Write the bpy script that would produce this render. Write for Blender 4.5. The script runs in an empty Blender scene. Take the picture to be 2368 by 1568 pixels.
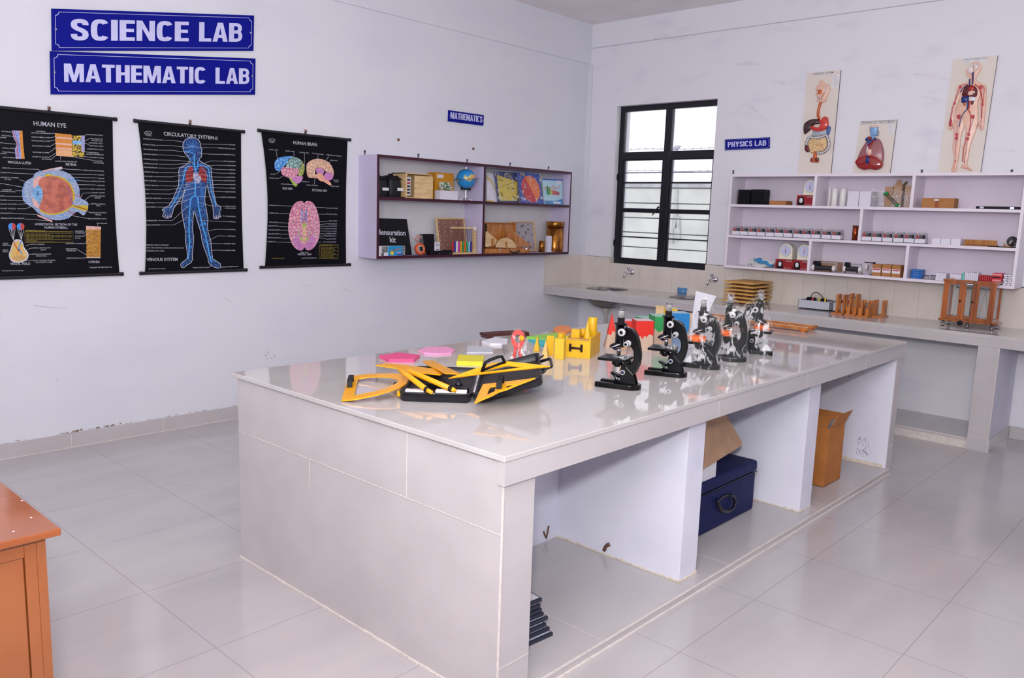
import bpy, bmesh, math, random
from math import sin, cos, pi, radians as RD
from mathutils import Vector as V, Matrix as Mx, Euler
random.seed(7)
scn = bpy.context.scene
COL = scn.collection
# ------------------------------------------------------------------ camera
FPX = 1883.84
CAM = V((5.1611, -6.6312, 1.4898))
YAW, PIT, ROL = -0.7428, -0.1547, 0.0323
_f = V((sin(YAW)*cos(PIT), cos(YAW)*cos(PIT), sin(PIT)))
_r = V((cos(YAW), -sin(YAW), 0)); _u = _r.cross(_f)
CR = cos(ROL)*_r + sin(ROL)*_u; CU = -sin(ROL)*_r + cos(ROL)*_u; CF = _f
cam = bpy.data.cameras.new('camera'); camo = bpy.data.objects.new('camera', cam); COL.objects.link(camo)
cam.sensor_width = 36; cam.lens = FPX/2368*36; cam.clip_start = .05; cam.clip_end = 200
camo.matrix_world = Mx(((CR.x, CU.x, -CF.x, CAM.x), (CR.y, CU.y, -CF.y, CAM.y), (CR.z, CU.z, -CF.z, CAM.z), (0, 0, 0, 1)))
scn.camera = camo
# ------------------------------------------------------------------ light and exposure
scn.view_settings.view_transform = 'Standard'; scn.view_settings.look = 'None'
scn.view_settings.gamma = 1; scn.view_settings.exposure = -0.3
scn.view_settings.use_curve_mapping = False
wd = bpy.data.worlds.new('overcast_sky'); scn.world = wd; wd.use_nodes = True
bg = wd.node_tree.nodes['Background']; bg.inputs[0].default_value = (.93, .95, 1, 1); bg.inputs[1].default_value = 1.9
def area(name, loc, target, size, power, col=(1, 1, 1), sy=None):
    l = bpy.data.lights.new(name, 'AREA'); l.size = size; l.energy = power; l.color = col
    if sy: l.shape = 'RECTANGLE'; l.size_y = sy
    o = bpy.data.objects.new(name, l); COL.objects.link(o); o.location = loc
    o.rotation_euler = (V(target)-V(loc)).to_track_quat('-Z', 'Y').to_euler(); return o
area('camera_flash', (5.2, -6.7, 1.76), (1.2, -2.0, 1.35), .13, 76, (1, 1, 1))
area('ceiling_uplight_fill', (5.0, -6.9, 2.3), (4.4, -5.9, 3.33), 1.4, 158, (1, 1, 1))  # added uplight, out of view, to brighten the ceiling
area('rear_fill', (3.4, -9.2, 1.9), (3.0, -3, 1.2), 3.6, 34, (.97, .98, 1), 1.6)  # added soft fill from behind the camera; the rear wall has no opening
area('side_fill', (8.2, -4.6, 2.0), (2.5, -3.5, 1.0), 4.6, 26, (.97, .98, 1), 1.6)  # added soft fill from the side; no window is built there
area('overhead_fill', (2.5, -2.7, 3.25), (2.5, -2.7, 0), 3.0, 10, (1, 1, 1), 3.0)  # added weak downward fill for the far walls, no fitting behind it
# ------------------------------------------------------------------ measuring helpers: a picture point on a known plane of the room
def PL(p0, n, px, py):
    d = CR*((px-1184)/FPX) + CU*(-(py-784)/FPX) + CF; return CAM + d*((V(p0)-CAM).dot(n)/d.dot(n))
def ray(px, py):
    return CR*((px-1184)/FPX) + CU*(-(py-784)/FPX) + CF
def on(ax, val, px, py):
    d = ray(px, py); i = 'xyz'.index(ax); return CAM + d*((val-CAM[i])/d[i])
def RW(px, py, y=0.): return on('y', y, px, py)
def LW(px, py, x=0.): return on('x', x, px, py)
def TB(px, py, z=.8): return on('z', z, px, py)
# ------------------------------------------------------------------ materials
def lin(c):
    return tuple(((x/255)/12.92 if x/255 <= .04045 else ((x/255+.055)/1.055)**2.4) for x in c) + (1,)
MT = {}
def mat(name, c, rough=.5, metal=0, var=.06, scale=14, bump=0, spec=.5, stretch=None, c2=None, trans=0, alpha=None, coat=0, kind='noise', emis=None, detail=3, ramp=None):
    if name in MT: return MT[name]
    m = bpy.data.materials.new(name); m.use_nodes = True; MT[name] = m
    nt = m.node_tree; N = nt.nodes; L = nt.links; b = N['Principled BSDF']
    c = lin(c)
    tc = N.new('ShaderNodeTexCoord'); mp = N.new('ShaderNodeMapping'); L.new(tc.outputs['Object'], mp.inputs[0])
    if stretch: mp.inputs['Scale'].default_value = stretch
    if kind == 'noise':
        t = N.new('ShaderNodeTexNoise'); t.inputs['Scale'].default_value = scale; t.inputs['Detail'].default_value = detail; fo = t.outputs[0]
    elif kind == 'wave':
        t = N.new('ShaderNodeTexWave'); t.inputs['Scale'].default_value = scale; t.inputs['Distortion'].default_value = 6; t.inputs['Detail'].default_value = 3; t.inputs['Detail Scale'].default_value = 1.2; fo = t.outputs['Fac']
    else:
        t = N.new('ShaderNodeTexVoronoi'); t.feature = 'DISTANCE_TO_EDGE'; t.inputs['Scale'].default_value = scale; fo = t.outputs['Distance']
    L.new(mp.outputs[0], t.inputs['Vector'])
    mx = N.new('ShaderNodeMix'); mx.data_type = 'RGBA'
    c2l = lin(c2) if c2 else tuple(min(1, x*(1-var*2)) for x in c[:3]) + (1,)
    mx.inputs[6].default_value = c; mx.inputs[7].default_value = c2l
    mr = N.new('ShaderNodeMapRange'); lo, hi = ramp or (.35, .7)
    mr.inputs[1].default_value = lo; mr.inputs[2].default_value = hi
    L.new(fo, mr.inputs[0]); L.new(mr.outputs[0], mx.inputs[0]); L.new(mx.outputs[2], b.inputs['Base Color'])
    b.inputs['Roughness'].default_value = rough; b.inputs['Metallic'].default_value = metal
    b.inputs['Specular IOR Level'].default_value = spec
    if trans: b.inputs['Transmission Weight'].default_value = trans
    if alpha is not None: b.inputs['Alpha'].default_value = alpha
    if coat: b.inputs['Coat Weight'].default_value = coat; b.inputs['Coat Roughness'].default_value = .08
    if bump:
        bp = N.new('ShaderNodeBump'); bp.inputs['Strength'].default_value = bump; bp.inputs['Distance'].default_value = .004
        L.new(fo, bp.inputs['Height']); L.new(bp.outputs[0], b.inputs['Normal'])
    return m
# ------------------------------------------------------------------ mesh builder
class MB:
    def __init__(s): s.v = []; s.f = []; s.mi = []; s.sm = []; s.mats = []; s.M = Mx.Identity(4)
    def add(s, vs, fs, m, smooth=False):
        if m not in s.mats: s.mats.append(m)
        k = s.mats.index(m); o = len(s.v); s.v += [s.M @ V(v) for v in vs]
        for f in fs: s.f.append([i+o for i in f]); s.mi.append(k); s.sm.append(smooth)
        return s
    def box(s, x0, x1, y0, y1, z0, z1, m):
        return s.add([(x, y, z) for z in (z0, z1) for y in (y0, y1) for x in (x0, x1)],
                     [(0, 2, 3, 1), (4, 5, 7, 6), (0, 1, 5, 4), (2, 6, 7, 3), (0, 4, 6, 2), (1, 3, 7, 5)], m)
    def hexa(s, b, t, m):      # bottom quad, top quad
        n = len(b); vs = list(b)+list(t)
        return s.add(vs, [tuple(range(n-1, -1, -1)), tuple(range(n, 2*n))] + [(i, (i+1) % n, n+(i+1) % n, n+i) for i in range(n)], m)
    def cone(s, p0, p1, r0, r1, m, n=24, caps=True, smooth=True):
        p0 = V(p0); p1 = V(p1); a = (p1-p0).normalized(); u = a.orthogonal().normalized(); w = a.cross(u)
        vs = []
        for p, r in ((p0, r0), (p1, r1)): vs += [p + (u*cos(2*pi*i/n)+w*sin(2*pi*i/n))*r for i in range(n)]
        s.add(vs, [(i, (i+1) % n, n+(i+1) % n, n+i) for i in range(n)], m, smooth)
        if caps: s.add(vs[:n], [tuple(range(n-1, -1, -1))], m); s.add(vs[n:], [tuple(range(n))], m)
        return s
    def cyl(s, p0, p1, r, m, n=24, caps=True): return s.cone(p0, p1, r, r, m, n, caps)
    def lathe(s, prof, m, o=(0, 0, 0), n=32, M=None, smooth=True):
        closed = len(prof) > 2 and prof[0] == prof[-1]
        vs = []; o = V(o); k = len(prof)
        for r, z in prof:
            for i in range(n):
                p = V((r*cos(2*pi*i/n), r*sin(2*pi*i/n), z)); p = (M @ p if M else p) + o; vs.append(p)
        fs = [(j*n+i, j*n+(i+1) % n, (j+1)*n+(i+1) % n, (j+1)*n+i) for j in range(k-1) for i in range(n)]
        if prof[0][0] > 1e-6 and not closed: fs.append(tuple(range(n-1, -1, -1)))
        if prof[-1][0] > 1e-6 and not closed: fs.append(tuple((k-1)*n+i for i in range(n)))
        return s.add(vs, fs, m, smooth)
    def sph(s, c, r, m, n=20, sc=(1, 1, 1)):
        k = n//2; prof = [(max(1e-7, r*sin(pi*j/k)), -r*cos(pi*j/k)) for j in range(k+1)]
        return s.lathe(prof, m, c, n, Mx.Diagonal((sc[0], sc[1], sc[2])))
    def tube(s, path, r, m, n=10, closed=False, flat=1.0):
        path = [V(p) for p in path]; k = len(path); vs = []; u = None
        for i, p in enumerate(path):
            a = path[min(i+1, k-1)]-path[max(i-1, 0)] if not closed else path[(i+1) % k]-path[i-1]
            a.normalize()
            u = a.orthogonal().normalized() if u is None else (u - a*u.dot(a)).normalized()
            w = a.cross(u); rr = r[i] if isinstance(r, (list, tuple)) else r
            vs += [p + (u*cos(2*pi*j/n)+w*sin(2*pi*j/n)*flat)*rr for j in range(n)]
        K = k if closed else k-1
        fs = [((i % k)*n+j, (i % k)*n+(j+1) % n, ((i+1) % k)*n+(j+1) % n, ((i+1) % k)*n+j) for i in range(K) for j in range(n)]
        if not closed: fs += [tuple(range(n-1, -1, -1)), tuple((k-1)*n+j for j in range(n))]
        return s.add(vs, fs, m, True)
    def prism(s, poly, h0, h1, m, fr=None):     # poly in a frame (origin, xdir, ydir); extruded along the normal
        o, a, b = fr or (V((0, 0, 0)), V((1, 0, 0)), V((0, 1, 0))); o = V(o); a = V(a); b = V(b); n = a.cross(b).normalized()
        P = [o + a*x + b*y for x, y in poly]; ar = sum(poly[i-1][0]*poly[i][1]-poly[i][0]*poly[i-1][1] for i in range(len(poly)))
        if ar < 0: P.reverse()
        return s.hexa([p+n*h0 for p in P], [p+n*h1 for p in P], m)
    def ring(s, outer, inner, h0, h1, m, fr=None):   # flat frame with a hole; the two outlines have the same number of points
        o, a, b = fr or (V((0, 0, 0)), V((1, 0, 0)), V((0, 1, 0))); o = V(o); a = V(a); b = V(b); nn = a.cross(b).normalized(); n = len(outer)
        Q = [[o+a*x+b*y+nn*h for x, y in pl] for h in (h0, h1) for pl in (outer, inner)]; vs = sum(Q, [])
        fs = []
        for i in range(n):
            j = (i+1) % n
            fs += [(i, n+i, n+j, j), (2*n+i, 2*n+j, 3*n+j, 3*n+i), (i, j, 2*n+j, 2*n+i), (n+i, 3*n+i, 3*n+j, n+j)]
        return s.add(vs, fs, m)
    def poly(s, pts, m): return s.add(pts, [tuple(range(len(pts)))], m)
    def build(s, name, parent=None, bevel=0, seg=2, loc=None, sub=0, solid=0):
        me = bpy.data.meshes.new(name); me.from_pydata([tuple(v) for v in s.v], [], s.f); me.update()
        for m in s.mats: me.materials.append(m)
        me.polygons.foreach_set('material_index', s.mi); me.polygons.foreach_set('use_smooth', s.sm)
        o = bpy.data.objects.new(name, me); COL.objects.link(o)
        if parent: o.parent = parent
        if loc is not None: o.location = loc
        if solid: md = o.modifiers.new('solid', 'SOLIDIFY'); md.thickness = solid; md.offset = 0
        if bevel:
            md = o.modifiers.new('bevel', 'BEVEL'); md.width = bevel; md.segments = seg; md.limit_method = 'ANGLE'; md.angle_limit = RD(40)
        if sub: md = o.modifiers.new('sub', 'SUBSURF'); md.levels = md.render_levels = sub
        return o
def tag(o, label=None, cat=None, group=None, kind=None):
    for k, v in (('label', label), ('category', cat), ('group', group), ('kind', kind)):
        if v: o[k] = v
    return o
def thing(name, label, cat, loc=(0, 0, 0), rz=0, group=None, rot=None):
    o = bpy.data.objects.new(name, None); COL.objects.link(o); o.location = loc; o.empty_display_size = .05
    o.rotation_euler = rot or (0, 0, rz); return tag(o, label, cat, group)
def kids(o): return [c for c in COL.objects if c.parent == o]
def dup(o, loc=None, label=None, rz=None, parent=None, top=True):
    c = o.copy(); COL.objects.link(c)
    if parent: c.parent = parent
    for ch in kids(o): dup(ch, parent=c, top=False)
    if top:
        if loc is not None: c.location = loc
        if rz is not None: c.rotation_euler = (0, 0, rz)
        if label: c['label'] = label
    return c
def smooth(P, closed=True, k=5):
    n = len(P); out = []
    for i in range(n if closed else n-1):
        g = (lambda j: V(P[j % n])) if closed else (lambda j: V(P[max(0, min(n-1, j))]))
        a, b, c, d = g(i-1), g(i), g(i+1), g(i+2)
        for q in range(k):
            t = q/k; out.append(tuple(.5*((2*b)+(c-a)*t+(2*a-5*b+4*c-d)*t*t+(3*b-a-3*c+d)*t**3)))
    if not closed: out.append(tuple(P[-1]))
    return out
# ------------------------------------------------------------------ lettering
_tx = {}
def glyphs(s, bold=0):
    if (s, bold) in _tx: return _tx[(s, bold)]
    cu = bpy.data.curves.new('t', 'FONT'); cu.body = s; cu.size = 1; cu.offset = bold; cu.resolution_u = 3
    ob = bpy.data.objects.new('t', cu); me = bpy.data.meshes.new_from_object(ob)
    vs = [v.co.copy() for v in me.vertices]; fs = [tuple(p.vertices) for p in me.polygons]
    bpy.data.objects.remove(ob); bpy.data.curves.remove(cu); bpy.data.meshes.remove(me)
    x0 = min(v.x for v in vs); x1 = max(v.x for v in vs)
    _tx[(s, bold)] = (vs, fs, x0, x1); return _tx[(s, bold)]
def text(mb, s, p0, p1, h, nrm, m, bold=0, lift=0, cap=.70):
    """letters of cap height h from p0 to p1 on a surface with normal nrm"""
    vs, fs, x0, x1 = glyphs(s, bold); p0 = V(p0); p1 = V(p1); nrm = V(nrm).normalized()
    a = (p1-p0); L = a.length; a.normalize(); up = nrm.cross(a); sx = L/(x1-x0); sy = h/cap
    mb.add([p0 + a*((v.x-x0)*sx) + up*(v.y*sy) + nrm*lift for v in vs], fs, m)
# ================================================================== materials of the room
def wall_mat(name, base, smear, sc, amt, dirt_z=None):
    m = mat(name, base, .62, c2=smear, scale=sc, ramp=amt, stretch=(1, 1, 2.2) if dirt_z is None else (1, 1, 1.2), bump=.12, spec=.3, detail=6)
    return m
M_wl = wall_mat('painted_plaster_left', (222, 222, 231), (215, 215, 226), 1.4, (.45, .8))
M_wr = wall_mat('painted_plaster_smeared', (228, 227, 235), (207, 206, 220), 2.6, (.56, .9))
M_ceil = mat('ceiling_paint', (246, 241, 242), .7, c2=(238, 232, 235), scale=3, spec=.2)
M_white = mat('white_plaster', (227, 226, 240), .6, c2=(214, 214, 230), scale=5, ramp=(.45, .8), spec=.3, bump=.1, detail=5)
def tile_mat(name, c, c2, sx, sy, ox, oy, axes, joint=(205, 196, 196), w=.0022, rough=.07):
    """polished vitrified tile with a procedural joint grid on two object axes"""
    m = bpy.data.materials.new(name); m.use_nodes = True; nt = m.node_tree; N = nt.nodes; L = nt.links; b = N['Principled BSDF']
    tc = N.new('ShaderNodeTexCoord'); sp = N.new('ShaderNodeSeparateXYZ'); L.new(tc.outputs['Object'], sp.inputs[0])
    def grid(axis, size, off):
        a = N.new('ShaderNodeMath'); a.operation = 'SUBTRACT'; a.inputs[1].default_value = off; L.new(sp.outputs[axis], a.inputs[0])
        p = N.new('ShaderNodeMath'); p.operation = 'PINGPONG'; p.inputs[1].default_value = size/2; L.new(a.outputs[0], p.inputs[0])
        q = N.new('ShaderNodeMath'); q.operation = 'LESS_THAN'; q.inputs[1].default_value = w/2; L.new(p.outputs[0], q.inputs[0]); return q
    g = []
    if sx: g.append(grid(axes[0], sx, ox))
    if sy: g.append(grid(axes[1], sy, oy))
    if len(g) == 2:
        mx_ = N.new('ShaderNodeMath'); mx_.operation = 'MAXIMUM'; L.new(g[0].outputs[0], mx_.inputs[0]); L.new(g[1].outputs[0], mx_.inputs[1]); gf = mx_.outputs[0]
    else: gf = g[0].outputs[0] if g else None
    mp = N.new('ShaderNodeMapping'); mp.inputs['Scale'].default_value = (1, .35, 1); L.new(tc.outputs['Object'], mp.inputs[0])
    t = N.new('ShaderNodeTexNoise'); t.inputs['Scale'].default_value = 6; t.inputs['Detail'].default_value = 8; L.new(mp.outputs[0], t.inputs[0])
    r = N.new('ShaderNodeMapRange'); r.inputs[1].default_value = .35; r.inputs[2].default_value = .7; L.new(t.outputs[0], r.inputs[0])
    mx = N.new('ShaderNodeMix'); mx.data_type = 'RGBA'; mx.inputs[6].default_value = lin(c); mx.inputs[7].default_value = lin(c2); L.new(r.outputs[0], mx.inputs[0])
    out = mx.outputs[2]
    if gf:
        m2 = N.new('ShaderNodeMix'); m2.data_type = 'RGBA'; L.new(gf, m2.inputs[0]); L.new(out, m2.inputs[6]); m2.inputs[7].default_value = lin(joint); out = m2.outputs[2]
    L.new(out, b.inputs['Base Color']); b.inputs['Roughness'].default_value = rough; b.inputs['Specular IOR Level'].default_value = .55
    MT[name] = m; return m
M_floor = tile_mat('polished_floor_tile', (191, 185, 187), (184, 178, 181), .5605, .5605, .475, -4.84, (0, 1), (158, 150, 155), .003, .13)
M_top = tile_mat('polished_tabletop_tile', (198, 193, 193), (190, 185, 186), 0, 0, 0, 0, (0, 1), rough=.045)
M_tile = tile_mat('grey_beige_tile', (194, 188, 190), (187, 181, 183), 0, 0, 0, 0, (0, 2), rough=.16)
M_back = tile_mat('cream_backsplash_tile', (222, 213, 205), (214, 204, 197), .1805, 0, .003, 0, (0, 2), (188, 178, 170), .003, .2)
M_backL = tile_mat('cream_backsplash_tile_side', (222, 213, 205), (214, 204, 197), .19, 0, -.001, 0, (1, 2), (188, 178, 170), .003, .2)
M_grout = mat('white_cement_grout', (222, 212, 208), .8, scale=60, var=.08)
M_dirt = mat('old_dirt_stain', (150, 125, 105), .9, scale=60, var=.2)
M_mud = mat('termite_mud_brown', (120, 82, 68), .9, scale=80, var=.2)
def film_mat(name, col=(.92, .92, .95), base=.05, peak=.75, sc=26, st=(1, 1, 1), lo=.56, hi=.74):
    m = bpy.data.materials.new(name); m.use_nodes = True; nt = m.node_tree; N = nt.nodes; L = nt.links; b = N['Principled BSDF']; out = N['Material Output']
    b.inputs['Base Color'].default_value = col+(1,); b.inputs['Roughness'].default_value = .18; b.inputs['Specular IOR Level'].default_value = 1
    tr = N.new('ShaderNodeBsdfTransparent'); mx = N.new('ShaderNodeMixShader'); tc = N.new('ShaderNodeTexCoord'); mp = N.new('ShaderNodeMapping'); mp.inputs['Scale'].default_value = st
    t = N.new('ShaderNodeTexNoise'); t.inputs['Scale'].default_value = sc; t.inputs['Detail'].default_value = 2; t.inputs['Distortion'].default_value = 1.2
    r = N.new('ShaderNodeMapRange'); r.inputs[1].default_value = lo; r.inputs[2].default_value = hi; r.inputs[3].default_value = base; r.inputs[4].default_value = peak  # noise streaks of white opacity stand in for highlights on the film
    L.new(tc.outputs['Object'], mp.inputs[0]); L.new(mp.outputs[0], t.inputs[0]); L.new(t.outputs[0], r.inputs[0]); L.new(r.outputs[0], mx.inputs[0]); L.new(tr.outputs[0], mx.inputs[1]); L.new(b.outputs[0], mx.inputs[2]); L.new(mx.outputs[0], out.inputs[0])
    bp = N.new('ShaderNodeBump'); bp.inputs['Strength'].default_value = .8; bp.inputs['Distance'].default_value = .004; L.new(t.outputs[0], bp.inputs['Height']); L.new(bp.outputs[0], b.inputs['Normal'])
    MT[name] = m; return m
M_film = film_mat('crinkled_clear_film'); M_filmc = film_mat('crinkled_clear_cover', base=.03, peak=.75, sc=30, st=(1, 1, .4), lo=.55, hi=.72)
def S(mb, name, **k): return tag(mb.build(name, **k), kind='structure')
HC = 3.326
# floor and ceiling
S(MB().box(-.2, 8.6, -9.6, .2, -.1, 0, M_floor), 'floor')
S(MB().box(-.2, 8.6, -9.6, .3, HC, HC+.1, M_ceil), 'ceiling')
S(MB().box(-.2, 0, -9.6, .0, 0, HC, M_wl), 'wall_left')
wx0, wx1, wz0, wz1 = .355, 1.432, 1.02, 2.532
b = MB(); b.box(-.2, wx0, 0, .23, 0, HC, M_wr); b.box(wx1, 8.6, 0, .23, 0, HC, M_wr); b.box(wx0, wx1, 0, .23, 0, wz0, M_wr); b.box(wx0, wx1, 0, .23, wz1, HC, M_wr)
S(b, 'wall_right')
b = MB(); b.box(8.5, 8.6, -9.5, 0, 0, HC, M_white); S(b, 'wall_side')
b = MB(); b.box(0, 8.5, -9.6, -9.5, 0, HC, M_white); S(b, 'wall_rear')
# plaster band under the ceiling and the slim pipe chase in the corner
b = MB(); b.box(0, .012, -9.5, 0, 2.95, HC, M_wl); S(b, 'trim_1')
b = MB(); b.box(.0, .045, -.02, 0, 1.075, 2.95, M_wl); S(b, 'trim_2')
b = MB(); b.box(0, 6, -.004, 0, 3.1, 3.106, mat('cable_line_grey', (190, 187, 200), .7)); S(b, 'trim_3')
# baseboards
b = MB(); b.box(0, .012, -9.5, -.576, 0, .088, M_tile); b.box(.0, .016, -9.5, -.576, 0, .004, M_grout)
for i in range(16): b.box(.011, .0124, -9.4+i*.56, -9.397+i*.56, 0, .087, M_grout)
S(b, 'baseboard_left')
b = MB(); b.box(3.955, 8.5, -.012, 0, 0, .088, M_tile); S(b, 'baseboard_right')
# dirt line over the baseboard
b = MB()
for i in range(70):
    y = -5.9+random.random()*2.8; w = random.uniform(.004, .03); hh = random.uniform(.001, .005)*(2.4 if -4.95 < y < -4.5 else 1)
    z = .0885+random.uniform(0, .006); b.add([(.0013, y, z), (.0013, y+w, z+.001), (.0013, y+w*.8, z+hh), (.0013, y+w*.2, z+hh*.8)], [(0, 1, 2, 3)], M_dirt)
for (px, py) in [(617, 807), (618, 818), (621, 815), (628, 828), (617, 829), (635, 824), (614, 822), (622, 830), (132, 878)]:
    p = LW(px, py); w = random.uniform(.002, .006)
    b.add([(.0013, p.y-w/2, p.z-w*1.3), (.0013, p.y+w*.3, p.z-w), (.0013, p.y+w/2, p.z+w), (.0013, p.y-w*.2, p.z+w*1.4)], [(0, 1, 2, 3)], M_dirt)
def scratch(pts, w, m, f):
    P = [f(*p) for p in pts]
    for p, q in zip(P, P[1:]):
        b.add([p+V((0, 0, w)), p-V((0, 0, w)), q-V((0, 0, w)), q+V((0, 0, w))], [(0, 1, 2, 3)], m)
M_scr = mat('wall_scuff_grey', (178, 174, 186), .8)
LWs = lambda x, y: LW(x, y, .0015)
scratch([(78, 706), (95, 709), (120, 711), (152, 713)], .0012, M_scr, LWs); scratch([(519, 690), (532, 697), (540, 705)], .0012, M_scr, LWs)
scratch([(792, 668), (806, 671), (818, 680), (822, 688)], .0012, M_scr, LWs); scratch([(700, 662), (712, 660)], .001, M_scr, LWs)
S(b, 'trim_4')
# backsplash
b = MB(); b.box(0, .008, -.591, 0, .789, 1.08, M_backL); S(b, 'trim_5')
b = MB()
b.box(0, wx0, -.008, 0, .789, 1.075, M_back); b.box(wx0, wx1, -.008, 0, .789, wz0, M_back); b.box(wx1, 6, -.008, 0, .789, 1.075, M_back)
b.box(wx0, wx1, 0, .07, wz0-.004, wz0+.001, M_back)
b.box(wx0-.001, wx0+.006, -.008, .07, wz0, 1.075, M_back); b.box(wx1-.006, wx1, -.008, .07, wz0, 1.075, M_back)
S(b, 'trim_6')
b = MB()
for i in range(60):
    x = random.choice([random.uniform(.02, .36), random.uniform(1.44, 1.7)]); w = random.uniform(.01, .03)
    b.box(x, x+w, -.0095, -.002, 1.075, 1.0765+random.random()*.002, M_mud if x > 1.3 else M_scr)
S(b, 'trim_7')
# scuff marks on the right wall
b = MB(); M_sm = mat('wall_smear_blue_grey', (216, 214, 225), .8, c2=(228, 225, 232), scale=22, ramp=(.35, .6))
def smear(f, pts, ws):
    P = [f(*p) for p in pts]; n = len(P); up = V((0, 0, 1)); vs = [P[i]+up*ws[i] for i in range(n)]+[P[i]-up*ws[i] for i in range(n)]
    b.add(vs, [(i, i+1, n+i+1, n+i) for i in range(n-1)], M_sm)
RWs = lambda x, y: RW(x, y, -.0015)
S1 = [([(1508, 92), (1530, 84), (1552, 90)], 9), ([(1540, 96), (1580, 86), (1622, 78)], 5), ([(1600, 74), (1615, 70)], 5), ([(1450, 150), (1458, 156)], 6), ([(1700, 150), (1730, 146), (1760, 150)], 5),
      ([(1776, 184), (1805, 190), (1840, 200)], 4), ([(1716, 240), (1740, 250), (1772, 278)], 4), ([(1785, 378), (1835, 382)], 2.5), ([(2105, 130), (2150, 132)], 3), ([(2100, 170), (2160, 176), (2198, 185)], 5),
      ([(2128, 222), (2160, 228), (2200, 246)], 3), ([(1692, 145), (1700, 150)], 4), ([(2300, 262), (2308, 270)], 4), ([(2290, 346), (2330, 350), (2368, 348)], 3), ([(1375, 240), (1382, 262)], 9), ([(1368, 340), (1370, 350)], 8), ([(1845, 160), (1852, 170)], 3), ([(1480, 210), (1500, 205)], 3), ([(2270, 160), (2290, 150)], 4), ([(1930, 330), (1950, 340)], 5)]
for pts, w in S1: smear(RWs, pts, [w*.0042*(.15 if i in (0, len(pts)-1) else 1) for i in range(len(pts))])
S(b, 'trim_8')
# ------------------------------------------------------------------ window
M_blk = mat('black_enamel_paint', (14, 15, 30), .32, scale=30, var=.15, spec=.5)
M_glass = mat('dusty_window_glass', (225, 230, 246), .02, alpha=.16, spec=.4, scale=8)
fy0, fy1 = .062, .105
b = MB()
b.box(wx0, .41, fy0, fy1, wz0, wz1, M_blk); b.box(1.40, wx1, fy0, fy1, wz0, wz1, M_blk)
b.box(.41, 1.40, fy0, fy1, wz0, 1.066, M_blk); b.box(.41, 1.40, fy0, fy1, 2.481, wz1, M_blk)
b.box(.872, .945, fy0-.004, fy1, 1.066, 2.481, M_blk); b.box(.41, 1.40, fy0-.002, fy1, 2.025, 2.098, M_blk)
wn = S(b, 'window_1', bevel=.003)
def sash(x0, x1, name):
    b = MB(); w = .022
    b.box(x0, x0+w, fy0+.004, fy1-.012, 1.066, 2.025, M_blk); b.box(x1-w*.6, x1, fy0+.004, fy1-.012, 1.066, 2.025, M_blk)
    b.box(x0+w, x1-w*.6, fy0+.004, fy1-.012, 1.522, 1.563, M_blk); b.box(x0+w, x1, fy0+.006, fy1-.012, 1.800, 1.815, M_blk); b.box(x0+w, x1, fy0+.006, fy1-.012, 1.279, 1.291, M_blk)
    b.box(x0+w, x1, fy0+.004, fy1-.012, 1.066, 1.078, M_blk); b.box(x0+w, x1, fy0+.004, fy1-.012, 2.017, 2.025, M_blk)
    return b.build(name, wn, .002)
for x0, x1 in ((.41, .872), (.945, 1.40)):
    s_ = sash(x0, x1, 'casement_sash')
    MB().box(x0+.015, x1-.01, .082, .085, 1.07, 2.02, M_glass).build('glass_pane', s_)
    MB().box(x0, x1, .082, .085, 2.098, 2.481, M_glass).build('glass_pane', wn)
for z in (1.905, 1.76, 1.615, 1.473, 1.331, 1.188): MB().cyl((wx0+.01, .112, z), (wx1-.01, .112, z), .0055, M_blk, 8).build('security_rod', wn)
b = MB(); b.cone((.86, .05, 1.585), (.80, .035, 1.50), .010, .005, M_blk, 8); b.box(.87, .905, .045, .062, 1.55, 1.62, M_blk); b.build('latch_handle', wn, .002)
for z in (1.22, 1.86): MB().cyl((wx0-.004, .055, z-.03), (wx0-.004, .055, z+.03), .010, M_blk, 8).build('hinge', wn)
for z in (1.17, 1.95, ): MB().cyl((wx1-.02, .055, z-.012), (wx1-.02, .055, z+.012), .010, M_blk, 8).build('hinge', wn)
# ------------------------------------------------------------------ outside the window
M_conc = mat('weathered_boundary_plaster', (232, 233, 226), .85, c2=(205, 206, 200), scale=3.2, ramp=(.4, .75), detail=8)
b = MB(); b.box(-6, 3, 2.6, 2.8, -.3, 1.86, M_conc); b.box(-6, 3, 2.58, 2.82, 1.86, 1.925, mat('coping_concrete', (205, 203, 206), .85, c2=(170, 168, 172), scale=9))
M_st = mat('damp_streak_grey', (186, 187, 186), .9, c2=(214, 215, 210), scale=18)
for (x, z0, z1, w) in ((-.52, 1.35, 1.86, .035), (-.47, 1.2, 1.5, .05), (-.55, 1.15, 1.35, .03)):
    b.add([(x-w*.4, 2.578, z1), (x+w*.4, 2.578, z1), (x+w, 2.578, z0), (x-w, 2.578, z0)], [(0, 1, 2, 3)], M_st)
tag(b.build('boundary_wall'), 'weathered pale concrete boundary wall standing outside the window', 'wall')
S(MB().box(-9, 6, .23, 12, -.4, -.3, mat('outdoor_ground', (190, 184, 172), .9)), 'ground_outside')
tag(MB().box(-.865, -.79, 2.86, 2.93, 1.2, 2.30, mat('fence_post_grey', (196, 192, 208), .8)).add([(-.865, 2.86, 2.30), (-.79, 2.86, 2.30), (-.70, 2.86, 2.42), (-.76, 2.86, 2.42), (-.865, 2.93, 2.30), (-.79, 2.93, 2.30), (-.70, 2.93, 2.42), (-.76, 2.93, 2.42)], [(0, 1, 2, 3), (4, 7, 6, 5), (1, 5, 6, 2), (0, 3, 7, 4)], MT['fence_post_grey']).build('fence_post'), 'grey concrete fence post with a bent top behind the boundary wall', 'post')
M_wire = mat('barbed_wire_steel', (150, 150, 165), .5, metal=.5)
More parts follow.
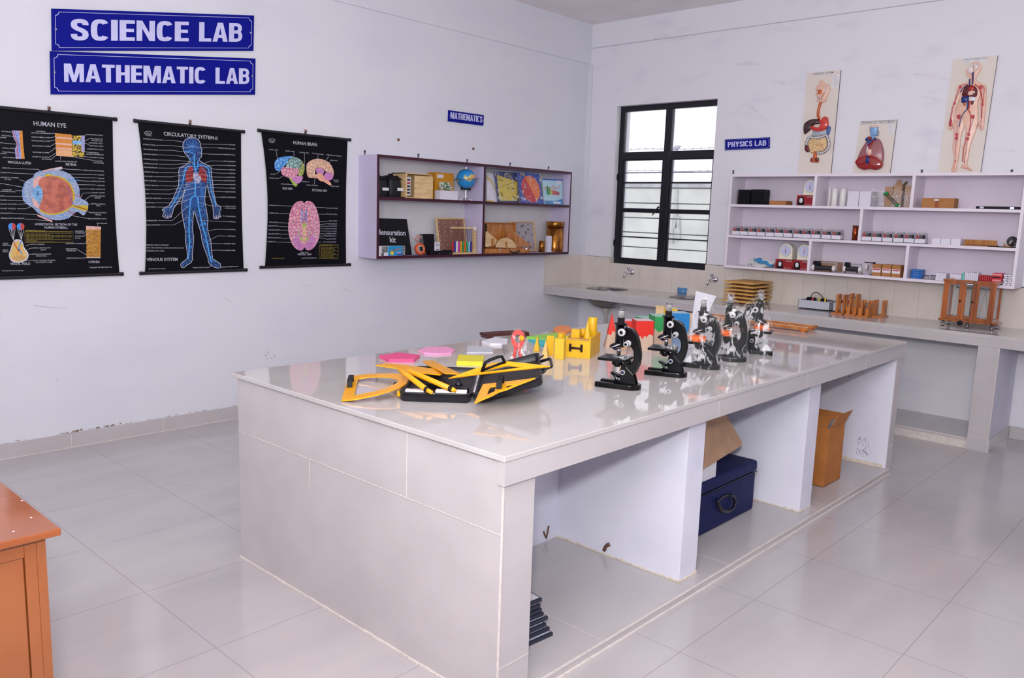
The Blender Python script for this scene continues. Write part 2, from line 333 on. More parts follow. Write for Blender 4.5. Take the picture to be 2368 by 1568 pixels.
for z, lab in ((2.095, 'lower strand of barbed wire above the boundary wall outside'), (2.38, 'upper strand of barbed wire above the boundary wall outside')):
    b = MB(); b.tube([(-6+i*.3, 2.85, z+.012*sin(i*1.3)) for i in range(31)], .003, M_wire, 5)
    for i in range(74):
        x = -6+i*.12; zz = z+.012*sin(i*.12/.3*1.3); b.tube([(x-.012, 2.84, zz+.012), (x+.012, 2.86, zz-.012)], .002, M_wire, 4); b.tube([(x+.012, 2.84, zz+.012), (x-.012, 2.86, zz-.012)], .002, M_wire, 4)
    tag(b.build('barbed_wire'), lab, 'wire')
# ================================================================== central island table
IX0, IX1, IY0, IY1, IZ = 2.09, 3.639, -4.988, -1.478, .80
isl = thing('island_table', 'large tiled masonry island table with open bays in the middle of the room', 'table', (2.86, -3.23, 0))
def IB(): b = MB(); b.M = Mx.Translation((-2.86, 3.23, 0)); return b
b = IB(); b.box(IX0, IX1, IY0, IY1, .782, IZ, M_top)
b.build('tabletop', isl, .0025)
b = IB(); b.box(IX1-.03, IX1-.004, IY0+.006, IY1, .708, .782, M_tile)
for y in (-3.74, -2.9, -2.13): b.box(IX1-.0045, IX1-.0035, y, y+.0012, .708, .782, M_grout)
b.box(IX0+.02, IX1-.03, IY1-.02, IY1-.004, .708, .782, M_tile)
b.build('apron', isl, .0015)
b = IB(); y0 = IY0+.016
b.box(IX0+.02, IX1-.02, y0, y0+.144, 0, .782, M_tile)
b.box(IX0+.02, IX1-.016, y0-.002, y0, .553, .5553, M_grout)        # horizontal joint
for x, z0, z1 in ((2.632, .45, .5555), (3.191, .5535, .781)): b.box(x, x+.0018, y0-.002, y0, z0, z1, M_grout)
for (xx, yy) in ((IX1-.021, y0-.001),): b.box(xx, xx+.006, yy, yy+.006, 0, .76, M_grout)
b.box(IX1-.0205, IX1-.0185, y0, y0+.144, .704, .707, M_grout); b.box(IX1-.0205, IX1-.0185, y0, y0+.144, .125, .128, M_grout)
for i in range(30):
    x = IX0+.02+i*.0505; b.box(x, x+.0505, y0-.006-random.random()*.004, y0, 0, .005+random.random()*.003, M_grout)
b.build('end_wall', isl, .002)
b = IB(); b.box(IX0+.02, 2.932, y0+.144, IY1-.03, .0, .782, M_white)

b.build('core_wall', isl)
def partition(y0_, y1_, nm='partition_wall', x1=3.577, m=None):
    b = IB(); b.box(2.932, x1, y0_, y1_, .028, .735, m or M_white)

    for i in range(40):
        t = i/40; x = 2.932+(x1-2.932)*t; b.box(x, x+(x1-2.932)/40, y0_-.003-random.random()*.003, y0_, .028, .033+random.random()*.006, M_fil)
        b.box(x, x+(x1-2.932)/40, y1_, y1_+.003+random.random()*.003, .028, .033+random.random()*.006, M_fil)
    for i in range(8):
        y = y0_+(y1_-y0_)*i/8; b.box(x1, x1+.003+random.random()*.004, y, y+(y1_-y0_)/8, .028, .033+random.random()*.006, M_fil)
    return b.build(nm, isl, .003)
M_fil = mat('cream_cement_fillet', (226, 214, 200), .85, scale=50, c2=(200, 182, 160), ramp=(.4, .8))
partition(-3.86, -3.728); partition(-2.707, -2.572)
b = IB(); b.box(2.2, IX1-.02, -1.575, IY1-.006, .0, .735, M_white); b.box(IX1-.022, IX1-.016, -1.572, IY1-.006, 0, .708, M_tile); b.box(IX0+.02, IX1-.02, IY1-.006, IY1-.002, 0, .735, M_tile)
b.box(IX1-.0165, IX1-.015, -1.583, IY1-.006, .16, .163, M_grout)
for i in range(8): b.box(2.93+i*.084, 3.014+i*.084, -1.581-random.random()*.004, -1.575, .028, .038+random.random()*.008, M_fil)
b.box(IX1-.022, IX1-.006, -1.59, -1.572, 0, .03, M_grout)
for (x, z) in ((3.42, .62), (3.43, .66), (3.35, .55)): b.box(x, x+.012, -1.5762, -1.575, z, z+.004, M_blk)
for i in range(44):
    x = 3.44+random.random()*.07; z = .06+random.random()*.12; b.box(x, x+.001+random.random()*.002, -1.5762, -1.575, z, z+.008+random.random()*.012, mat('black_scuff', (120, 118, 128), .8))
b.build('end_wall', isl, .002)
# plinth inside the bays
b = IB(); b.box(2.88, IX1+.004, -4.83, -1.575, 0, .028, M_tile); b.box(IX1+.0035, IX1+.012, -4.83, -1.575, 0, .004, M_grout); b.box(IX1-.004, IX1+.006, -4.83, -1.575, .026, .0295, M_grout)
for y in (-3.55, -4.45, -2.5): b.box(2.9, IX1-.01, y, y+.0016, .0275, .0286, M_grout)
b.build('plinth', isl, .001)
# mud tubes in the first bay
b = IB()
def mud(f, pts, r): b.tube([f(*p) for p in pts], r, M_mud, 6)
def mb_(nm='termite_mud_trail'):
    global b
    b.build(nm, isl); b = IB()
fy = lambda x, y: RW(x, y, -3.8615)
fx = lambda x, y: LW(x, y, 2.934)
mud(fx, [(1257, 1229), (1260, 1238), (1263, 1245), (1266, 1232), (1269, 1216)], .0045); mb_(); mud(fx, [(1255, 1262), (1268, 1259), (1284, 1250)], .004); mb_()
mud(fy, [(1397, 1273), (1401, 1264), (1405, 1260), (1410, 1259)], .009); mb_(); mud(fy, [(1290, 1250), (1305, 1254), (1330, 1262)], .003); mb_()
mud(fy, [(1488, 1323), (1495, 1325)], .006)
b.build('termite_mud_trail', isl)
# ================================================================== wall counter
M_ctr = M_top
ctr = thing('wall_counter', 'long tiled counter slab running along the right wall under the shelves', 'counter', (3, -.29, 0))
def CB(): b = MB(); b.M = Mx.Translation((-3, .29, 0)); return b
def oval(cx, cy, rx, ry, n=40, p=2.6):
    return [(cx+rx*math.copysign(abs(cos(t))**(2/p), cos(t)), cy+ry*math.copysign(abs(sin(t))**(2/p), sin(t))) for t in [2*pi*i/n for i in range(n)]]
SK = [(.55, -.285, .185, .165), (1.475, -.285, .185, .165), (4.28, -.30, .20, .17)]
b = CB(); ZC = .789
def slab(x0, x1, hole=None):
    if not hole: b.box(x0, x1, -.576, 0, ZC-.02, ZC, M_ctr); return
    cx, cy, rx, ry = hole; n = 40; inn = oval(cx, cy, rx, ry, n)
    out = []
    for (x, y) in inn:
        dx, dy = x-cx, y-cy; k = min([((x1 if dx > 0 else x0)-cx)/dx if abs(dx) > 1e-6 else 9e9, ((0 if dy > 0 else -.576)-cy)/dy if abs(dy) > 1e-6 else 9e9]); out.append((cx+dx*k, cy+dy*k))
    # snap the points nearest to the corners
    for c in ((x0, -.576), (x1, -.576), (x0, 0), (x1, 0)):
        i = min(range(n), key=lambda j: (out[j][0]-c[0])**2+(out[j][1]-c[1])**2); out[i] = c
    b.ring(out, inn, ZC-.02, ZC, M_ctr)
slab(.0, .3); slab(.3, .8, SK[0]); slab(.8, 1.22); slab(1.22, 1.73, SK[1]); slab(1.73, 4.03); slab(4.03, 4.53, SK[2]); slab(4.53, 6)
b.build('counter_slab', ctr)
b = CB(); b.box(0, 6, -.576, -.558, .708, ZC-.02, M_tile); b.box(0, 6, -.5775, -.574, ZC-.0205, ZC-.0185, M_grout); b.build('apron', ctr, .0015)
for (cx, cy, rx, ry) in SK:
    M_ss = mat('brushed_stainless', (170, 165, 165), .28, metal=1, scale=40)
    s_ = MB(); s_.M = CB().M
    rings = [(1.0, 0), (1.06, .001), (1.0, -.004), (.97, -.05), (.92, -.12), (.75, -.16), (.3, -.17), (.08, -.172)]
    n = 40; vs = []
    for k, dz in rings: vs += [(x, y, ZC+dz+.0015) for x, y in oval(cx, cy, rx*k, ry*k, n)]
    s_.add(vs, [(j*n+i, j*n+(i+1) % n, (j+1)*n+(i+1) % n, (j+1)*n+i) for j in range(len(rings)-1) for i in range(n)], M_ss, True)
    s_.cyl((cx, cy, ZC-.172), (cx, cy, ZC-.10), .018, M_ss, 16)
    sk = s_.build('sink_bowl', ctr)
    s_ = MB(); s_.M = CB().M; M_trap = mat('grey_plastic_trap', (190, 182, 176), .4)
    s_.lathe([(rx*1.02, -.022), (rx*1.0, -.10), (rx*.7, -.155), (.06, -.18)], mat('sink_underside', (120, 112, 108), .6), (cx, cy, ZC-.002), 32)
    s_.lathe([(.045, -.18), (.04, -.20), (.022, -.235), (.018, -.26), (.018, -.45)], M_trap, (cx, cy, ZC), 20)
    s_.build('waste_pipe', ctr)
# pillars and plinth
def pillar(x0, x1):
    b = CB(); b.box(x0, x1, -.574, -.01, 0, .72, M_white); b.box(x0, x1, -.580, -.574, 0, .708, M_tile)
    for z in (.095, .15): b.box(x0, x1, -.5812, -.5798, z, z+.0022, M_grout)
    b.box(x1, x1+.008, -.576, -.01, 0, .088, M_tile); b.box(x1-.003, x1+.001, -.582, -.579, 0, .708, M_grout)
    return b.build('pillar', ctr, .001)
pillar(3.817, 3.945); pillar(5.3, 5.43)
b = CB(); b.box(0, 3.817, -.56, -.0, 0, .07, M_tile); b.box(0, 3.817, -.563, -.559, 0, .052, M_grout); b.box(0, 3.817, -.561, -.556, .066, .0715, M_grout); b.build('plinth', ctr)
# ------------------------------------------------------------------ taps
M_chr = mat('polished_chrome', (225, 225, 232), .08, metal=1, var=.02)
def tap(x, label):
    t = thing('wall_tap', label, 'tap', (x, -.008, .948), group='bib taps above the sinks')
    b = MB(); b.lathe([(.001, .016), (.012, .015), (.028, .006), (.030, 0)], M_chr, M=Mx.Rotation(RD(90), 3, 'X'), n=24); b.build('wall_flange', t)
    b = MB(); b.tube([(0, -.008, 0), (0, -.05, 0), (0, -.085, .0), (-.002, -.11, -.004), (-.004, -.122, -.02), (-.006, -.127, -.045)], [.010, .010, .012, .010, .009, .009], M_chr, 12)
    b.cyl((0, -.066, 0), (0, -.066, .03), .0095, M_chr, 12); b.build('spout', t)
    b = MB(); b.lathe([(.006, .028), (.010, .032), (.018, .046), (.019, .054), (.014, .058), (.0, .058)], M_chr, (0, -.066, 0), 16); b.build('tap_handle', t)
    return t
tap(RW(1463, 627).x, 'chrome wall tap above the left sink, below the left half of the window')
tap(RW(1655, 646).x, 'chrome wall tap above the right sink, beside the stack of wooden boards')
# ================================================================== printing helper: shapes traced on a flat sheet hanging on a wall
class Pr:
    def __init__(s, mb, f, nrm, org, sc, base, step=.0004):
        s.mb = mb; s.f = f; s.n = V(nrm); s.o = org; s.s = sc; s.b = base; s.st = step
    def w(s, x, y, layer=0): return s.f(s.o[0]+x/s.s, s.o[1]+y/s.s, s.b) + s.n*(layer*s.st)
    def fill(s, pts, m, layer=1, sm=0):
        if sm: pts = smooth([(x, y, 0) for x, y in pts], True, sm); pts = [(p[0], p[1]) for p in pts]
        P = [s.w(x, y, layer) for x, y in pts]
        nn = sum(((P[i-1]).cross(P[i]) for i in range(len(P))), V((0, 0, 0)))
        if nn.dot(s.n) < 0: P.reverse()
        s.mb.poly(P, m)
    def line(s, pts, wd, m, layer=2, closed=False, sm=0):
        if sm: pts = [(p[0], p[1]) for p in smooth([(x, y, 0) for x, y in pts], closed, sm)]
        if closed: pts = list(pts)+[pts[0]]
        L = []; R = []; n = len(pts)
        for i, (x, y) in enumerate(pts):
            a = pts[max(0, i-1)]; c = pts[min(n-1, i+1)]; dx, dy = c[0]-a[0], c[1]-a[1]; d = math.hypot(dx, dy) or 1
            ww = wd[i] if isinstance(wd, list) else wd
            L.append(s.w(x-dy/d*ww/2, y+dx/d*ww/2, layer)); R.append(s.w(x+dy/d*ww/2, y-dx/d*ww/2, layer))
        s.mb.add(L+R, [(i, i+1, n+i+1, n+i) for i in range(n-1)], m)
    def disc(s, x, y, r, m, layer=1, ry=None, n=20): s.fill([(x+r*cos(2*pi*i/n), y+(ry or r)*sin(2*pi*i/n)) for i in range(n)], m, layer)
    def txt(s, t, x0, y0, x1, y1, h, m, layer=3, bold=0):
        if h >= 16: bold = .005; h *= 1.12
        else: h *= 1.1
        p0 = s.w(x0, y0, layer); p1 = s.w(x1, y1, layer); hh = (s.w(x0, y0-h, layer)-p0).length
        text(s.mb, t, p0, p1, hh, s.n, m, bold)
M_ban = mat('black_vinyl_banner', (7, 7, 19), .55, scale=12, var=.1, spec=.15)
M_rod = mat('black_plastic_rod', (16, 14, 24), .35, spec=.5)
M_pw = mat('printed_white', (200, 200, 214), .6); M_py = mat('printed_yellow', (190, 170, 60), .6)
M_rust = mat('rusty_nail', (120, 75, 60), .8, scale=90)
FX = lambda px, py, x: LW(px, py, x)
def chart(label, y0, y1, zt, zb, inl, inr, hook_px, draw, org, sc):
    t = thing('hanging_chart', label, 'chart', (0, (y0+y1)/2, zb), group=None)
    T = Mx.Translation((0, -(y0+y1)/2, -zb))
    b = MB(); b.M = T
    n = 14; Lp = []; Rp = []
    for i in range(n+1):
        k = i/n; z = zt+(zb-zt)*k; bow = sin(pi*k)**.8
        Lp.append((.0105, y0+inl(k), z)); Rp.append((.0105, y1-inr(k), z))
    b.add(Lp+Rp, [(i, n+1+i, n+2+i, i+1) for i in range(n)], M_ban)
    b.add([(p[0]-.001, p[1], p[2]) for p in Lp+Rp], [(i, i+1, n+2+i, n+1+i) for i in range(n)], M_ban)
    pr = Pr(b, FX, (1, 0, 0), org, sc, .0110); draw(pr); b.build('printed_banner', t)
    for nm, z in (('top_rod', zt), ('bottom_rod', zb)):
        b = MB(); b.M = T; b.cyl((.013, y0, z), (.013, y1, z), .0105, M_rod, 16); b.cyl((.013, y0-.003, z), (.013, y0+.012, z), .012, M_rod, 16); b.cyl((.013, y1-.012, z), (.013, y1+.003, z), .012, M_rod, 16); b.build(nm, t, .001)
    b = MB(); b.M = T; p = LW(*hook_px); b.box(.006, .011, p.y-.007, p.y+.007, zt, p.z-.008, M_rod); b.cyl((.0, p.y, p.z), (.018, p.y, p.z), .0035, M_rust, 8); b.sph((.018, p.y, p.z), .007, M_rust, 10)
    b.box(.0005, .003, p.y-.006, p.y+.008, p.z-.016, p.z+.012, mat('wall_plug_pinkish', (190, 165, 165), .8))
    b.build('hanging_loop', t); return t
def labels(p, rows, h, m=None, lx=None):
    """rows: text, x0, y0, x1, y1 then optional leader points"""
    for r in rows:
        p.txt(r[0], r[1], r[2], r[3], r[4], h, m or M_pw)
        if len(r) > 5: p.line(r[5], 2.6, M_pw, 4)
# ---------------------------------------------------------------- eye chart
def C(n, c, **k): return mat('print_'+n, c, .55, **k)
M_scl = C('sclera_blue_grey', (160, 175, 205), c2=(125, 145, 185), scale=120, ramp=(.4, .6)); M_vit = C('vitreous_salmon', (196, 112, 92), c2=(160, 84, 72), scale=30, ramp=(.4, .65))
M_yel = C('retina_yellow', (205, 175, 40)); M_len = C('lens_pale_blue', (150, 200, 235), c2=(80, 140, 200), scale=60); M_org = C('tissue_orange', (220, 150, 50), c2=(190, 110, 40), scale=100)
M_pnk = C('tissue_pink', (225, 175, 170)); M_blu = C('vein_blue', (60, 140, 225)); M_red = C('artery_red', (190, 60, 60)); M_lav = C('tissue_lavender', (175, 170, 205), c2=(120, 130, 200), scale=140)
M_crn = C('cornea_fibres', (200, 145, 50), c2=(120, 75, 30), scale=60, stretch=(1, 1, 9), ramp=(.45, .6))
def eye(p):
    p.txt('HUMAN EYE', 298, 192, 585, 213, 36, M_pw)
    p.txt('MACULA LUTEA', 70, 526, 276, 536, 20, M_pw); p.txt('RETINA', 582, 546, 676, 550, 20, M_pw)
    p.txt('HORIZONTAL SECTION OF THE', 308, 1074, 682, 1078, 18, M_pw); p.txt('HUMAN EYEBALL', 394, 1103, 600, 1105, 18, M_pw)
    p.txt('VISUAL FIELD', 90, 1425, 266, 1425, 20, M_pw); p.txt('CORNEA', 782, 1408, 882, 1408, 19, M_pw)
    p.txt('Copyright All Right Reserved', 792, 1452, 988, 1448, 11, M_pw); p.txt('Learning Resources in Zoology', 18, 1480, 206, 1478, 8, M_pw)
    # macula
    p.fill([(105, 235), (198, 238), (205, 360), (218, 486), (140, 486), (130, 400), (150, 358), (118, 300)], M_lav); p.fill([(172, 237), (198, 238), (204, 350), (218, 486), (190, 486), (178, 355)], M_org, 2)
    p.line([(118, 240), (130, 300), (162, 358), (150, 410), (160, 480)], 7, M_red, 3); p.line([(135, 240), (150, 300), (170, 358), (168, 480)], 7, M_blu, 3)
    # retina
    p.fill([(485, 260), (632, 272), (640, 470), (497, 460)], M_org); 
    for y in (292, 345, 385): p.fill([(492, y), (634, y+8), (635, y+24), (494, y+14)], M_pnk, 2)
    p.fill([(498, 405), (637, 412), (640, 470), (497, 460)], C('tissue_tan', (215, 150, 90), c2=(235, 190, 150), scale=60, stretch=(1, 6, 1)), 2)
    p.fill([(635, 282), (748, 282), (746, 470), (640, 468)], C('cells_dark_yellow', (60, 55, 40), c2=(215, 185, 60), scale=90, ramp=(.45, .55)), 1); p.fill([(640, 325), (748, 325), (746, 362), (642, 360)], M_len, 2); p.fill([(715, 280), (748, 282), (748, 425), (722, 425)], M_lav, 3)
    # eyeball
    p.fill([(195, 790), (205, 730), (235, 680), (290, 650), (310, 615), (370, 590), (450, 580), (540, 590), (620, 625), (670, 680), (700, 745), (712, 830), (780, 880), (745, 985), (680, 955), (620, 1000), (560, 1025), (480, 1028), (400, 1005), (335, 965), (290, 920), (240, 890), (205, 850)], M_scl, 1, 4)
    p.fill([(300, 665), (370, 640), (340, 700), (330, 730), (300, 760)], M_pnk, 2, 3); p.fill([(285, 830), (330, 870), (350, 925), (300, 900)], M_pnk, 2, 3)
    p.fill([(395, 632), (470, 632), (560, 655), (620, 705), (652, 770), (660, 840), (640, 895), (770, 900), (755, 950), (640, 915), (600, 940), (540, 970), (450, 982), (380, 965), (350, 930), (380, 800)], M_yel, 3, 4)
    p.fill([(350, 670), (400, 645), (480, 642), (560, 672), (615, 720), (642, 790), (642, 850), (640, 890), (590, 930), (530, 960), (450, 968), (380, 950), (345, 915), (375, 840), (372, 760), (340, 720)], M_vit, 4, 4)
    p.disc(332, 792, 45, M_len, 6, 68); 
    for a in range(0, 180, 36): p.line([(332+38*cos(RD(a)), 792+58*sin(RD(a))), (332-38*cos(RD(a)), 792-58*sin(RD(a)))], 5, C('lens_blue_line', (70, 120, 180)), 7)
    p.line([(215, 700), (205, 790), (225, 860), (260, 905)], 5, M_blu, 3, sm=3); p.line([(250, 690), (235, 790), (250, 850)], 4, C('line_pale', (190, 205, 230)), 3, sm=3)
    p.line([(640, 890), (580, 910), (540, 900), (525, 870)], 4, M_red, 7, sm=3); p.line([(640, 890), (600, 860), (575, 815)], 4, M_red, 7, sm=3); p.line([(640, 890), (620, 800), (590, 740)], 4, C('vein_lilac', (130, 110, 180)), 7, sm=3)
    p.line([(380, 598), (450, 578), (545, 562)], 12, M_pnk, 4); p.line([(480, 580), (550, 568)], 20, C('muscle_pale', (205, 200, 215)), 5); p.line([(330, 985), (400, 1015), (462, 1042)], 14, M_pnk, 4)
    p.line([(600, 680), (650, 668), (700, 680)], 6, M_blu, 5); p.line([(520, 975), (610, 1015)], 6, M_blu, 5); p.line([(650, 800), (720, 828)], 5, M_red, 5); p.line([(600, 945), (665, 980)], 5, M_red, 5); p.line([(650, 900), (765, 935)], 8, C('nerve_brown', (140, 80, 40)), 6)
    # visual field
    for cx in (106, 182):
        p.fill([(cx, 1053)]+[(cx-34*sin(pi*i/12), 1085-32*cos(pi*i/12)) for i in range(1, 12)]+[(cx, 1117)], M_blu if 1 else 0, 1); p.fill([(cx, 1053)]+[(cx+34*sin(pi*i/12), 1085-32*cos(pi*i/12)) for i in range(1, 12)]+[(cx, 1117)], M_red, 1)
        for d in (-28, -8, 8, 28): p.line([(cx+d, 1110), (118 if cx < 150 else 188, 1205)], 3, M_pw, 2)
    p.fill([(118, 1215), (150, 1198), (195, 1212), (215, 1270), (250, 1320), (245, 1370), (200, 1400), (150, 1405), (100, 1390), (78, 1340), (95, 1280)], M_pw, 1, 4)
    p.fill([(125, 1222), (190, 1222), (208, 1280), (238, 1330), (225, 1375), (165, 1395), (110, 1380), (88, 1335), (105, 1280)], C('brain_cream', (205, 185, 110), c2=(225, 160, 90), scale=60), 2, 4)
    p.line([(118, 1215), (150, 1280), (175, 1300)], 8, M_red, 3, sm=2); p.line([(190, 1215), (165, 1275), (195, 1330)], 10, M_blu, 3, sm=2); p.line([(165, 1290), (150, 1330)], 12, M_org, 3)
    for r in (20, 32, 44, 56): p.line([(168+r*cos(a), 1330+r*sin(a)) for a in [pi*.12+i*pi*.76/8 for i in range(9)]], 2.4, C('fine_dark', (70, 60, 60)), 4)
    # cornea
    p.fill([(760, 1080), (892, 1086), (888, 1362), (765, 1362)], M_crn); p.fill([(760, 1080), (892, 1086), (892, 1112), (760, 1112)], C('cells_pink', (230, 190, 180), c2=(160, 90, 80), scale=200, kind='vor', ramp=(.1, .3)), 2); p.line([(765, 1360), (888, 1361)], 7, M_pw, 2)
    # facts box
    p.line([(220, 1128), (646, 1132), (646, 1224), (220, 1224)], 2.5, M_py, 1, closed=True)
    p.txt('INTERESTING FACTS', 228, 1126, 400, 1128, 10, M_py)
    for i, w in enumerate((630, 440, 638, 632, 470, 630, 330, 500)): p.txt('Light enters the eye through the pupil and falls upon the retina'[:int(w/9)], 232, 1145+i*11, w, 1147+i*11, 6, M_py)
    labels(p, [('INTERNAL', 320, 248, 403, 250), ('LIMITING MEMBRANE', 275, 262, 446, 268, [(446, 262), (490, 262)]), ('NERVE FIBRE LAYER', 277, 298, 446, 306, [(448, 300), (490, 290)]), ('GANGLIONIC LAYER', 279, 330, 441, 336, [(445, 330), (492, 318)]),
               ('PLEXIFORM LAYERS', 284, 376, 446, 382, [(448, 374), (495, 345)]), ('NUCLEAR LAYERS', 288, 432, 434, 438, [(436, 430), (495, 385)]), ('LAYER OF A) RODS', 286, 472, 438, 478, [(440, 470), (498, 432)]), ('B) CONES', 370, 492, 453, 497, [(455, 490), (498, 450)]),
               ('PIGMENTED EPITHELIUM', 490, 512, 680, 518, [(535, 462), (535, 492)]), ('GANGLIONIC CELLS', 765, 276, 908, 284, [(762, 270), (748, 285)]), ('CELL BODY OF', 802, 312, 908, 318, [(800, 305), (748, 328)]), ('MULLER CELL', 808, 328, 908, 334),
               ('AMACRINE CELLS', 782, 350, 910, 356), ('BIPOLAR CELLS', 797, 376, 913, 381, [(795, 370), (750, 345)]), ('HORIZONTAL CELLS', 770, 404, 914, 411), ('EXTERNAL', 797, 436, 875, 440, [(795, 430), (745, 425)]), ('LIMITING MEMBRANE', 762, 449, 915, 457),
               ('PIGMENT CELLS', 799, 479, 916, 484, [(797, 473), (740, 466)]), ('CHOROID', 835, 510, 905, 513, [(832, 502), (630, 468)]), ('CAPILLARIES', 822, 525, 918, 530),
               ('LATERAL RECTUS MUSCLE', 725, 592, 918, 600, [(555, 575), (718, 585)]), ('SCLERA', 865, 633, 921, 634, [(600, 620), (858, 628)]), ('RETINA', 870, 665, 922, 667, [(590, 650), (865, 656)]), ('VORTICOSE VEIN', 805, 690, 926, 693, [(690, 670), (700, 680), (800, 686)]),
               ('CHOROID', 858, 727, 926, 728, [(650, 714), (850, 718)]), ('FOVEA CENTRALIS', 797, 759, 928, 761, [(700, 765), (715, 752), (790, 754)]), ('CILIARY ARTERY', 812, 791, 929, 793, [(712, 825), (735, 790), (806, 788)]), ('CENTRAL RETINAL', 799, 818, 930, 822, [(740, 860), (795, 815)]), ('ARTERY', 835, 836, 893, 838),
               ('CENTRAL RETINAL', 802, 889, 932, 893, [(770, 898), (797, 885)]), ('VEIN', 850, 905, 887, 907), ('BUNDLES OF OPTIC', 795, 967, 940, 969, [(760, 940), (790, 962)]), ('NERVE', 842, 985, 893, 987), ('PERICHOROIDAL SPACE', 776, 1021, 942, 1021, [(610, 985), (768, 1013)]),
               ('EPITHELIUM', 855, 1062, 945, 1062, [(862, 1064), (862, 1080)]), ('BASEMENT', 665, 1131, 743, 1131), ('MEMBRANE', 667, 1147, 747, 1147, [(749, 1140), (762, 1120)]), ('BOWMANS', 664, 1175, 745, 1175), ('LAYER', 665, 1193, 713, 1193, [(745, 1165), (795, 1135)]),
               ('SUBSTANTIA PROPRIA', 581, 1241, 747, 1241, [(749, 1236), (785, 1200)]), ('DESCEMETS', 582, 1288, 680, 1288), ('MEMBRANE', 589, 1304, 672, 1304, [(682, 1288), (768, 1340)]), ('ENDOTHELIUM', 588, 1370, 697, 1369, [(700, 1365), (765, 1362)]),
               ('OPTIC', 22, 1240, 73, 1240), ('NERVE', 22, 1255, 75, 1255, [(77, 1250), (115, 1258)]), ('OPTIC', 22, 1298, 73, 1298), ('TRACT', 22, 1313, 75, 1313), ('OPTIC CHIASMA', 268, 1247, 394, 1247, [(262, 1242), (225, 1258)]), ('LATERAL GENICULATE', 275, 1280, 446, 1278, [(270, 1276), (245, 1290)]),
               ('BODY', 362, 1296, 408, 1296), ('GENICULOCALCARINE', 280, 1334, 451, 1333, [(275, 1332), (215, 1332)]), ('RADIATIONS', 318, 1350, 411, 1350), ('VISUAL CENTRE OF BRAIN', 286, 1392, 487, 1388, [(280, 1388), (170, 1385)]), ('IN OCCIPITAL LOBE', 316, 1408, 462, 1405),
               ('OF MULLER', 15, 248, 98, 254, [(100, 250), (120, 262)]), ('NUCLEAR', 15, 284, 95, 290, [(97, 288), (170, 298)]), ('LAYER', 2, 302, 56, 306), ('OLA', 2, 348, 32, 350, [(35, 348), (150, 358)]), ('IONIC LAYER', 20, 395, 126, 400), ('NUCLEAR', 20, 430, 98, 434, [(100, 432), (165, 438)]), ('LAYER', 2, 444, 56, 446), ('AND CONES', 22, 478, 116, 482, [(118, 480), (195, 470)]),
               ('SERRATA', 20, 572, 90, 574, [(92, 572), (340, 580), (358, 600)]), ('CONJUNCTIVA', 2, 612, 93, 614, [(96, 612), (305, 622)]), ('ANTERIOR CHAMBER', 2, 655, 165, 660, [(170, 670), (240, 695)]), ('OF EYE', 40, 673, 98, 675), ('ANTERIOR', 18, 765, 103, 766), ('CHAMBER OF EYE', 2, 778, 134, 783, [(136, 768), (225, 770)]),
               ('IRIS', 2, 711, 15, 711, [(18, 706), (205, 738)]), ('LENS', 2, 820, 35, 820, [(38, 817), (300, 822)]), ('CORNEA', 2, 857, 63, 857, [(66, 853), (215, 858)]), ('CILIARY PROCESS', 2, 892, 146, 893, [(150, 890), (270, 880)]), ('CILIARY MUSCLE', 2, 930, 137, 931, [(150, 928), (225, 928), (300, 900)]), ('CONJUNCTIVA', 2, 972, 117, 973, [(120, 970), (330, 978)]),
               ('MEDIAL RECTUS MUSCLE', 6, 1016, 214, 1018, [(218, 1018), (440, 1035)])], 9)
chart('black human eye chart, leftmost of the wall charts, hanging below the large blue signs', -5.30, -4.578, 1.960, 1.037, lambda k: .02+.02*sin(pi*k), lambda k: .02+.012*sin(pi*k*.9)-.006*k, (112, 250), eye, (0, 240), 3.823)
# ---------------------------------------------------------------- circulatory chart
M_net = C('vein_network', (70, 150, 235), c2=(8, 22, 72), kind='vor', scale=70, ramp=(.015, .05)); M_net2 = C('vein_network_dense', (60, 130, 215), c2=(10, 28, 84), kind='vor', scale=100, ramp=(.02, .07))
M_lung = C('lung_red', (165, 40, 40), c2=(90, 20, 25), scale=70); M_sky = C('trunk_vein_blue', (75, 165, 240))
BODY = [(600, 207), (640, 208), (672, 225), (690, 255), (695, 290), (708, 330), (700, 350), (706, 372), (700, 395), (685, 408), (683, 430), (720, 455), (770, 478), (795, 495), (802, 530), (800, 580), (812, 640), (818, 720), (835, 800), (850, 860), (885, 880), (895, 915), (882, 918), (885, 985), (878, 990), (868, 960), (868, 1000), (858, 1002), (850, 965), (848, 1005), (838, 1003), (835, 965), (830, 1000), (822, 998), (818, 930), (812, 870), (790, 800), (770, 730), (760, 665), (750, 680), (738, 760), (735, 830), (748, 900), (765, 1000), (760, 1080), (770, 1140), (795, 1220), (800, 1300), (812, 1390), (850, 1415), (885, 1440), (892, 1475), (870, 1487), (830, 1475), (790, 1455), (772, 1430), (765, 1380), (725, 1280), (705, 1200), (695, 1130), (660, 1020), (635, 930), (628, 925), (620, 1000), (615, 1100), (625, 1180), (622, 1260), (612, 1350), (615, 1400), (600, 1430), (560, 1455), (530, 1480), (505, 1475), (497, 1450), (510, 1430), (545, 1405), (565, 1380), (560, 1310), (545, 1220), (545, 1120), (530, 1050), (515, 970), (508, 900), (510, 830), (525, 770), (545, 720), (540, 705), (520, 770), (470, 840), (430, 900), (405, 985), (395, 990), (398, 955), (380, 995), (368, 997), (375, 960), (355, 998), (342, 992), (352, 955), (332, 985), (320, 978), (335, 930), (345, 910), (320, 925), (315, 912), (345, 890), (385, 870), (420, 810), (450, 740), (475, 680), (482, 590), (478, 530), (495, 495), (540, 475), (580, 450), (585, 420), (570, 390), (540, 360), (520, 310), (520, 260), (545, 222), (570, 210)]
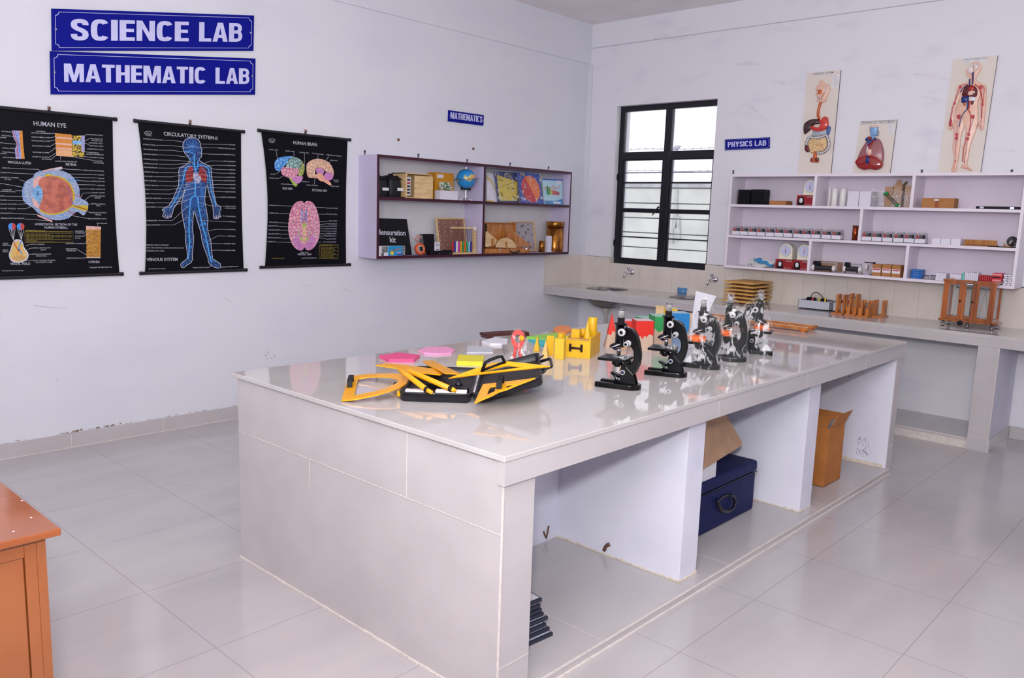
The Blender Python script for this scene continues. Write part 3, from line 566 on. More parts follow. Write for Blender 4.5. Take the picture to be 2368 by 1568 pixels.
def circ(p):
    p.txt('CIRCULATORY SYSTEM-II', 333, 182, 858, 228, 32, M_pw)
    p.fill(BODY, M_net, 1); p.line(BODY, 5, M_pw, 4, closed=True)
    p.fill([(545, 225), (600, 212), (660, 225), (688, 290), (690, 350), (650, 372), (560, 360), (528, 310), (525, 260)], M_net2, 2, 3)
    p.fill([(560, 610), (700, 615), (745, 700), (735, 800), (720, 860), (630, 900), (545, 850), (515, 820), (545, 700)], C('abdomen_dark', (8, 14, 34), c2=(30, 80, 150), kind='vor', scale=60, ramp=(.9, .02)), 2, 3)
    for P in ([(575, 490), (615, 485), (622, 560), (615, 630), (555, 640), (550, 560)], [(690, 485), (735, 500), (755, 560), (750, 640), (705, 630), (680, 560)]): p.fill(P, M_lung, 3, 4)
    p.line([(635, 360), (632, 440), (640, 520), (645, 600), (640, 700), (638, 770), (600, 800), (590, 870), (585, 960), (580, 1100), (585, 1250), (570, 1400)], 12, M_sky, 5, sm=3)
    p.line([(638, 770), (665, 800), (672, 870), (690, 960), (715, 1080), (750, 1200), (775, 1330), (800, 1430)], 12, M_sky, 5, sm=3)
    p.line([(636, 490), (580, 485), (545, 505), (535, 560), (520, 640), (490, 720), (440, 830), (390, 900)], 9, M_sky, 5, sm=3); p.line([(650, 490), (710, 480), (765, 505), (780, 570), (790, 680), (815, 780), (845, 880)], 9, M_sky, 5, sm=3)
    p.line([(668, 430), (665, 480), (645, 520)], 10, M_sky, 5); p.line([(585, 400), (610, 440), (630, 480)], 5, M_sky, 5)
    p.line([(700, 500), (755, 560), (765, 650)], 5, M_sky, 5, sm=3); p.line([(575, 500), (530, 560), (515, 650), (470, 760)], 5, M_sky, 5, sm=3)
    for (a, b_) in (((590, 880), (530, 870)), ((590, 870), (535, 900)), ((672, 880), (735, 870)), ((680, 900), (740, 920)), ((585, 1000), (540, 960)), ((690, 980), (750, 950)), ((583, 1150), (560, 1080)), ((735, 1160), (765, 1080)), ((585, 1250), (610, 1190)), ((755, 1230), (720, 1200))): p.line([a, b_], 5, M_blu, 5)
    for i in range(9): p.line([(700, 690+i*12), (725, 700+i*13), (690, 710+i*12)], 3, M_blu, 5)
    for a in range(0, 360, 40): p.line([(610, 290), (610+60*cos(RD(a)), 290+55*sin(RD(a)))], 4, M_blu, 5)
    p.line([(540, 345), (560, 335), (600, 350), (625, 355)], 7, M_sky, 6, sm=2)
    p.fill([(620, 560), (660, 540), (690, 580), (695, 630), (665, 650), (630, 620)], C('heart_pale', (205, 200, 210), c2=(60, 90, 170), scale=70), 6, 4); p.fill([(665, 560), (685, 560), (682, 590)], M_red, 7)
    p.line([(555, 650), (600, 640), (660, 650), (700, 655), (680, 690), (640, 700), (560, 720), (555, 650)], 3, M_pw, 6)
    p.txt('VENOUS SYSTEM', 165, 1415, 468, 1412, 27, M_pw); p.txt('PRINCIPAL VEINS OF THE BODY', 163, 1263, 383, 1264, 10, M_pw); p.txt('ONLY THE SUPERFICIAL VEINS ARE SHOWN ON THE', 163, 1290, 528, 1292, 10, M_pw); p.txt('FOREARMS AND HANDS', 163, 1320, 336, 1321, 10, M_pw)
    p.txt('Learning Resources in Zoology', 185, 1495, 348, 1493, 9, M_pw); p.txt('Copyright All Right Reserved', 890, 1478, 1062, 1471, 10, M_pw); p.txt('DORSAL VENOUS ARCH', 618, 1485, 776, 1482, 10, M_pw); p.line([(776, 1476), (805, 1455)], 2.6, M_pw)
    p.line([(180+38*cos(a), 160+17*sin(a)) for a in [i*pi/12 for i in range(24)]], 3, M_pw, 2, closed=True); p.txt('Dixon', 160, 165, 202, 168, 12, M_pw); p.txt('CH 108-02', 158, 187, 212, 190, 7, M_pw)
    Lf = [('SUPERIOR SAGITTAL SINUS', 130, 220, 327, 235, (530, 248)), ('STRAIGHT SINUS', 130, 276, 252, 285, (590, 305)), ('TRANSVERSE SINUS', 133, 323, 277, 332, (580, 352)), ('CERVICAL PLEXUS', 133, 370, 265, 378, (560, 395)), ('EXTERNAL JUGULAR', 136, 420, 280, 428, (600, 440)), ('INTERNAL JUGULAR', 137, 463, 276, 469, (640, 450)), ('RIGHT INNOMINATE', 138, 500, 270, 507, (600, 490)),
          ('SUPERIOR VENACAVA', 140, 545, 288, 552, (640, 515)), ('PULMONARY', 142, 588, 226, 592, (600, 560)), ('RIGHT CORONARY', 143, 630, 266, 636, (640, 590)), ('INFERIOR VENACAVA', 144, 676, 283, 681, (635, 655)), ('HEPATIC', 147, 717, 198, 719, (600, 680)), ('PORTAL', 148, 759, 194, 760, (620, 700)), ('SUPERIOR MESENTERIC', 150, 804, 313, 806, (640, 740)), ('COMMON ILIAC', 150, 848, 246, 848, (590, 810)), ('LONG THORACIC', 151, 890, 259, 890, (560, 820)),
          ('EXTERNAL ILIAC', 163, 1024, 271, 1022, (575, 870)), ('GREAT SAPHENOUS', 163, 1067, 298, 1065, (580, 980))]
    for t, x0, y0, x1, y1, e in Lf:
        p.txt(t, x0, y0, x1, y1, 10, M_pw); k = (x1+6, y1-5); mid = (x1+6+(e[0]-x1)*.45, y1-4+(2 if y1 < 900 else 0)); p.line([k, mid, e], 2.4, M_pw, 6)
    Rt = [('ANGULAR', 974, 278, 1033, 282, (695, 268)), ('INFERIOR SAGITTAL SINUS', 865, 311, 1034, 322, (570, 290)), ('ANTERIOR FACIAL', 920, 375, 1034, 380, (660, 355)), ('LEFT INNOMINATE', 920, 441, 1035, 446, (675, 470)), ('SUBCLAVIAN', 958, 483, 1037, 486, (735, 485)), ('CEPHALIC', 972, 525, 1036, 527, (790, 510)), ('AXILLARY', 975, 560, 1036, 562, (765, 545)), ('PULMONARY', 955, 598, 1036, 600, (690, 560)),
          ('LEFT CORONARY', 926, 632, 1036, 634, (690, 608)), ('BASILIC', 985, 670, 1036, 671, (780, 668)), ('SPLENIC', 983, 705, 1036, 706, (700, 697)), ('MEDIAN BASILIC', 935, 741, 1037, 742, (780, 733)), ('INFERIOR MESENTERIC', 888, 794, 1038, 796, (665, 777)), ('INTERNAL ILIAC', 934, 882, 1037, 884, (665, 835)), ('HYPOGASTRIC', 934, 901, 1038, 903, None), ('VOLAR DIGITAL', 937, 980, 1038, 985, (875, 990)),
          ('FEMORAL', 975, 1033, 1038, 1036, (700, 1015)), ('POPLITEAL', 966, 1110, 1037, 1112, (765, 1118)), ('PERONEAL', 966, 1175, 1036, 1177, (770, 1215)), ('POSTERIOR TIBIAL', 922, 1250, 1037, 1251, (770, 1245)), ('ANTERIOR TIBIAL', 933, 1315, 1036, 1316, (795, 1310))]
    for t, x0, y0, x1, y1, e in Rt:
        p.txt(t, x0, y0, x1, y1, 10, M_pw)
        if e: p.line([(x0-5, y0-5), (x0-5-(x0-e[0])*.5, y0-8), e], 2.4, M_pw, 6)
chart('black circulatory system chart with a blue veined body, hanging between the eye and brain charts', -4.472, -3.748, 1.963, 1.037, lambda k: .022+.03*sin(pi*k*.9), lambda k: .02+.006*sin(pi*k), (438, 281), circ, (300, 270), 4.239)
# ---------------------------------------------------------------- brain chart
GY = dict(kind='wave', scale=14, ramp=(.0, .22))
M_bb = C('brain_blue', (120, 180, 235), c2=(50, 120, 200), kind='vor', scale=42, ramp=(.22, .04)); M_bg = C('brain_sage', (165, 195, 190), c2=(95, 130, 130), kind='vor', scale=42, ramp=(.22, .04)); M_bo = C('brain_olive', (180, 190, 110), c2=(120, 130, 60), kind='vor', scale=42, ramp=(.22, .04))
M_bp = C('brain_pink', (235, 175, 190), c2=(190, 110, 140), kind='vor', scale=42, ramp=(.22, .04)); M_bc = C('brain_peach', (235, 200, 175), c2=(200, 150, 125), kind='vor', scale=42, ramp=(.22, .04)); M_cb = C('cerebellum_magenta', (215, 150, 205), c2=(180, 100, 165), scale=60, stretch=(1, 1, 4)); M_sc = C('spinal_green', (170, 190, 90))
def brain(p):
    p.txt('HUMAN BRAIN', 405, 200, 660, 224, 32, M_pw); p.txt('SIDE VIEW', 291, 683, 400, 689, 22, M_pw); p.txt('SECTIONAL VIEW', 607, 700, 765, 711, 22, M_pw); p.txt('VENTRAL  VIEW', 452, 1385, 600, 1386, 18, M_pw); p.txt('SPINAL CORD', 484, 1361, 564, 1361, 10, M_pw)
    p.fill([(360, 555), (400, 560), (425, 605), (450, 630), (440, 650), (415, 645), (385, 600)], M_sc, 1, 4)
    p.fill([(375, 550), (500, 540), (495, 590), (460, 620), (420, 610), (395, 580)], M_cb, 2, 4)
    p.fill([(205, 420), (220, 370), (270, 340), (350, 330), (400, 335), (340, 400), (300, 445), (260, 490), (215, 470)], M_bb, 3, 4)
    p.fill([(370, 345), (430, 342), (480, 365), (500, 410), (470, 460), (400, 460), (330, 450), (345, 390)], M_bg, 3, 4)
    p.fill([(490, 375), (520, 420), (525, 480), (505, 530), (465, 545), (460, 470)], M_bo, 3, 4)
    p.fill([(275, 460), (320, 445), (400, 455), (465, 470), (455, 520), (400, 555), (330, 550), (285, 520)], M_bp, 4, 4)
    p.fill([(545, 450), (560, 400), (610, 368), (670, 355), (740, 370), (800, 410), (835, 480), (830, 540), (760, 500), (720, 460), (650, 455), (640, 520), (660, 560), (610, 560), (560, 545)], M_bc, 2, 4)
    p.fill([(640, 460), (700, 450), (740, 480), (720, 540), (670, 540)], M_cb, 1); p.fill([(640, 530), (700, 510), (740, 550), (810, 620), (795, 640), (730, 600), (690, 590)], C('stem_peach', (240, 175, 150)), 3, 3)
    p.disc(782, 543, 50, M_cb, 4, 46)
    p.fill([(520, 830), (500, 808), (440, 818), (395, 870), (370, 940), (355, 1040), (355, 1130), (375, 1220), (410, 1290), (460, 1330), (505, 1330), (525, 1300), (550, 1330), (600, 1325), (650, 1270), (680, 1200), (690, 1110), (685, 1010), (665, 920), (640, 860), (600, 815), (550, 808)], M_bp, 1, 4)
    p.fill([(400, 1230), (450, 1180), (520, 1270), (600, 1180), (650, 1230), (600, 1320), (550, 1325), (525, 1300), (500, 1328), (450, 1320)], M_cb, 2, 3)
    p.fill([(505, 1070), (545, 1070), (550, 1110), (540, 1240), (525, 1275), (510, 1240), (500, 1110)], M_bc, 3, 3); p.line([(525, 830), (522, 1060)], 5, C('fissure', (150, 90, 120)), 3)
    for x in (500, 541): p.line([(x, 900), (x-2, 1030)], 12, M_bb, 3)
    p.fill([(500, 1055), (520, 1040), (545, 1050), (540, 1080), (510, 1080)], M_sc, 4, 3)
    for x in (470, 575): p.line([(x, 1120), (x, 1190)], 8, M_bg, 4)
    for x in (492, 555): p.disc(x, 1215, 13, M_sc, 4, 20)
    for x in (505, 545):
        for r in (20, 34, 48): p.line([(x-(1 if x < 520 else -1)*r*cos(a)*1.2, 1260+r*sin(a)) for a in [i*pi/8*1-.6 for i in range(6)]], 3, C('fissure', (150, 90, 120)), 4)
    p.line([(178+34*cos(a), 158+17*sin(a)) for a in [i*pi/12 for i in range(24)]], 3, M_pw, 2, closed=True); p.txt('Dixon', 160, 163, 196, 166, 12, M_pw); p.txt('CH 108-04', 152, 185, 205, 189, 7, M_pw)
    labels(p, [('FRONTAL LOBE', 149, 262, 244, 269, [(222, 272), (238, 358)]), ('PARIETAL LOBE', 322, 277, 418, 285, [(412, 288), (413, 340)]), ('OCCIPITAL LOBE', 471, 292, 568, 301, [(525, 302), (525, 440)]), ('CORPUS CALLOSUM', 605, 302, 727, 316, [(668, 312), (668, 400)]), ('INTERTHALAMIC ADHESION', 760, 318, 918, 335, [(785, 325), (752, 380)]), ('PINEAL BODY', 803, 377, 880, 383, [(802, 378), (788, 410)]),
               ('SULCUS', 162, 525, 213, 526, [(220, 520), (262, 490)]), ('TEMPORAL LOBE', 148, 567, 248, 571, [(253, 566), (295, 540)]), ('SPINAL CORD', 275, 630, 365, 634, [(370, 630), (415, 632)]), ('CEREBELLUM', 500, 604, 575, 608, [(498, 600), (480, 590)]), ('LATERAL VENTRICLE', 545, 641, 667, 648, [(628, 630), (638, 560)]), ('PITUITARY', 832, 588, 894, 592), ('GLAND', 842, 605, 884, 608), ('SPINAL CORD', 808, 653, 892, 658),
               ('FRONTAL LOBE', 149, 858, 230, 859, [(236, 855), (420, 863)]), ('TEMPORAL LOBE', 149, 941, 243, 942, [(248, 940), (370, 942)]), ('OPTIC CHIASMA', 148, 1038, 236, 1039, [(240, 1037), (500, 1048)]), ('MAMILLARY BODY', 142, 1077, 246, 1078, [(250, 1077), (500, 1088)]), ('TROCHLEAR NERVE', 140, 1121, 265, 1121, [(270, 1118), (480, 1118)]), ('ABDUCENT NERVE', 138, 1163, 257, 1163, [(262, 1160), (500, 1160)]), ('MEDULLA OBLONGATA', 135, 1202, 279, 1205, [(288, 1206), (510, 1190)]), ('CEREBELLUM', 133, 1246, 223, 1246, [(230, 1244), (440, 1250)]),
               ('OLFACTORY BULB', 763, 888, 881, 890, [(757, 878), (545, 868)]), ('OLFACTORY TRACT', 753, 950, 876, 956, [(748, 948), (545, 946)]), ('OPTIC NERVE', 785, 1025, 873, 1025, [(780, 1021), (560, 1040)]), ('INFUNDIBULUM', 777, 1056, 873, 1056, [(772, 1049), (540, 1072)]), ('UNCUS', 826, 1080, 872, 1080, [(822, 1074), (600, 1080)]), ('OCULOMOTOR NERVE', 748, 1107, 870, 1108, [(742, 1102), (570, 1105)]), ('PONS', 832, 1134, 868, 1134, [(828, 1129), (540, 1125)]), ('TRIGEMINAL NERVE', 758, 1159, 866, 1159, [(752, 1156), (600, 1156)]),
               ('VESTIBULOCOCHLEAR N', 732, 1184, 865, 1185, [(728, 1182), (600, 1170)]), ('FACIAL NERVE', 784, 1216, 863, 1216, [(780, 1216), (640, 1190)]), ('X, XI, XII CRANIAL NERVES', 722, 1249, 862, 1249, [(702, 1247), (560, 1235)]), ('Copyright All Right Reserved', 493, 1420, 655, 1418)], 10)
    p.txt('Learning Resources in Zoology', 178, 1421, 312, 1420, 8, M_py); p.line([(685, 1278), (887, 1275), (885, 1418), (683, 1418)], 2.5, M_py, 1, closed=True)
    p.txt('INTERESTING FACTS', 692, 1283, 824, 1282, 10, M_py)
    for i in range(9): p.txt('The human brain weighs about three'[:34-(i*7 % 12)], 698, 1302+i*13.5, 880-(i*41 % 60), 1301+i*13.5, 7, M_py)
chart('black human brain chart, nearest of the wall charts to the maroon edged shelf cabinet', -3.642, -2.884, 1.983, 1.052, lambda k: .022+.055*sin(pi*k*.85)*(1-k*.4), lambda k: .022+.008*sin(pi*k)+.012*k, (705, 303), brain, (590, 290), 4.613)
# ================================================================== blue signs
M_sb = mat('sign_blue_enamel', (3, 14, 138), .5, scale=6, var=.06, spec=.15); M_sw = mat('sign_letter_white', (205, 205, 246), .4); M_sbk = mat('sign_black_edge', (15, 15, 20), .4)
# heavy condensed capitals drawn as strokes in a unit-high cell
def _arc(cx, cy, rx, ry, a0, a1, n=10, p=2.5):
    o = []
    for i in range(n+1):
        t = RD(a0+(a1-a0)*i/n); o.append((cx+rx*math.copysign(abs(cos(t))**(2/p), cos(t)), cy+ry*math.copysign(abs(sin(t))**(2/p), sin(t))))
    return o
GW = .215
def glyph(c):
    w = .56; g = GW; r = []          # returns width, list of quads or stroke paths
    R = lambda x0, y0, x1, y1: [(x0, y0), (x1, y0), (x1, y1), (x0, y1)]
    if c == 'I': return g, [R(0, 0, g, 1)], []
    if c == 'L': return .50, [R(0, 0, g, 1), R(g, 0, .50, .17)], []
    if c == 'E': return .50, [R(0, 0, g, 1), R(g, 0, .50, .17), R(g, .83, .50, 1), R(g, .43, .47, .59)], []
    if c == 'T': return .54, [R(.1625, 0, .1625+g, .83), R(0, .83, .54, 1)], []
    if c == 'H': return .60, [R(0, 0, g, 1), R(.60-g, 0, .60, 1), R(g, .42, .60-g, .59)], []
    if c == 'N': return .62, [R(0, 0, .19, 1), R(.43, 0, .62, 1), [(.19, .62), (.43, 0), (.43, .40), (.19, 1)]], []
    if c == 'M': return .80, [R(0, 0, .18, 1), R(.62, 0, .80, 1), [(.18, .55), (.33, 0), (.40, .0), (.40, .34), (.28, 1), (.18, 1)], [(.62, .55), (.47, 0), (.40, .0), (.40, .34), (.52, 1), (.62, 1)]], []
    if c == 'A': return .64, [[(0, 0), (.20, 0), (.265, .36), (.32, .74), (.32, 1), (.21, 1)], [(.64, 0), (.43, 1), (.32, 1), (.32, .74), (.375, .36), (.44, 0)], [(.235, .2), (.405, .2), (.375, .36), (.265, .36)]], []
    if c == 'Y': return .62, [R(.205, 0, .205+g, .42), [(0, 1), (.21, 1), (.31, .66), (.41, 1), (.62, 1), (.42, .42), (.2, .42)]], []
    if c == 'P': return .56, [R(0, 0, g, 1)], [(.17, [(.15, .915)]+_arc(.27, .70, .19, .215, 90, -90, 10)+[(.15, .485)])]
    if c == 'B': return .58, [R(0, 0, g, 1)], [(.17, [(.15, .915)]+_arc(.28, .72, .19, .195, 90, -90, 10)+[(.15, .53)]), (.17, [(.15, .52)]+_arc(.29, .305, .20, .22, 90, -90, 10)+[(.15, .085)])]
    if c == 'C': return .58, [], [(.195, _arc(.29, .5, .19, .41, 38, 322, 26, 3))]
    if c == 'S': return .56, [], [(.19, [(.45, .72)]+_arc(.28, .73, .175, .18, 5, 180, 10, 2.6)+[(.12, .64), (.20, .555), (.36, .46), (.44, .37)]+_arc(.28, .27, .175, .18, 0, -185, 10, 2.6))]
    return .3, [], []
def block(mb, s, o, ax, ay, m):
    gs = [glyph(c) for c in s]; sp = .055; W = sum(g[0] for g in gs)+sp*(len(gs)-1); x = 0
    for w, polys, strokes in gs:
        T = lambda px, py: o + ax*((x+px)/W) + ay*py
        for q in polys:
            P = [T(*v) for v in q]; n = (P[1]-P[0]).cross(P[2]-P[1]); 
            if n.dot(ax.cross(ay)) < 0: P.reverse()
            mb.poly(P, m)
        for si, (wd, path) in enumerate(strokes):
            L = []; R = []; k = len(path); oo = ax.cross(ay).normalized()*.0003*(si+1)
            for i, (px, py) in enumerate(path):
                a_ = path[max(0, i-1)]; c_ = path[min(k-1, i+1)]; dx, dy = c_[0]-a_[0], c_[1]-a_[1]; d = math.hypot(dx, dy) or 1
                L.append(T(px-dy/d*wd/2, py+dx/d*wd/2)+oo); R.append(T(px+dy/d*wd/2, py-dx/d*wd/2)+oo)
            mb.add(L+R, [(i, k+i, k+i+1, i+1) for i in range(k-1)], m)
        x += w+sp
def sign(name, label, f, nrm, quad, words, t, hfrac, border=True, base=.012, bold=.035, letters=None, screws=True):
    A, B_, C_, D = [f(x, y, base) for x, y in quad]; nrm = V(nrm)     # top left, top right, bottom right, bottom left
    c0 = (A+B_+C_+D)/4; a = ((B_-A)+(C_-D))/2; w = a.length; a.normalize(); up = ((A-D)+(B_-C_))/2; h = up.length; up.normalize()
    root = thing(name, label, 'sign', c0 - nrm*base); 
    def P(u, v, l=0): return c0 + a*(u*w/2)+up*(v*h/2) + nrm*l - root.location
    b = MB(); b.hexa([P(-1, -1, -.010), P(1, -1, -.010), P(1, 1, -.010), P(-1, 1, -.010)], [P(-1, -1), P(1, -1), P(1, 1), P(-1, 1)], M_sb)
    if border:
        m_, r, lw = .05*h/w*2.0, .1, .012
        ex = 1-.075*h/w*2; ey = .86; cy = .17; cr = cy*h/w
        pts = []
        for (sx, sy) in ((1, 1), (-1, 1), (-1, -1), (1, -1)):
            arc = [(sx*(ex-cr*cos(q)), sy*(ey-cy*sin(q))) for q in [pi/2*i/4 for i in range(5)]]
            pts += arc[::-1] if sx*sy > 0 else arc
            # each corner is scooped
        pts = [(x, y) for x, y in pts]; n = len(pts); k = lw*h
        ins = [(x-math.copysign(k/w*2, x), y-math.copysign(k/h*2*.9, y)) for x, y in pts]
        vs = [P(x, y, .0012) for x, y in pts]+[P(x, y, .0012) for x, y in ins]
        b.add(vs, [(i, (i+1) % n, n+(i+1) % n, n+i) for i in range(n)], M_sw)
    for wd, u0, u1, v in words:
        block(b, wd, P(u0, v, .0015), a*((u1-u0)*w/2), up*(h*hfrac), M_sw)
    b.build('sign_plate', root, 0)
    if screws:
        for u in (-.965, .965):
            b = MB(); q = P(u, .02, 0); b.cone(q, q+nrm*.004, .007 if w > .5 else .003, .004 if w > .5 else .002, M_chr, 12); b.build('screw', root)
    return root
FXn = (1, 0, 0); FYn = (0, -1, 0); FY = lambda px, py, d: RW(px, py, -d)
sign('name_sign', 'long blue sign reading SCIENCE LAB, upper of the two large signs', FX, FXn, [(122, 23), (586, 33), (588, 120), (118, 114)], [('SCIENCE', -.845, .275, -.50), ('LAB', .385, .865, -.50)], 0, .52, bold=.045)
sign('name_sign', 'long blue sign reading MATHEMATIC LAB, lower of the two large signs', FX, FXn, [(119, 123), (589, 131), (592, 223), (115, 213)], [('MATHEMATIC', -.89, .45, -.42), ('LAB', .55, .93, -.42)], 0, .43, bold=.045)
sign('name_sign', 'small plain blue sign reading MATHEMATICS above the maroon edged cabinet', FX, FXn, [(1038, 255), (1119, 266), (1118, 291), (1037, 280)], [('MATHEMATICS', -.91, .92, -.45)], 0, .58, False, bold=.05)
sign('name_sign', 'small blue bordered sign reading PHYSICS LAB beside the window', FY, FYn, [(1676, 322.5), (1779.5, 317.5), (1779, 343), (1676, 347.5)], [('PHYSICS', -.86, .26, -.48), ('LAB', .36, .87, -.48)], 0, .50, bold=.045)
# small rust plugs on the wall
for (px, py, lab) in ((921, 323, 'small reddish wall plug with a bent nail, left below the MATHEMATICS sign'), (1094, 344, 'small reddish wall plug directly under the MATHEMATICS sign')):
    p = LW(px, py); b = MB(); b.box(0, .004, p.y-.010, p.y+.010, p.z-.010, p.z+.010, M_rust); b.cyl((0, p.y+.001, p.z+.002), (.014, p.y+.004, p.z-.004), .003, M_rust, 8); tag(b.build('rusty_plug', bevel=.001), lab, 'nail', 'bare plugs on the left wall')
# ================================================================== relief anatomy boards standing on the shelf
def inset(pts, d):
    n = len(pts); out = []; ar = sum(pts[i-1][0]*pts[i][1]-pts[i][0]*pts[i-1][1] for i in range(n)); sg = 1 if ar > 0 else -1
    for i in range(n):
        (x0, y0), (x1, y1), (x2, y2) = pts[i-1], pts[i], pts[(i+1) % n]
        dx, dy = x2-x0, y2-y0; L = math.hypot(dx, dy) or 1; out.append((x1-sg*dy/L*d, y1+sg*dx/L*d))
    return out
def relief(pr, pts, h, m, d=6, sm=3, base=0):
    """raised, domed plaster shape: px outline, height h in metres, edge rounding d px"""
    if sm: pts = [(p[0], p[1]) for p in smooth([(x, y, 0) for x, y in pts], True, sm)]
    n = len(pts); rings = []
    for k, (dd, hh) in enumerate(((0, 0), (0, .55), (.35, .85), (1, 1))):
        q = inset(pts, d*dd) if dd else pts; rings += [pr.f(pr.o[0]+x/pr.s, pr.o[1]+y/pr.s, pr.b) + pr.n*(base+h*hh) for x, y in q]
    ar = sum(pts[i-1][0]*pts[i][1]-pts[i][0]*pts[i-1][1] for i in range(n)); fl = ar > 0
    fs = []
    for j in range(3):
        for i in range(n):
            f = (j*n+i, j*n+(i+1) % n, (j+1)*n+(i+1) % n, (j+1)*n+i); fs.append(f[::-1] if fl else f)
    top = tuple(range(3*n, 4*n)); fs.append(top[::-1] if fl else top)
    pr.mb.add(rings, fs, m, True)
def rtube(pr, pts, wd, m, h=.004, sm=3):
    if sm: pts = [(p[0], p[1]) for p in smooth([(x, y, 0) for x, y in pts], False, sm)]
    P = [pr.f(pr.o[0]+x/pr.s, pr.o[1]+y/pr.s, pr.b)+pr.n*h for x, y in pts]
    pr.mb.tube(P, wd/pr.s/FPX*7.2/2, m, 6)
M_bd = mat('cream_plastic_board', (226, 216, 208), .35, scale=5, var=.02); M_be = mat('board_edge_grey', (120, 112, 118), .6)
M_skin = mat('relief_flesh', (238, 198, 178), .35, scale=40, c2=(228, 180, 160)); M_liv = mat('relief_liver', (64, 22, 26), .12, scale=30, coat=.6); M_sto = mat('relief_stomach_red', (214, 62, 50), .15, scale=60, c2=(190, 45, 42), coat=.5)
M_gor = mat('relief_orange', (205, 105, 55), .2, scale=50, c2=(180, 80, 50)); M_gry = mat('relief_grey_blue', (176, 184, 200), .4); M_spl = mat('relief_spleen_blue', (70, 100, 160), .3); M_crm = mat('relief_intestine_cream', (232, 200, 150), .3, c2=(190, 142, 92), kind='vor', scale=55, ramp=(.12, .01), bump=.4)
M_hau = mat('relief_colon_black', (38, 38, 36), .3); M_wht = mat('relief_white', (232, 228, 230), .3); M_mar = mat('relief_maroon', (96, 24, 30), .2, coat=.4); M_pr = mat('relief_bright_red', (190, 30, 24), .15, coat=.5)
M_drd = mat('relief_diaphragm_red', (150, 20, 16), .1, coat=.8); M_lng = mat('relief_lung_mauve', (160, 100, 108), .3, scale=90); M_dbl = mat('relief_deep_blue', (32, 52, 120), .25); M_lbl = mat('relief_light_blue', (130, 175, 225), .3)
M_bone = mat('relief_bone_white', (240, 225, 222), .35); M_rose = mat('relief_rose_red', (190, 60, 80), .35); M_txtk = mat('print_black', (30, 28, 34), .6); M_txg = mat('print_grey', (130, 128, 150), .6); M_pap = mat('paper_label', (232, 228, 232), .6)
def board(label, quad, paint):
    A, B_, C_, D = [RW(x, y, -.012) for x, y in quad]
    root = thing('anatomy_board', label, 'anatomy model', ((D.x+C_.x)/2, -.012, 1.863), group=None)
    T = Mx.Translation(-root.location); D.z = C_.z = 1.8635
    b = MB(); b.M = T; dn = V((0, .011, 0)); b.hexa([D+dn, C_+dn, B_+dn, A+dn], [D, C_, B_, A], M_bd)
    b.hexa([C_+dn, C_+V((.002, 0, 0))+dn, B_+V((.002, 0, 0))+dn, B_+dn], [C_, C_+V((.002, 0, 0)), B_+V((.002, 0, 0)), B_], M_be); b.build('backing_board', root)
    def layer(name):
        bb = MB(); bb.M = T; return bb
    paint(root, layer); return root
FYb = lambda px, py, d: RW(px, py, -d)
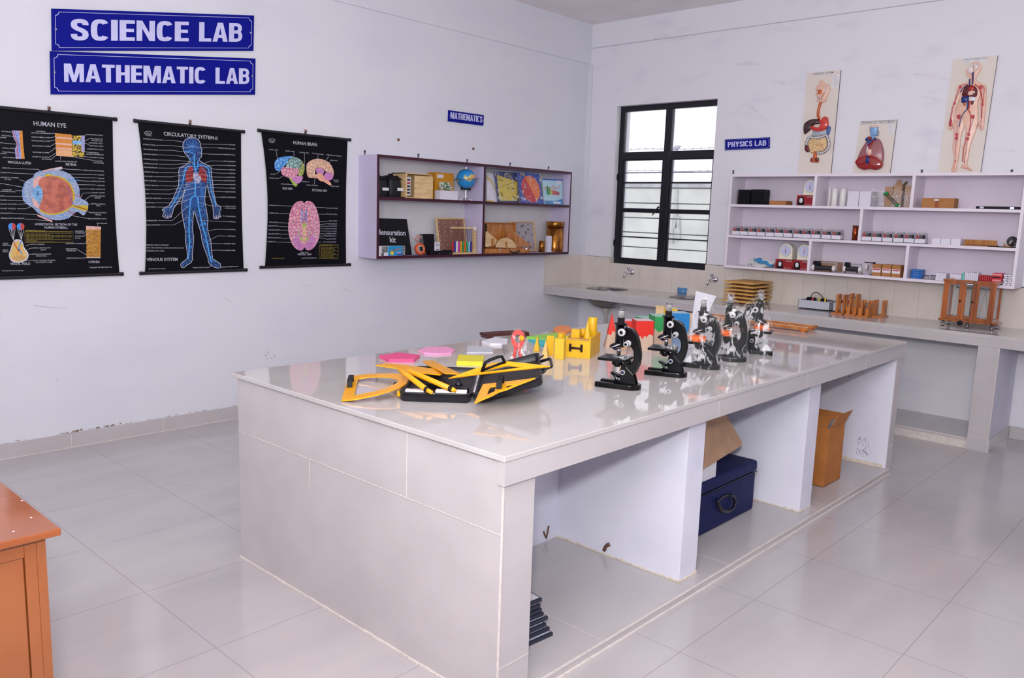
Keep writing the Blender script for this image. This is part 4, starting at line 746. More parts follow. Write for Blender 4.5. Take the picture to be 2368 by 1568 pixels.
def paint_dig(root, layer):
    O = (1830, 150); s = 6.03; B0 = .0122
    def pr(b): return Pr(b, FYb, FYn, O, s, B0)
    b = layer(''); p = pr(b)
    p.fill([(300, 118), (585, 92), (585, 120), (302, 150)], M_pap); p.txt('DIGESTIVE SYSTEM', 306, 144, 584, 116, 22, M_txtk, 3, 0); p.fill([(576, 134), (680, 124), (655, 318), (560, 320)], M_pap)
    for i in range(12): p.txt('1. Hard Palate  '[:9+(i*5 % 7)], 595, 148+i*14, 630+(i*17 % 30), 146+i*14, 6, M_txg)
    b.build('printed_label', root)
    b = layer(''); p = pr(b)
    relief(p, [(345, 320), (400, 260), (405, 225), (450, 225), (470, 262), (525, 275), (538, 355), (505, 430), (485, 515), (365, 515), (375, 440), (340, 425), (355, 395), (350, 345)], .018, M_skin, 8)
    relief(p, [(370, 360), (420, 350), (445, 370), (430, 405), (395, 415), (365, 400)], .022, M_gor, 5); relief(p, [(365, 375), (385, 370), (385, 395), (370, 395)], .024, M_wht, 3)
    rtube(p, [(490, 380), (450, 430), (430, 500)], 9, M_gor, .019); rtube(p, [(520, 300), (480, 400), (450, 500)], 6, M_bone, .019)
    for (x, y) in ((382, 450), (384, 475), (408, 465), (407, 488)): p.disc(x, y, 7, M_spl, 48)
    for (x, y) in ((495, 320), (500, 345), (490, 365)): p.disc(x, y, 8, M_lbl, 50)
    b.build('head_section', root)
    b = layer(''); p = pr(b); relief(p, [(398, 518), (435, 518), (415, 570), (398, 640), (395, 700), (408, 745), (375, 755), (358, 715), (362, 640), (380, 570)], .014, M_gor, 8); b.build('oesophagus', root)
    b = layer(''); p = pr(b); relief(p, [(175, 900), (185, 830), (230, 785), (300, 758), (370, 758), (405, 790), (395, 825), (330, 835), (290, 860), (275, 900), (240, 935), (190, 970)], .020, M_liv, 12); b.build('liver', root)
    b = layer(''); p = pr(b); relief(p, [(300, 930), (490, 900), (505, 960), (290, 1000)], .008, M_gry, 4, 1); relief(p, [(275, 905), (300, 915), (300, 980), (275, 985)], .012, M_bone, 3, 1); b.build('pancreas', root)
    b = layer(''); p = pr(b); relief(p, [(505, 855), (545, 860), (550, 900), (530, 970), (500, 975), (498, 900)], .014, M_spl, 7); b.build('spleen', root)
    b = layer(''); p = pr(b); relief(p, [(385, 750), (420, 770), (450, 735), (490, 722), (515, 750), (522, 830), (505, 880), (460, 915), (400, 930), (330, 925), (280, 890), (300, 850), (360, 875), (410, 850), (405, 800)], .026, M_sto, 12); b.build('stomach', root)
    b = layer(''); p = pr(b)
    for pts in ([(215, 1120), (230, 1060), (270, 1010), (330, 1020), (420, 1005), (495, 970)], [(495, 985), (525, 1050), (530, 1120), (505, 1180), (450, 1220), (365, 1235)]):
        q = [(a[0], a[1]) for a in smooth([(x, y, 0) for x, y in pts], False, 8)]
        p.line(q, 44, M_wht, 20); 
        for i in range(0, len(q)-1, 2):
            p.line([q[i], q[i+1]], 46, M_hau, 26)
        rtube(p, q, 14, M_wht, .011, 0)
    relief(p, [(200, 1120), (245, 1130), (258, 1200), (225, 1222), (192, 1180)], .016, M_mar, 8)
    b.build('large_intestine', root)
    b = layer(''); p = pr(b); relief(p, [(250, 1060), (300, 1035), (400, 1040), (480, 1015), (500, 1080), (490, 1160), (440, 1205), (340, 1210), (290, 1240), (258, 1180), (245, 1120)], .017, M_crm, 12); b.build('small_intestine', root)
    b = layer(''); p = pr(b); relief(p, [(325, 1205), (350, 1205), (360, 1290), (385, 1300), (382, 1360), (330, 1362), (275, 1355), (280, 1305), (305, 1290)], .016, M_gor, 6); relief(p, [(280, 1305), (305, 1300), (300, 1345), (275, 1345)], .018, M_mar, 3); relief(p, [(340, 1308), (385, 1302), (382, 1348), (345, 1345)], .018, M_mar, 3); b.build('rectum', root)
def paint_resp(root, layer):
    O = (1830, 150); s = 6.03
    def pr(b): return Pr(b, FYb, FYn, O, s, .0122)
    b = layer(''); p = pr(b); p.fill([(970, 790), (1450, 768), (1446, 812), (966, 830)], M_txtk); p.fill([(973, 793), (1447, 771), (1443, 809), (970, 827)], M_pap, 2); p.txt('RESPIRATORY WITH HEART', 982, 820, 1438, 803, 25, M_txtk, 3, 0); p.fill([(1348, 826), (1448, 822), (1430, 966), (1332, 972)], M_pap)
    for i in range(10): p.txt('1. Larynx Cartilage'[:8+(i*5 % 9)], 1358, 842+i*13, 1400+(i*13 % 28), 841+i*13, 6, M_txg)
    b.build('printed_label', root)
    b = layer(''); p = pr(b); relief(p, [(1075, 1050), (1045, 1085), (990, 1170), (945, 1270), (925, 1350), (1000, 1420), (1180, 1420), (1278, 1370), (1295, 1260), (1285, 1160), (1250, 1060), (1190, 1020), (1130, 1040)], .030, M_lng, 14); b.build('lungs', root)
    b = layer(''); p = pr(b); relief(p, [(910, 1345), (950, 1300), (1030, 1275), (1100, 1272), (1180, 1290), (1250, 1320), (1285, 1370), (1270, 1430), (1200, 1468), (1100, 1458), (1020, 1468), (950, 1440), (918, 1395)], .036, M_drd, 16)
    rtube(p, [(912, 1370), (960, 1310), (1040, 1280), (1110, 1275), (1190, 1292), (1275, 1360)], 12, M_pr, .036); b.build('diaphragm', root)
    b = layer(''); p = pr(b); relief(p, [(1105, 870), (1120, 845), (1205, 845), (1215, 880), (1205, 940), (1195, 985), (1115, 990), (1105, 930)], .022, M_lbl, 8); relief(p, [(1115, 845), (1210, 845), (1212, 872), (1112, 872)], .025, M_skin, 5); relief(p, [(1128, 985), (1160, 985), (1158, 1045), (1130, 1045)], .020, M_lbl, 4)
    rtube(p, [(1205, 900), (1225, 940), (1215, 990), (1180, 985)], 8, M_be, .012); rtube(p, [(1110, 880), (1105, 920), (1120, 950)], 8, M_pr, .016); b.build('larynx', root)
    b = layer(''); p = pr(b); relief(p, [(1045, 1050), (1080, 1010), (1100, 1015), (1110, 1045), (1160, 1045), (1175, 1015), (1195, 1025), (1200, 1060), (1130, 1090), (1110, 1140), (1085, 1140), (1080, 1085)], .038, M_dbl, 6)
    relief(p, [(1090, 1005), (1115, 1005), (1118, 1045), (1100, 1045)], .040, M_pr, 4); rtube(p, [(1180, 1060), (1150, 1090), (1115, 1130), (1100, 1170)], 18, M_pr, .036); relief(p, [(1070, 1280), (1112, 1285), (1105, 1380), (1058, 1375)], .044, M_dbl, 6)
    relief(p, [(1085, 1190), (1120, 1175), (1145, 1195), (1140, 1250), (1100, 1270), (1078, 1240)], .046, M_skin, 8); relief(p, [(1080, 1150), (1100, 1150), (1080, 1230), (1065, 1225)], .042, M_wht, 3)
    b.build('heart', root)
def paint_hc(root, layer):
    O = (2160, 110); s = 5.226
    def pr(b): return Pr(b, FYb, FYn, O, s, .0122)
    b = layer(''); p = pr(b); p.fill([(350, 130), (636, 112), (634, 165), (345, 192)], M_pap); p.txt('HUMAN CIRCULATORY SYSTEM', 358, 156, 634, 134, 15, M_txtk, 3, 0)
    for i in range(2): p.txt('1. Aorta 2. Vein', 365, 172+i*9, 430, 168+i*9, 5, M_txg); p.txt('8. Femoral vein', 495, 162+i*9, 545, 158+i*9, 5, M_txg)
    b.build('printed_label', root)
    b = layer(''); p = pr(b); O_ = [(480, 178), (540, 185), (572, 225), (570, 270), (540, 320), (515, 360), (520, 400), (560, 425), (600, 445), (590, 520), (555, 600), (540, 640), (535, 740), (540, 850), (525, 960), (480, 1080), (440, 1200), (420, 1320), (405, 1420), (465, 1480), (455, 1492), (380, 1470), (322, 1450), (345, 1420), (365, 1380), (350, 1260), (345, 1200), (375, 1140), (385, 1060), (380, 950), (365, 960), (330, 1080), (318, 1200), (300, 1320), (285, 1400), (275, 1490), (250, 1505), (212, 1498), (215, 1450), (240, 1400), (235, 1300), (225, 1200), (240, 1080), (232, 960), (235, 850), (270, 760), (300, 690), (310, 620), (300, 540), (310, 455), (340, 440), (410, 415), (430, 385), (425, 355), (395, 345), (398, 310), (388, 290), (412, 260), (430, 210)]
    relief(p, [(560, 430), (610, 445), (635, 480), (632, 600), (628, 740), (615, 860), (607, 940), (600, 990), (570, 1002), (547, 965), (548, 928), (512, 972), (520, 940), (555, 890), (565, 850), (558, 740), (560, 600), (552, 520)], .0136, M_skin, 7, 2)
    relief(p, [(340, 442), (295, 468), (272, 540), (245, 640), (215, 720), (205, 800), (185, 890), (178, 930), (176, 970), (190, 996), (215, 996), (230, 935), (245, 850), (268, 740), (300, 650), (330, 560)], .0136, M_skin, 7, 2)
    relief(p, O_, .014, M_skin, 9, 2); b.build('body_relief', root)
    b = layer(''); p = pr(b)
    relief(p, [(430, 215), (470, 195), (482, 240), (480, 300), (450, 325), (420, 300), (415, 250)], .017, M_bone, 4); relief(p, [(490, 195), (530, 200), (552, 225), (535, 255), (500, 280), (488, 240)], .017, M_bone, 4)
    for q in ([(485, 190), (485, 250), (482, 320)], [(440, 215), (482, 250)], [(520, 205), (548, 225), (540, 260), (500, 285)], [(420, 300), (440, 325), (465, 318)]): p.line(q, 3, M_be, 48)
    b.build('skull_relief', root)
    b = layer(''); p = pr(b)
    relief(p, [(345, 590), (360, 510), (400, 465), (470, 455), (520, 490), (532, 540), (515, 600), (430, 595)], .024, M_mar, 8); relief(p, [(440, 480), (490, 465), (500, 500), (470, 540), (430, 530)], .028, M_pr, 6); relief(p, [(425, 540), (480, 520), (490, 560), (450, 585), (420, 575)], .030, M_skin, 5)
    relief(p, [(335, 650), (340, 600), (380, 590), (430, 595), (420, 640), (370, 675), (340, 670)], .022, M_dbl, 6); relief(p, [(430, 598), (515, 600), (505, 650), (440, 645)], .020, M_wht, 5); relief(p, [(358, 680), (390, 665), (385, 705), (365, 705)], .020, M_gor, 4); relief(p, [(455, 650), (490, 650), (475, 690), (455, 695)], .020, M_mar, 4)
    b.build('organs_relief', root)
    b = layer(''); p = pr(b)
    bl = M_dbl; rd = M_pr
    rtube(p, [(478, 300), (478, 380), (470, 450)], 14, bl, .017); rtube(p, [(468, 320), (470, 440)], 10, rd, .017); rtube(p, [(438, 385), (435, 440), (440, 480)], 14, bl, .018); rtube(p, [(415, 455), (360, 490), (325, 545)], 10, bl, .016); rtube(p, [(500, 450), (550, 490), (575, 570), (595, 670)], 10, rd, .016)
    rtube(p, [(415, 640), (410, 740)], 20, bl, .016); rtube(p, [(440, 650), (425, 740)], 16, rd, .016); rtube(p, [(412, 745), (360, 800), (330, 870), (318, 920), (310, 960)], 10, bl, .016); rtube(p, [(412, 745), (440, 790), (450, 860), (435, 990), (395, 1080), (380, 1170), (360, 1250), (350, 1380)], 9, rd, .016)
    rtube(p, [(420, 450), (350, 460), (300, 520), (260, 650), (215, 780), (205, 870)], 6, rd, .015); rtube(p, [(550, 460), (610, 480), (605, 600), (590, 700), (580, 860)], 6, rd, .015)
    for (x, y, w) in ((325, 480, 18), (575, 485, 20), (255, 680, 16), (590, 690, 16), (305, 840, 26), (475, 840, 22), (280, 1055, 18), (277, 1100, 20), (428, 1055, 16), (412, 1105, 18), (262, 1375, 10), (375, 1385, 9)): p.fill([(x-w, y-w*.7), (x+w, y-w), (x+w*.6, y+w), (x-w*.5, y+w)], M_rose, 42, 2)
    for q in ([(290, 880), (285, 1040)], [(480, 870), (430, 1040)], [(275, 1120), (262, 1370)], [(408, 1130), (375, 1380)], [(580, 510), (590, 670)], [(320, 500), (262, 660)], [(580, 710), (575, 860)], [(245, 700), (212, 860)]): p.line(q, 15, M_bone, 38); p.line(q, 7, M_rose, 40)
    relief(p, [(195, 870), (222, 870), (222, 940), (210, 960), (185, 940)], .016, M_rose, 4)
    for q in ([(250, 1395), (245, 1480)], [(370, 1410), (440, 1480)], [(345, 1440), (430, 1475)], [(575, 880), (570, 980)], [(545, 900), (590, 890)]): p.line(q, 3, M_rose, 40)
    b.build('vessels_relief', root)
board('tall narrow board with a relief of the digestive system, standing on the wall shelf', [(1867, 168), (1944, 162), (1921, 400), (1845, 400)], paint_dig)
board('short board with a relief of lungs and heart, between the two tall anatomy boards', [(1990, 281), (2074, 276), (2058, 398), (1972, 398)], paint_resp)
board('tall board with a relief human body showing the circulatory system, rightmost on the wall shelf', [(2205, 137), (2307, 128), (2267, 398), (2168, 398)], paint_hc)
# ================================================================== maroon edged shelf cabinet on the left wall
M_lil = mat('lilac_laminate', (206, 196, 226), .4, scale=6, var=.02); M_mrn = mat('maroon_edge_paint', (66, 14, 38), .35, scale=50, var=.2)
M_cb2 = mat('cabinet_back_grey', (220, 218, 226), .5, scale=6, var=.03)
XF, YL, YR, ZT, ZB, YM, ZM = .231, -2.799, -.499, 1.880, 1.106, -1.667, 1.560
cabL = thing('wall_shelf', 'open lilac shelf cabinet with maroon edges on the left wall, divided into four bays', 'cabinet', (0, -1.65, ZB))
def cb(): b = MB(); b.M = Mx.Translation((0, 1.65, -ZB)); return b
tb = .020
b = cb(); b.box(0, XF-.003, YL, YL+tb, ZB, ZT, M_lil); b.build('side_panel', cabL, .001)
b = cb(); b.box(0, XF-.003, YR-tb, YR, ZB, ZT, M_lil); b.build('side_panel', cabL, .001)
b = cb(); b.box(0, XF-.003, YL+tb, YR-tb, ZT-tb, ZT, M_lil); b.build('top_panel', cabL)
b = cb(); b.box(0, XF-.003, YL+tb, YR-tb, ZB, ZB+tb, M_lil); b.build('bottom_panel', cabL)
b = cb(); b.box(0, .006, YL+tb, YR-tb, ZB+tb, ZT-tb, M_cb2); b.build('back_panel', cabL)
b = cb(); b.box(.006, XF-.003, YM-tb/2, YM+tb/2, ZB+tb, ZT-tb, M_lil); b.build('divider', cabL)
for y0, y1 in ((YL+tb, YM-tb/2), (YM+tb/2, YR-tb)):
    b = cb(); b.box(.006, XF-.003, y0, y1, ZM-tb/2, ZM+tb/2, M_cb2); b.box(XF-.003, XF, y0, y1, ZM-.012, ZM+.011, M_mrn); b.build('shelf_board', cabL)
b = cb(); b.box(XF-.003, XF, YL, YR, ZT-.022, ZT, M_mrn); b.box(XF-.003, XF, YL, YR, ZB, ZB+.022, M_mrn); b.box(XF-.003, XF, YL, YL+.020, ZB+.022, ZT-.022, M_mrn); b.box(XF-.003, XF, YR-.014, YR, ZB+.022, ZT-.022, M_mrn); b.box(XF-.003, XF+.0005, YM-.010, YM+.010, ZB+.022, ZT-.022, M_mrn); b.build('edge_banding', cabL)
def clip(root, p, off, f):
    b = MB(); b.M = Mx.Translation(-V(root.location)); q = f(*p)
    if off == 'x': b.box(.0, .003, q.y-.008, q.y+.008, q.z-.02, q.z+.012, M_be); b.cone((.003, q.y+.002, q.z+.004), (.010, q.y+.002, q.z+.004), .006, .004, M_blk, 8)
    else: b.box(q.x-.008, q.x+.008, -.003, 0, q.z-.02, q.z+.012, M_be); b.cone((q.x, -.003, q.z+.004), (q.x, -.010, q.z+.004), .006, .004, M_blk, 8)
    b.build('mounting_clip', root)
for p in ((843, 351), (967, 359), (1080, 371), (1179, 379), (1268, 388)): clip(cabL, p, 'x', LW)
ZS1, ZS0 = ZM+tb/2, ZB+tb       # the two shelf surfaces
def c5(x, y): return (820+x/5.807, 340+y/5.807)
def c6(x, y): return (1080+x/6.273, 360+y/6.273)
def yz(c, x, y, xf): p = LW(*c(x, y), xf); return p.y, p.z
M_bagk = mat('black_nylon', (16, 17, 26), .55, scale=30, bump=.3, spec=.4); M_paper = mat('white_paper', (226, 224, 232), .6, scale=20)
M_ply = mat('pale_plywood', (226, 196, 150), .5, c2=(206, 170, 122), scale=8, stretch=(1, 1, 9), ramp=(.4, .62)); M_mus = mat('mustard_card', (206, 140, 16), .55, scale=20)
M_wc = mat('white_card', (222, 218, 232), .5, scale=10, var=.02)

# --- two black bags
def bag(l, t, r, tagx, label):
    xf = .17; y0, z1 = yz(c5, l, t, xf); y1, _ = yz(c5, r, t, xf); w = y1-y0; h = z1-ZS1
    root = thing('carry_bag', label, 'bag', (.09, (y0+y1)/2, ZS1), group='black bags on the maroon cabinet')
    b = MB(); n = 24; prof = [(0, .92), (.06, 1.0), (.35, 1.04), (.65, 1.0), (.82, .93), (.93, .86), (1.0, .62)]; vs = []
    for k, sc in prof:
        for i in range(n):
            a = 2*pi*i/n; cx = math.copysign(abs(cos(a))**.55, cos(a)); cy = math.copysign(abs(sin(a))**.55, sin(a))
            vs.append((cy*.075*sc, cx*w*.48*sc, h*k*(1+.03*sin(3*a)*(k > .8))))
    m = len(prof); b.add(vs, [(j*n+i, j*n+(i+1) % n, (j+1)*n+(i+1) % n, (j+1)*n+i) for j in range(m-1) for i in range(n)]+[tuple((m-1)*n+i for i in range(n)), tuple(range(n-1, -1, -1))], M_bagk, True)
    b.build('bag_body', root)
    b = MB(); b.tube([(.06, -w*.42, h*.86), (.082, 0, h*.9), (.06, w*.42, h*.86)], .006, M_bagk, 6); b.build('zip_flap', root)
    b = MB(); b.tube([(.0, -w*.2, h*.95), (.0, -w*.1, h*1.06), (0, w*.12, h*1.06), (0, w*.2, h*.95)], .008, M_bagk, 6); b.build('carry_strap', root)
    ty = (tagx-l)/(r-l)*w-w/2
    b = MB(); b.box(.0765, .0785, ty-.03, ty+.03, h*.32, h*.45, M_paper); b.build('paper_tag', root)
bag(322, 385, 472, 420, 'black nylon bag with a paper tag, left of the pair against the maroon cabinet side')
bag(478, 380, 662, 620, 'black nylon bag with a paper tag beside the pale wooden box')
# --- wooden box with a sliding lid
xf = .19; y0, z1 = yz(c5, 695, 335, xf); y1, _ = yz(c5, 1048, 350, xf); z1 -= .004
root = thing('wooden_box', 'pale wooden box with its sliding lid partly open showing dark cards', 'box', (.1, (y0+y1)/2, ZS1))
w = y1-y0; h = z1-ZS1
b = MB(); b.box(-.09, .08, -w/2, -w/2+.008, 0, h, M_ply); b.box(-.09, .08, w/2-.008, w/2, 0, h, M_ply); b.box(-.09, .08, -w/2, w/2, 0, .008, M_ply); b.box(-.09, .08, -w/2, w/2, h-.008, h, M_ply); b.box(-.09, -.082, -w/2, w/2, 0, h, M_ply)
b.box(.08, .088, -w/2, -w/2+.012, 0, h, M_ply); b.build('box_body', root, .001)
b = MB(); b.box(.084, .092, -w/2+.085, w/2+.004, .0, h-.018, M_ply); b.build('sliding_lid', root, .001)
M_dk = mat('dark_navy_card', (36, 34, 56), .4); M_rc = mat('red_card', (190, 40, 50), .5)
for k, (z0_, z1_) in enumerate(((.10, .22), (.48, .12))): pass
b = MB(); b.box(.04, .05, -w/2+.018, -w/2+.078, .02, h-.03, M_paper)
for i in range(5): b.box(.05, .052, -w/2+.024, -w/2+.070, .035+i*(h-.07)/5, .028+(i+.82)*(h-.07)/5, M_rc if i == 3 else M_dk)
b.build('card_set', root)
# --- mustard box, white box and beads
xf = .12; y0, z1 = yz(c5, 1088, 338, xf); y1, _ = yz(c5, 1332, 345, xf)
root = thing('storage_box', 'tall mustard yellow box with a small white label behind the white box', 'box', (.07, (y0+y1)/2, ZS1)); w = y1-y0; h = z1-ZS1
b = MB(); b.box(-.05, .05, -w/2, w/2, 0, h, M_mus); b.build('box_body', root, .002); b = MB(); b.box(.0502, .0508, -w*.42, -w*.08, h*.80, h*.93, M_paper); b.build('paper_label', root)
xf = .205; y0, z1 = yz(c5, 1155, 582, xf); y1, _ = yz(c5, 1390, 585, xf)
tag(MB().box(.135, .205, y0, y1, ZS1, z1, M_wc).build('carton_box', bevel=.002), 'low plain white box in front of the mustard yellow box', 'box')
zt = z1; y0b, z2 = yz(c5, 1150, 460, .17); y1b, _ = yz(c5, 1310, 465, .17)
root = thing('bead_pouch', 'clear pouch of green and white beads on the low white box', 'pouch', (.16, (y0b+y1b)/2, zt)); w = y1b-y0b; h = z2-zt
b = MB(); M_g1 = mat('green_bead', (40, 130, 90), .3); M_g2 = mat('white_bead', (225, 235, 230), .3)
random.seed(3)
for i in range(90):
    b.sph((random.uniform(-.012, .014), random.uniform(-w*.44, w*.44), .006+random.random()*h*.78), .0058, M_g1 if i % 2 else M_g2, 8)
o = b.build('beads', root); o['kind'] = 'stuff'
b = MB(); b.hexa([(-.018, -w/2, 0), (.02, -w/2, 0), (.02, w/2, 0), (-.018, w/2, 0)], [(-.001, -w/2-.004, h), (.001, -w/2-.004, h), (.001, w/2+.004, h), (-.001, w/2+.004, h)], M_film); b.build('plastic_pouch', root)
# --- globe
M_sea = bpy.data.materials.new('globe_map'); M_sea.use_nodes = True; nt = M_sea.node_tree; N = nt.nodes; L = nt.links; bs = N['Principled BSDF']
tc = N.new('ShaderNodeTexCoord'); t = N.new('ShaderNodeTexNoise'); t.inputs['Scale'].default_value = 13; t.inputs['Detail'].default_value = 3; L.new(tc.outputs['Object'], t.inputs[0])
cr = N.new('ShaderNodeValToRGB'); cr.color_ramp.interpolation = 'CONSTANT'; e = cr.color_ramp.elements; e[0].color = lin((40, 140, 210)); e[1].position = .56; e[1].color = lin((200, 190, 110)); e2 = cr.color_ramp.elements.new(.62); e2.color = lin((215, 150, 110)); e3 = cr.color_ramp.elements.new(.68); e3.color = lin((120, 180, 90))
L.new(t.outputs[0], cr.inputs[0]); L.new(cr.outputs[0], bs.inputs['Base Color']); bs.inputs['Roughness'].default_value = .25
py_, pz_ = yz(c5, 1503, 428, .165); rg = (yz(c5, 1600, 428, .165)[0]-yz(c5, 1412, 428, .165)[0])/2
root = thing('desk_globe', 'small blue desk globe on a chrome stand near the cabinet divider', 'globe', (.165, py_-.006, ZS1+.001)); hz = pz_-ZS1
b = MB(); b.sph((0, 0, hz), rg, M_sea, 32); g_ = b.build('globe_ball', root)
b = MB(); b.cyl((0, 0, hz+rg*.98), (0, 0, hz+rg+.012), .005, M_chr, 10); b.build('pole_pin', g_)
b = MB(); b.lathe([(rg+.002, -.0015), (rg+.026, -.0015), (rg+.026, .0015), (rg+.002, .0015), (rg+.002, -.0015)], mat('dull_steel', (150, 150, 165), .3, metal=.9), (0, 0, hz), 36, Mx.Rotation(RD(6), 3, 'X')); b.build('horizon_ring', root)
b = MB(); b.box(-.004, .004, -.055, .052, hz-rg-.012, hz-rg+.002, M_blk); b.box(-.005, .005, .04, .054, hz-rg-.010, hz-.002, M_blk); b.box(-.005, .005, -.056, -.044, hz-rg-.010, hz-rg+.012, M_blk); b.build('yoke', root)
b = MB(); b.cone((0, 0, .012), (0, 0, hz-rg-.012), .009, .005, M_chr, 12)
b.build('stem', root)
b = MB(); b.lathe([(.012, .02), (.018, .012), (.02, .008), (.0, .008)], M_chr, n=16)
for a in (30, 150, 270): b.tube([(0, 0, .014), (.03*cos(RD(a)), .03*sin(RD(a)), .012), (.052*cos(RD(a)), .052*sin(RD(a)), .004)], .0038, M_chr, 8); b.cyl((.052*cos(RD(a)), .052*sin(RD(a)), .0), (.052*cos(RD(a)), .052*sin(RD(a)), .008), .005, M_chr, 8)
b.build('tripod_base', root)
# --- mensuration kit
M_kit = mat('black_kit_board', (9, 9, 18), .5, scale=20, spec=.25)
xf = .15; y0 = YL+tb+.004; _, z1 = yz(c5, 400, 962, xf); y1t = yz(c5, 738, 968, xf)[0]; y1b_ = yz(c5, 775, 1420, xf+.02)[0]
root = thing('kit_case', 'large black case lettered Mensuration kit on the lower left shelf', 'case', (.1, (y0+y1t)/2, ZS0+.001)); o_ = V((.1, (y0+y1t)/2, ZS0))
b = MB(); b.M = Mx.Translation(-o_); b.hexa([(.13, y0, ZS0), (xf+.02, y0, ZS0), (xf+.02, y1b_, ZS0), (.13, y1b_, ZS0)], [(.07, y0, z1), (.12, y0, z1), (.12, y1t, z1), (.07, y1t, z1)], M_kit); b.build('case_body', root, .006)
nk = V((z1-ZS0, 0, (xf+.02-.12))).normalized()
def kp(x, y):
    yy, zz = yz(c5, x, y, .145); k = (zz-ZS0)/(z1-ZS0); return V((xf+.02-(xf+.02-.12)*k, yy, zz))
b = MB(); b.M = Mx.Translation(-o_); pm = kp(300, 1180); pm.y = max(pm.y, YL+tb+.008); text(b, 'Mensuration', pm, kp(688, 1190), .042, nk, M_pw, .018, .0012); text(b, 'kit', kp(466, 1280), kp(546, 1284), .042, nk, M_pw, .018, .0012); b.build('printed_title', root)
# --- booklet pack
xf = .212; y0, z1 = yz(c5, 322, 1330, xf); y1, _ = yz(c5, 682, 1322, xf); y0 = max(y0, YL+tb+.004)
M_cy = mat('cyan_print', (20, 150, 215), .4); M_tin = mat('greyish_photo_print', (150, 150, 150), .5, c2=(60, 60, 60), scale=90, ramp=(.45, .6))
root = thing('printed_pack', 'blue and grey picture pack leaning on the black Mensuration kit case', 'pack', (.2, (y0+y1)/2, ZS0)); w = y1-y0; h = z1-ZS0
b = MB(); b.box(-.008, .008, -w/2, w/2, 0, h, M_paper); b.build('pack_card', root, .001)
b = MB()
def F(u0, u1, v0, v1, m, k=1): b.box(.008, .008+.0005*k, -w/2+u0*w, -w/2+u1*w, v0*h, v1*h, m)
F(.36, .90, .02, .98, M_cy); F(.12, .35, .3, .95, M_tin); F(.12, .35, .02, .28, mat('dark_strip_print', (60, 55, 60), .5)); F(.90, .99, .1, .98, M_tin); F(.90, .99, 0, .1, M_dk); F(.2, .36, .02, .34, M_wc, 2)
b.poly([(.0095, -w/2+w*.42, h*.18), (.0095, -w/2+w*.55, h*.08), (.0095, -w/2+w*.58, h*.4), (.0095, -w/2+w*.46, h*.48)], mat('yellow_print', (225, 200, 60), .5)); b.poly([(.0093, -w/2+w*.42, h*.45), (.0093, -w/2+w*.60, h*.45), (.0093, -w/2+w*.86, h*.72), (.0093, -w/2+w*.85, h*.82), (.0093, -w/2+w*.5, h*.62)], M_tin); F(.7, .88, .08, .35, mat('deep_blue_print', (40, 60, 150), .5), 2); F(.68, .85, .2, .4, M_lav, 3)
b.build('picture_print', root)
# --- clear pouch with orange drawing, tape reel, black card box
xf = .12; y0, z0 = yz(c5, 790, 1435, xf); y1, _ = yz(c5, 912, 1435, xf); _, z1 = yz(c5, 770, 1098, xf)
root = thing('clear_pouch', 'clear plastic pouch with an orange scribble standing behind the orange tape reel', 'pouch', (.12, (y0+y1)/2, ZS0)); w = y1-y0; h = z1-ZS0
b = MB(); b.hexa([(-.014, -w/2, 0), (.02, -w/2, 0), (.02, w/2, 0), (-.014, w/2, 0)], [(-.002, -w/2-.015, h), (.002, -w/2-.015, h), (.002, w/2-.005, h), (-.002, w/2-.005, h)], M_film); b.build('plastic_pouch', root)
b = MB(); mo = mat('orange_cord', (225, 110, 60), .5); b.tube([(0, -w*.15+.02*sin(i*.9)*1.1, h*.75-i*.006) for i in range(9)], .0035, mo, 6); b.tube([(0, w*.12, h*.72), (0, w*.12+.012, h*.66), (0, w*.1, h*.62), (0, w*.18, h*.55)], .0035, mo, 6); b.build('orange_cord', root)
M_tor = mat('orange_plastic', (222, 92, 48), .3); py_, pz_ = yz(c5, 882, 1366, .18); r_ = (1445-1285)/2/5.807/FPX*6.6
root = thing('tape_reel', 'round orange measuring tape reel with a black hub on the lower shelf', 'measuring tape', (.175, py_, ZS0)); 
Ry = Mx.Rotation(RD(90), 3, 'Y')@Mx.Identity(3); 
Rt_ = Mx.Rotation(RD(-12), 3, 'Y')@Ry
b = MB(); b.lathe([(r_*.60, -.012), (r_*.95, -.012), (r_, -.004), (r_, .006), (r_*.92, .014), (r_*.62, .014), (r_*.60, -.012)], M_tor, (0, 0, r_), 36, Rt_); b.build('reel_case', root)
b = MB(); b.lathe([(0.0, -.010), (r_*.6, -.010), (r_*.6, .010), (0, .010)], mat('white_tape', (222, 218, 214), .5), (0, 0, r_), 30, Rt_); b.build('tape_winding', root)
b = MB(); b.lathe([(0.0, .010), (r_*.38, .010), (r_*.34, .018), (0, .022)], M_blk, (0, 0, r_), 24, Rt_); b.box(.014, .026, -.006, .006, r_*.62, r_*1.36, M_blk); b.build('winding_hub', root)
b = MB(); b.tube([(.0, r_*.9, r_*.5), (.0, r_*1.2, r_*.3), (0, r_*1.3, .006)], .005, mat('amber_strap', (214, 140, 40), .4), 6, flat=.4); b.build('strap', root)
xf = .20; y0, _ = yz(c5, 985, 1440, xf); y1, _ = yz(c5, 1290, 1440, xf); _, z1 = yz(c5, 950, 1168, .12); _, zl = yz(c5, 1288, 1385, xf)
root = thing('flip_box', 'black flip open box with a white printed card in the middle of the lower shelf', 'box', (.172, (y0+y1)/2, ZS0)); w = y1-y0; h = z1-ZS0; hl = zl-ZS0
b = MB(); b.box(-.06, .05, -w/2, -w/2+.004, 0, hl, M_kit); b.box(-.06, .05, w/2-.004, w/2, 0, hl, M_kit); b.box(.046, .05, -w/2, w/2, 0, hl, M_kit); b.box(-.06, .05, -w/2, w/2, 0, .004, M_kit)
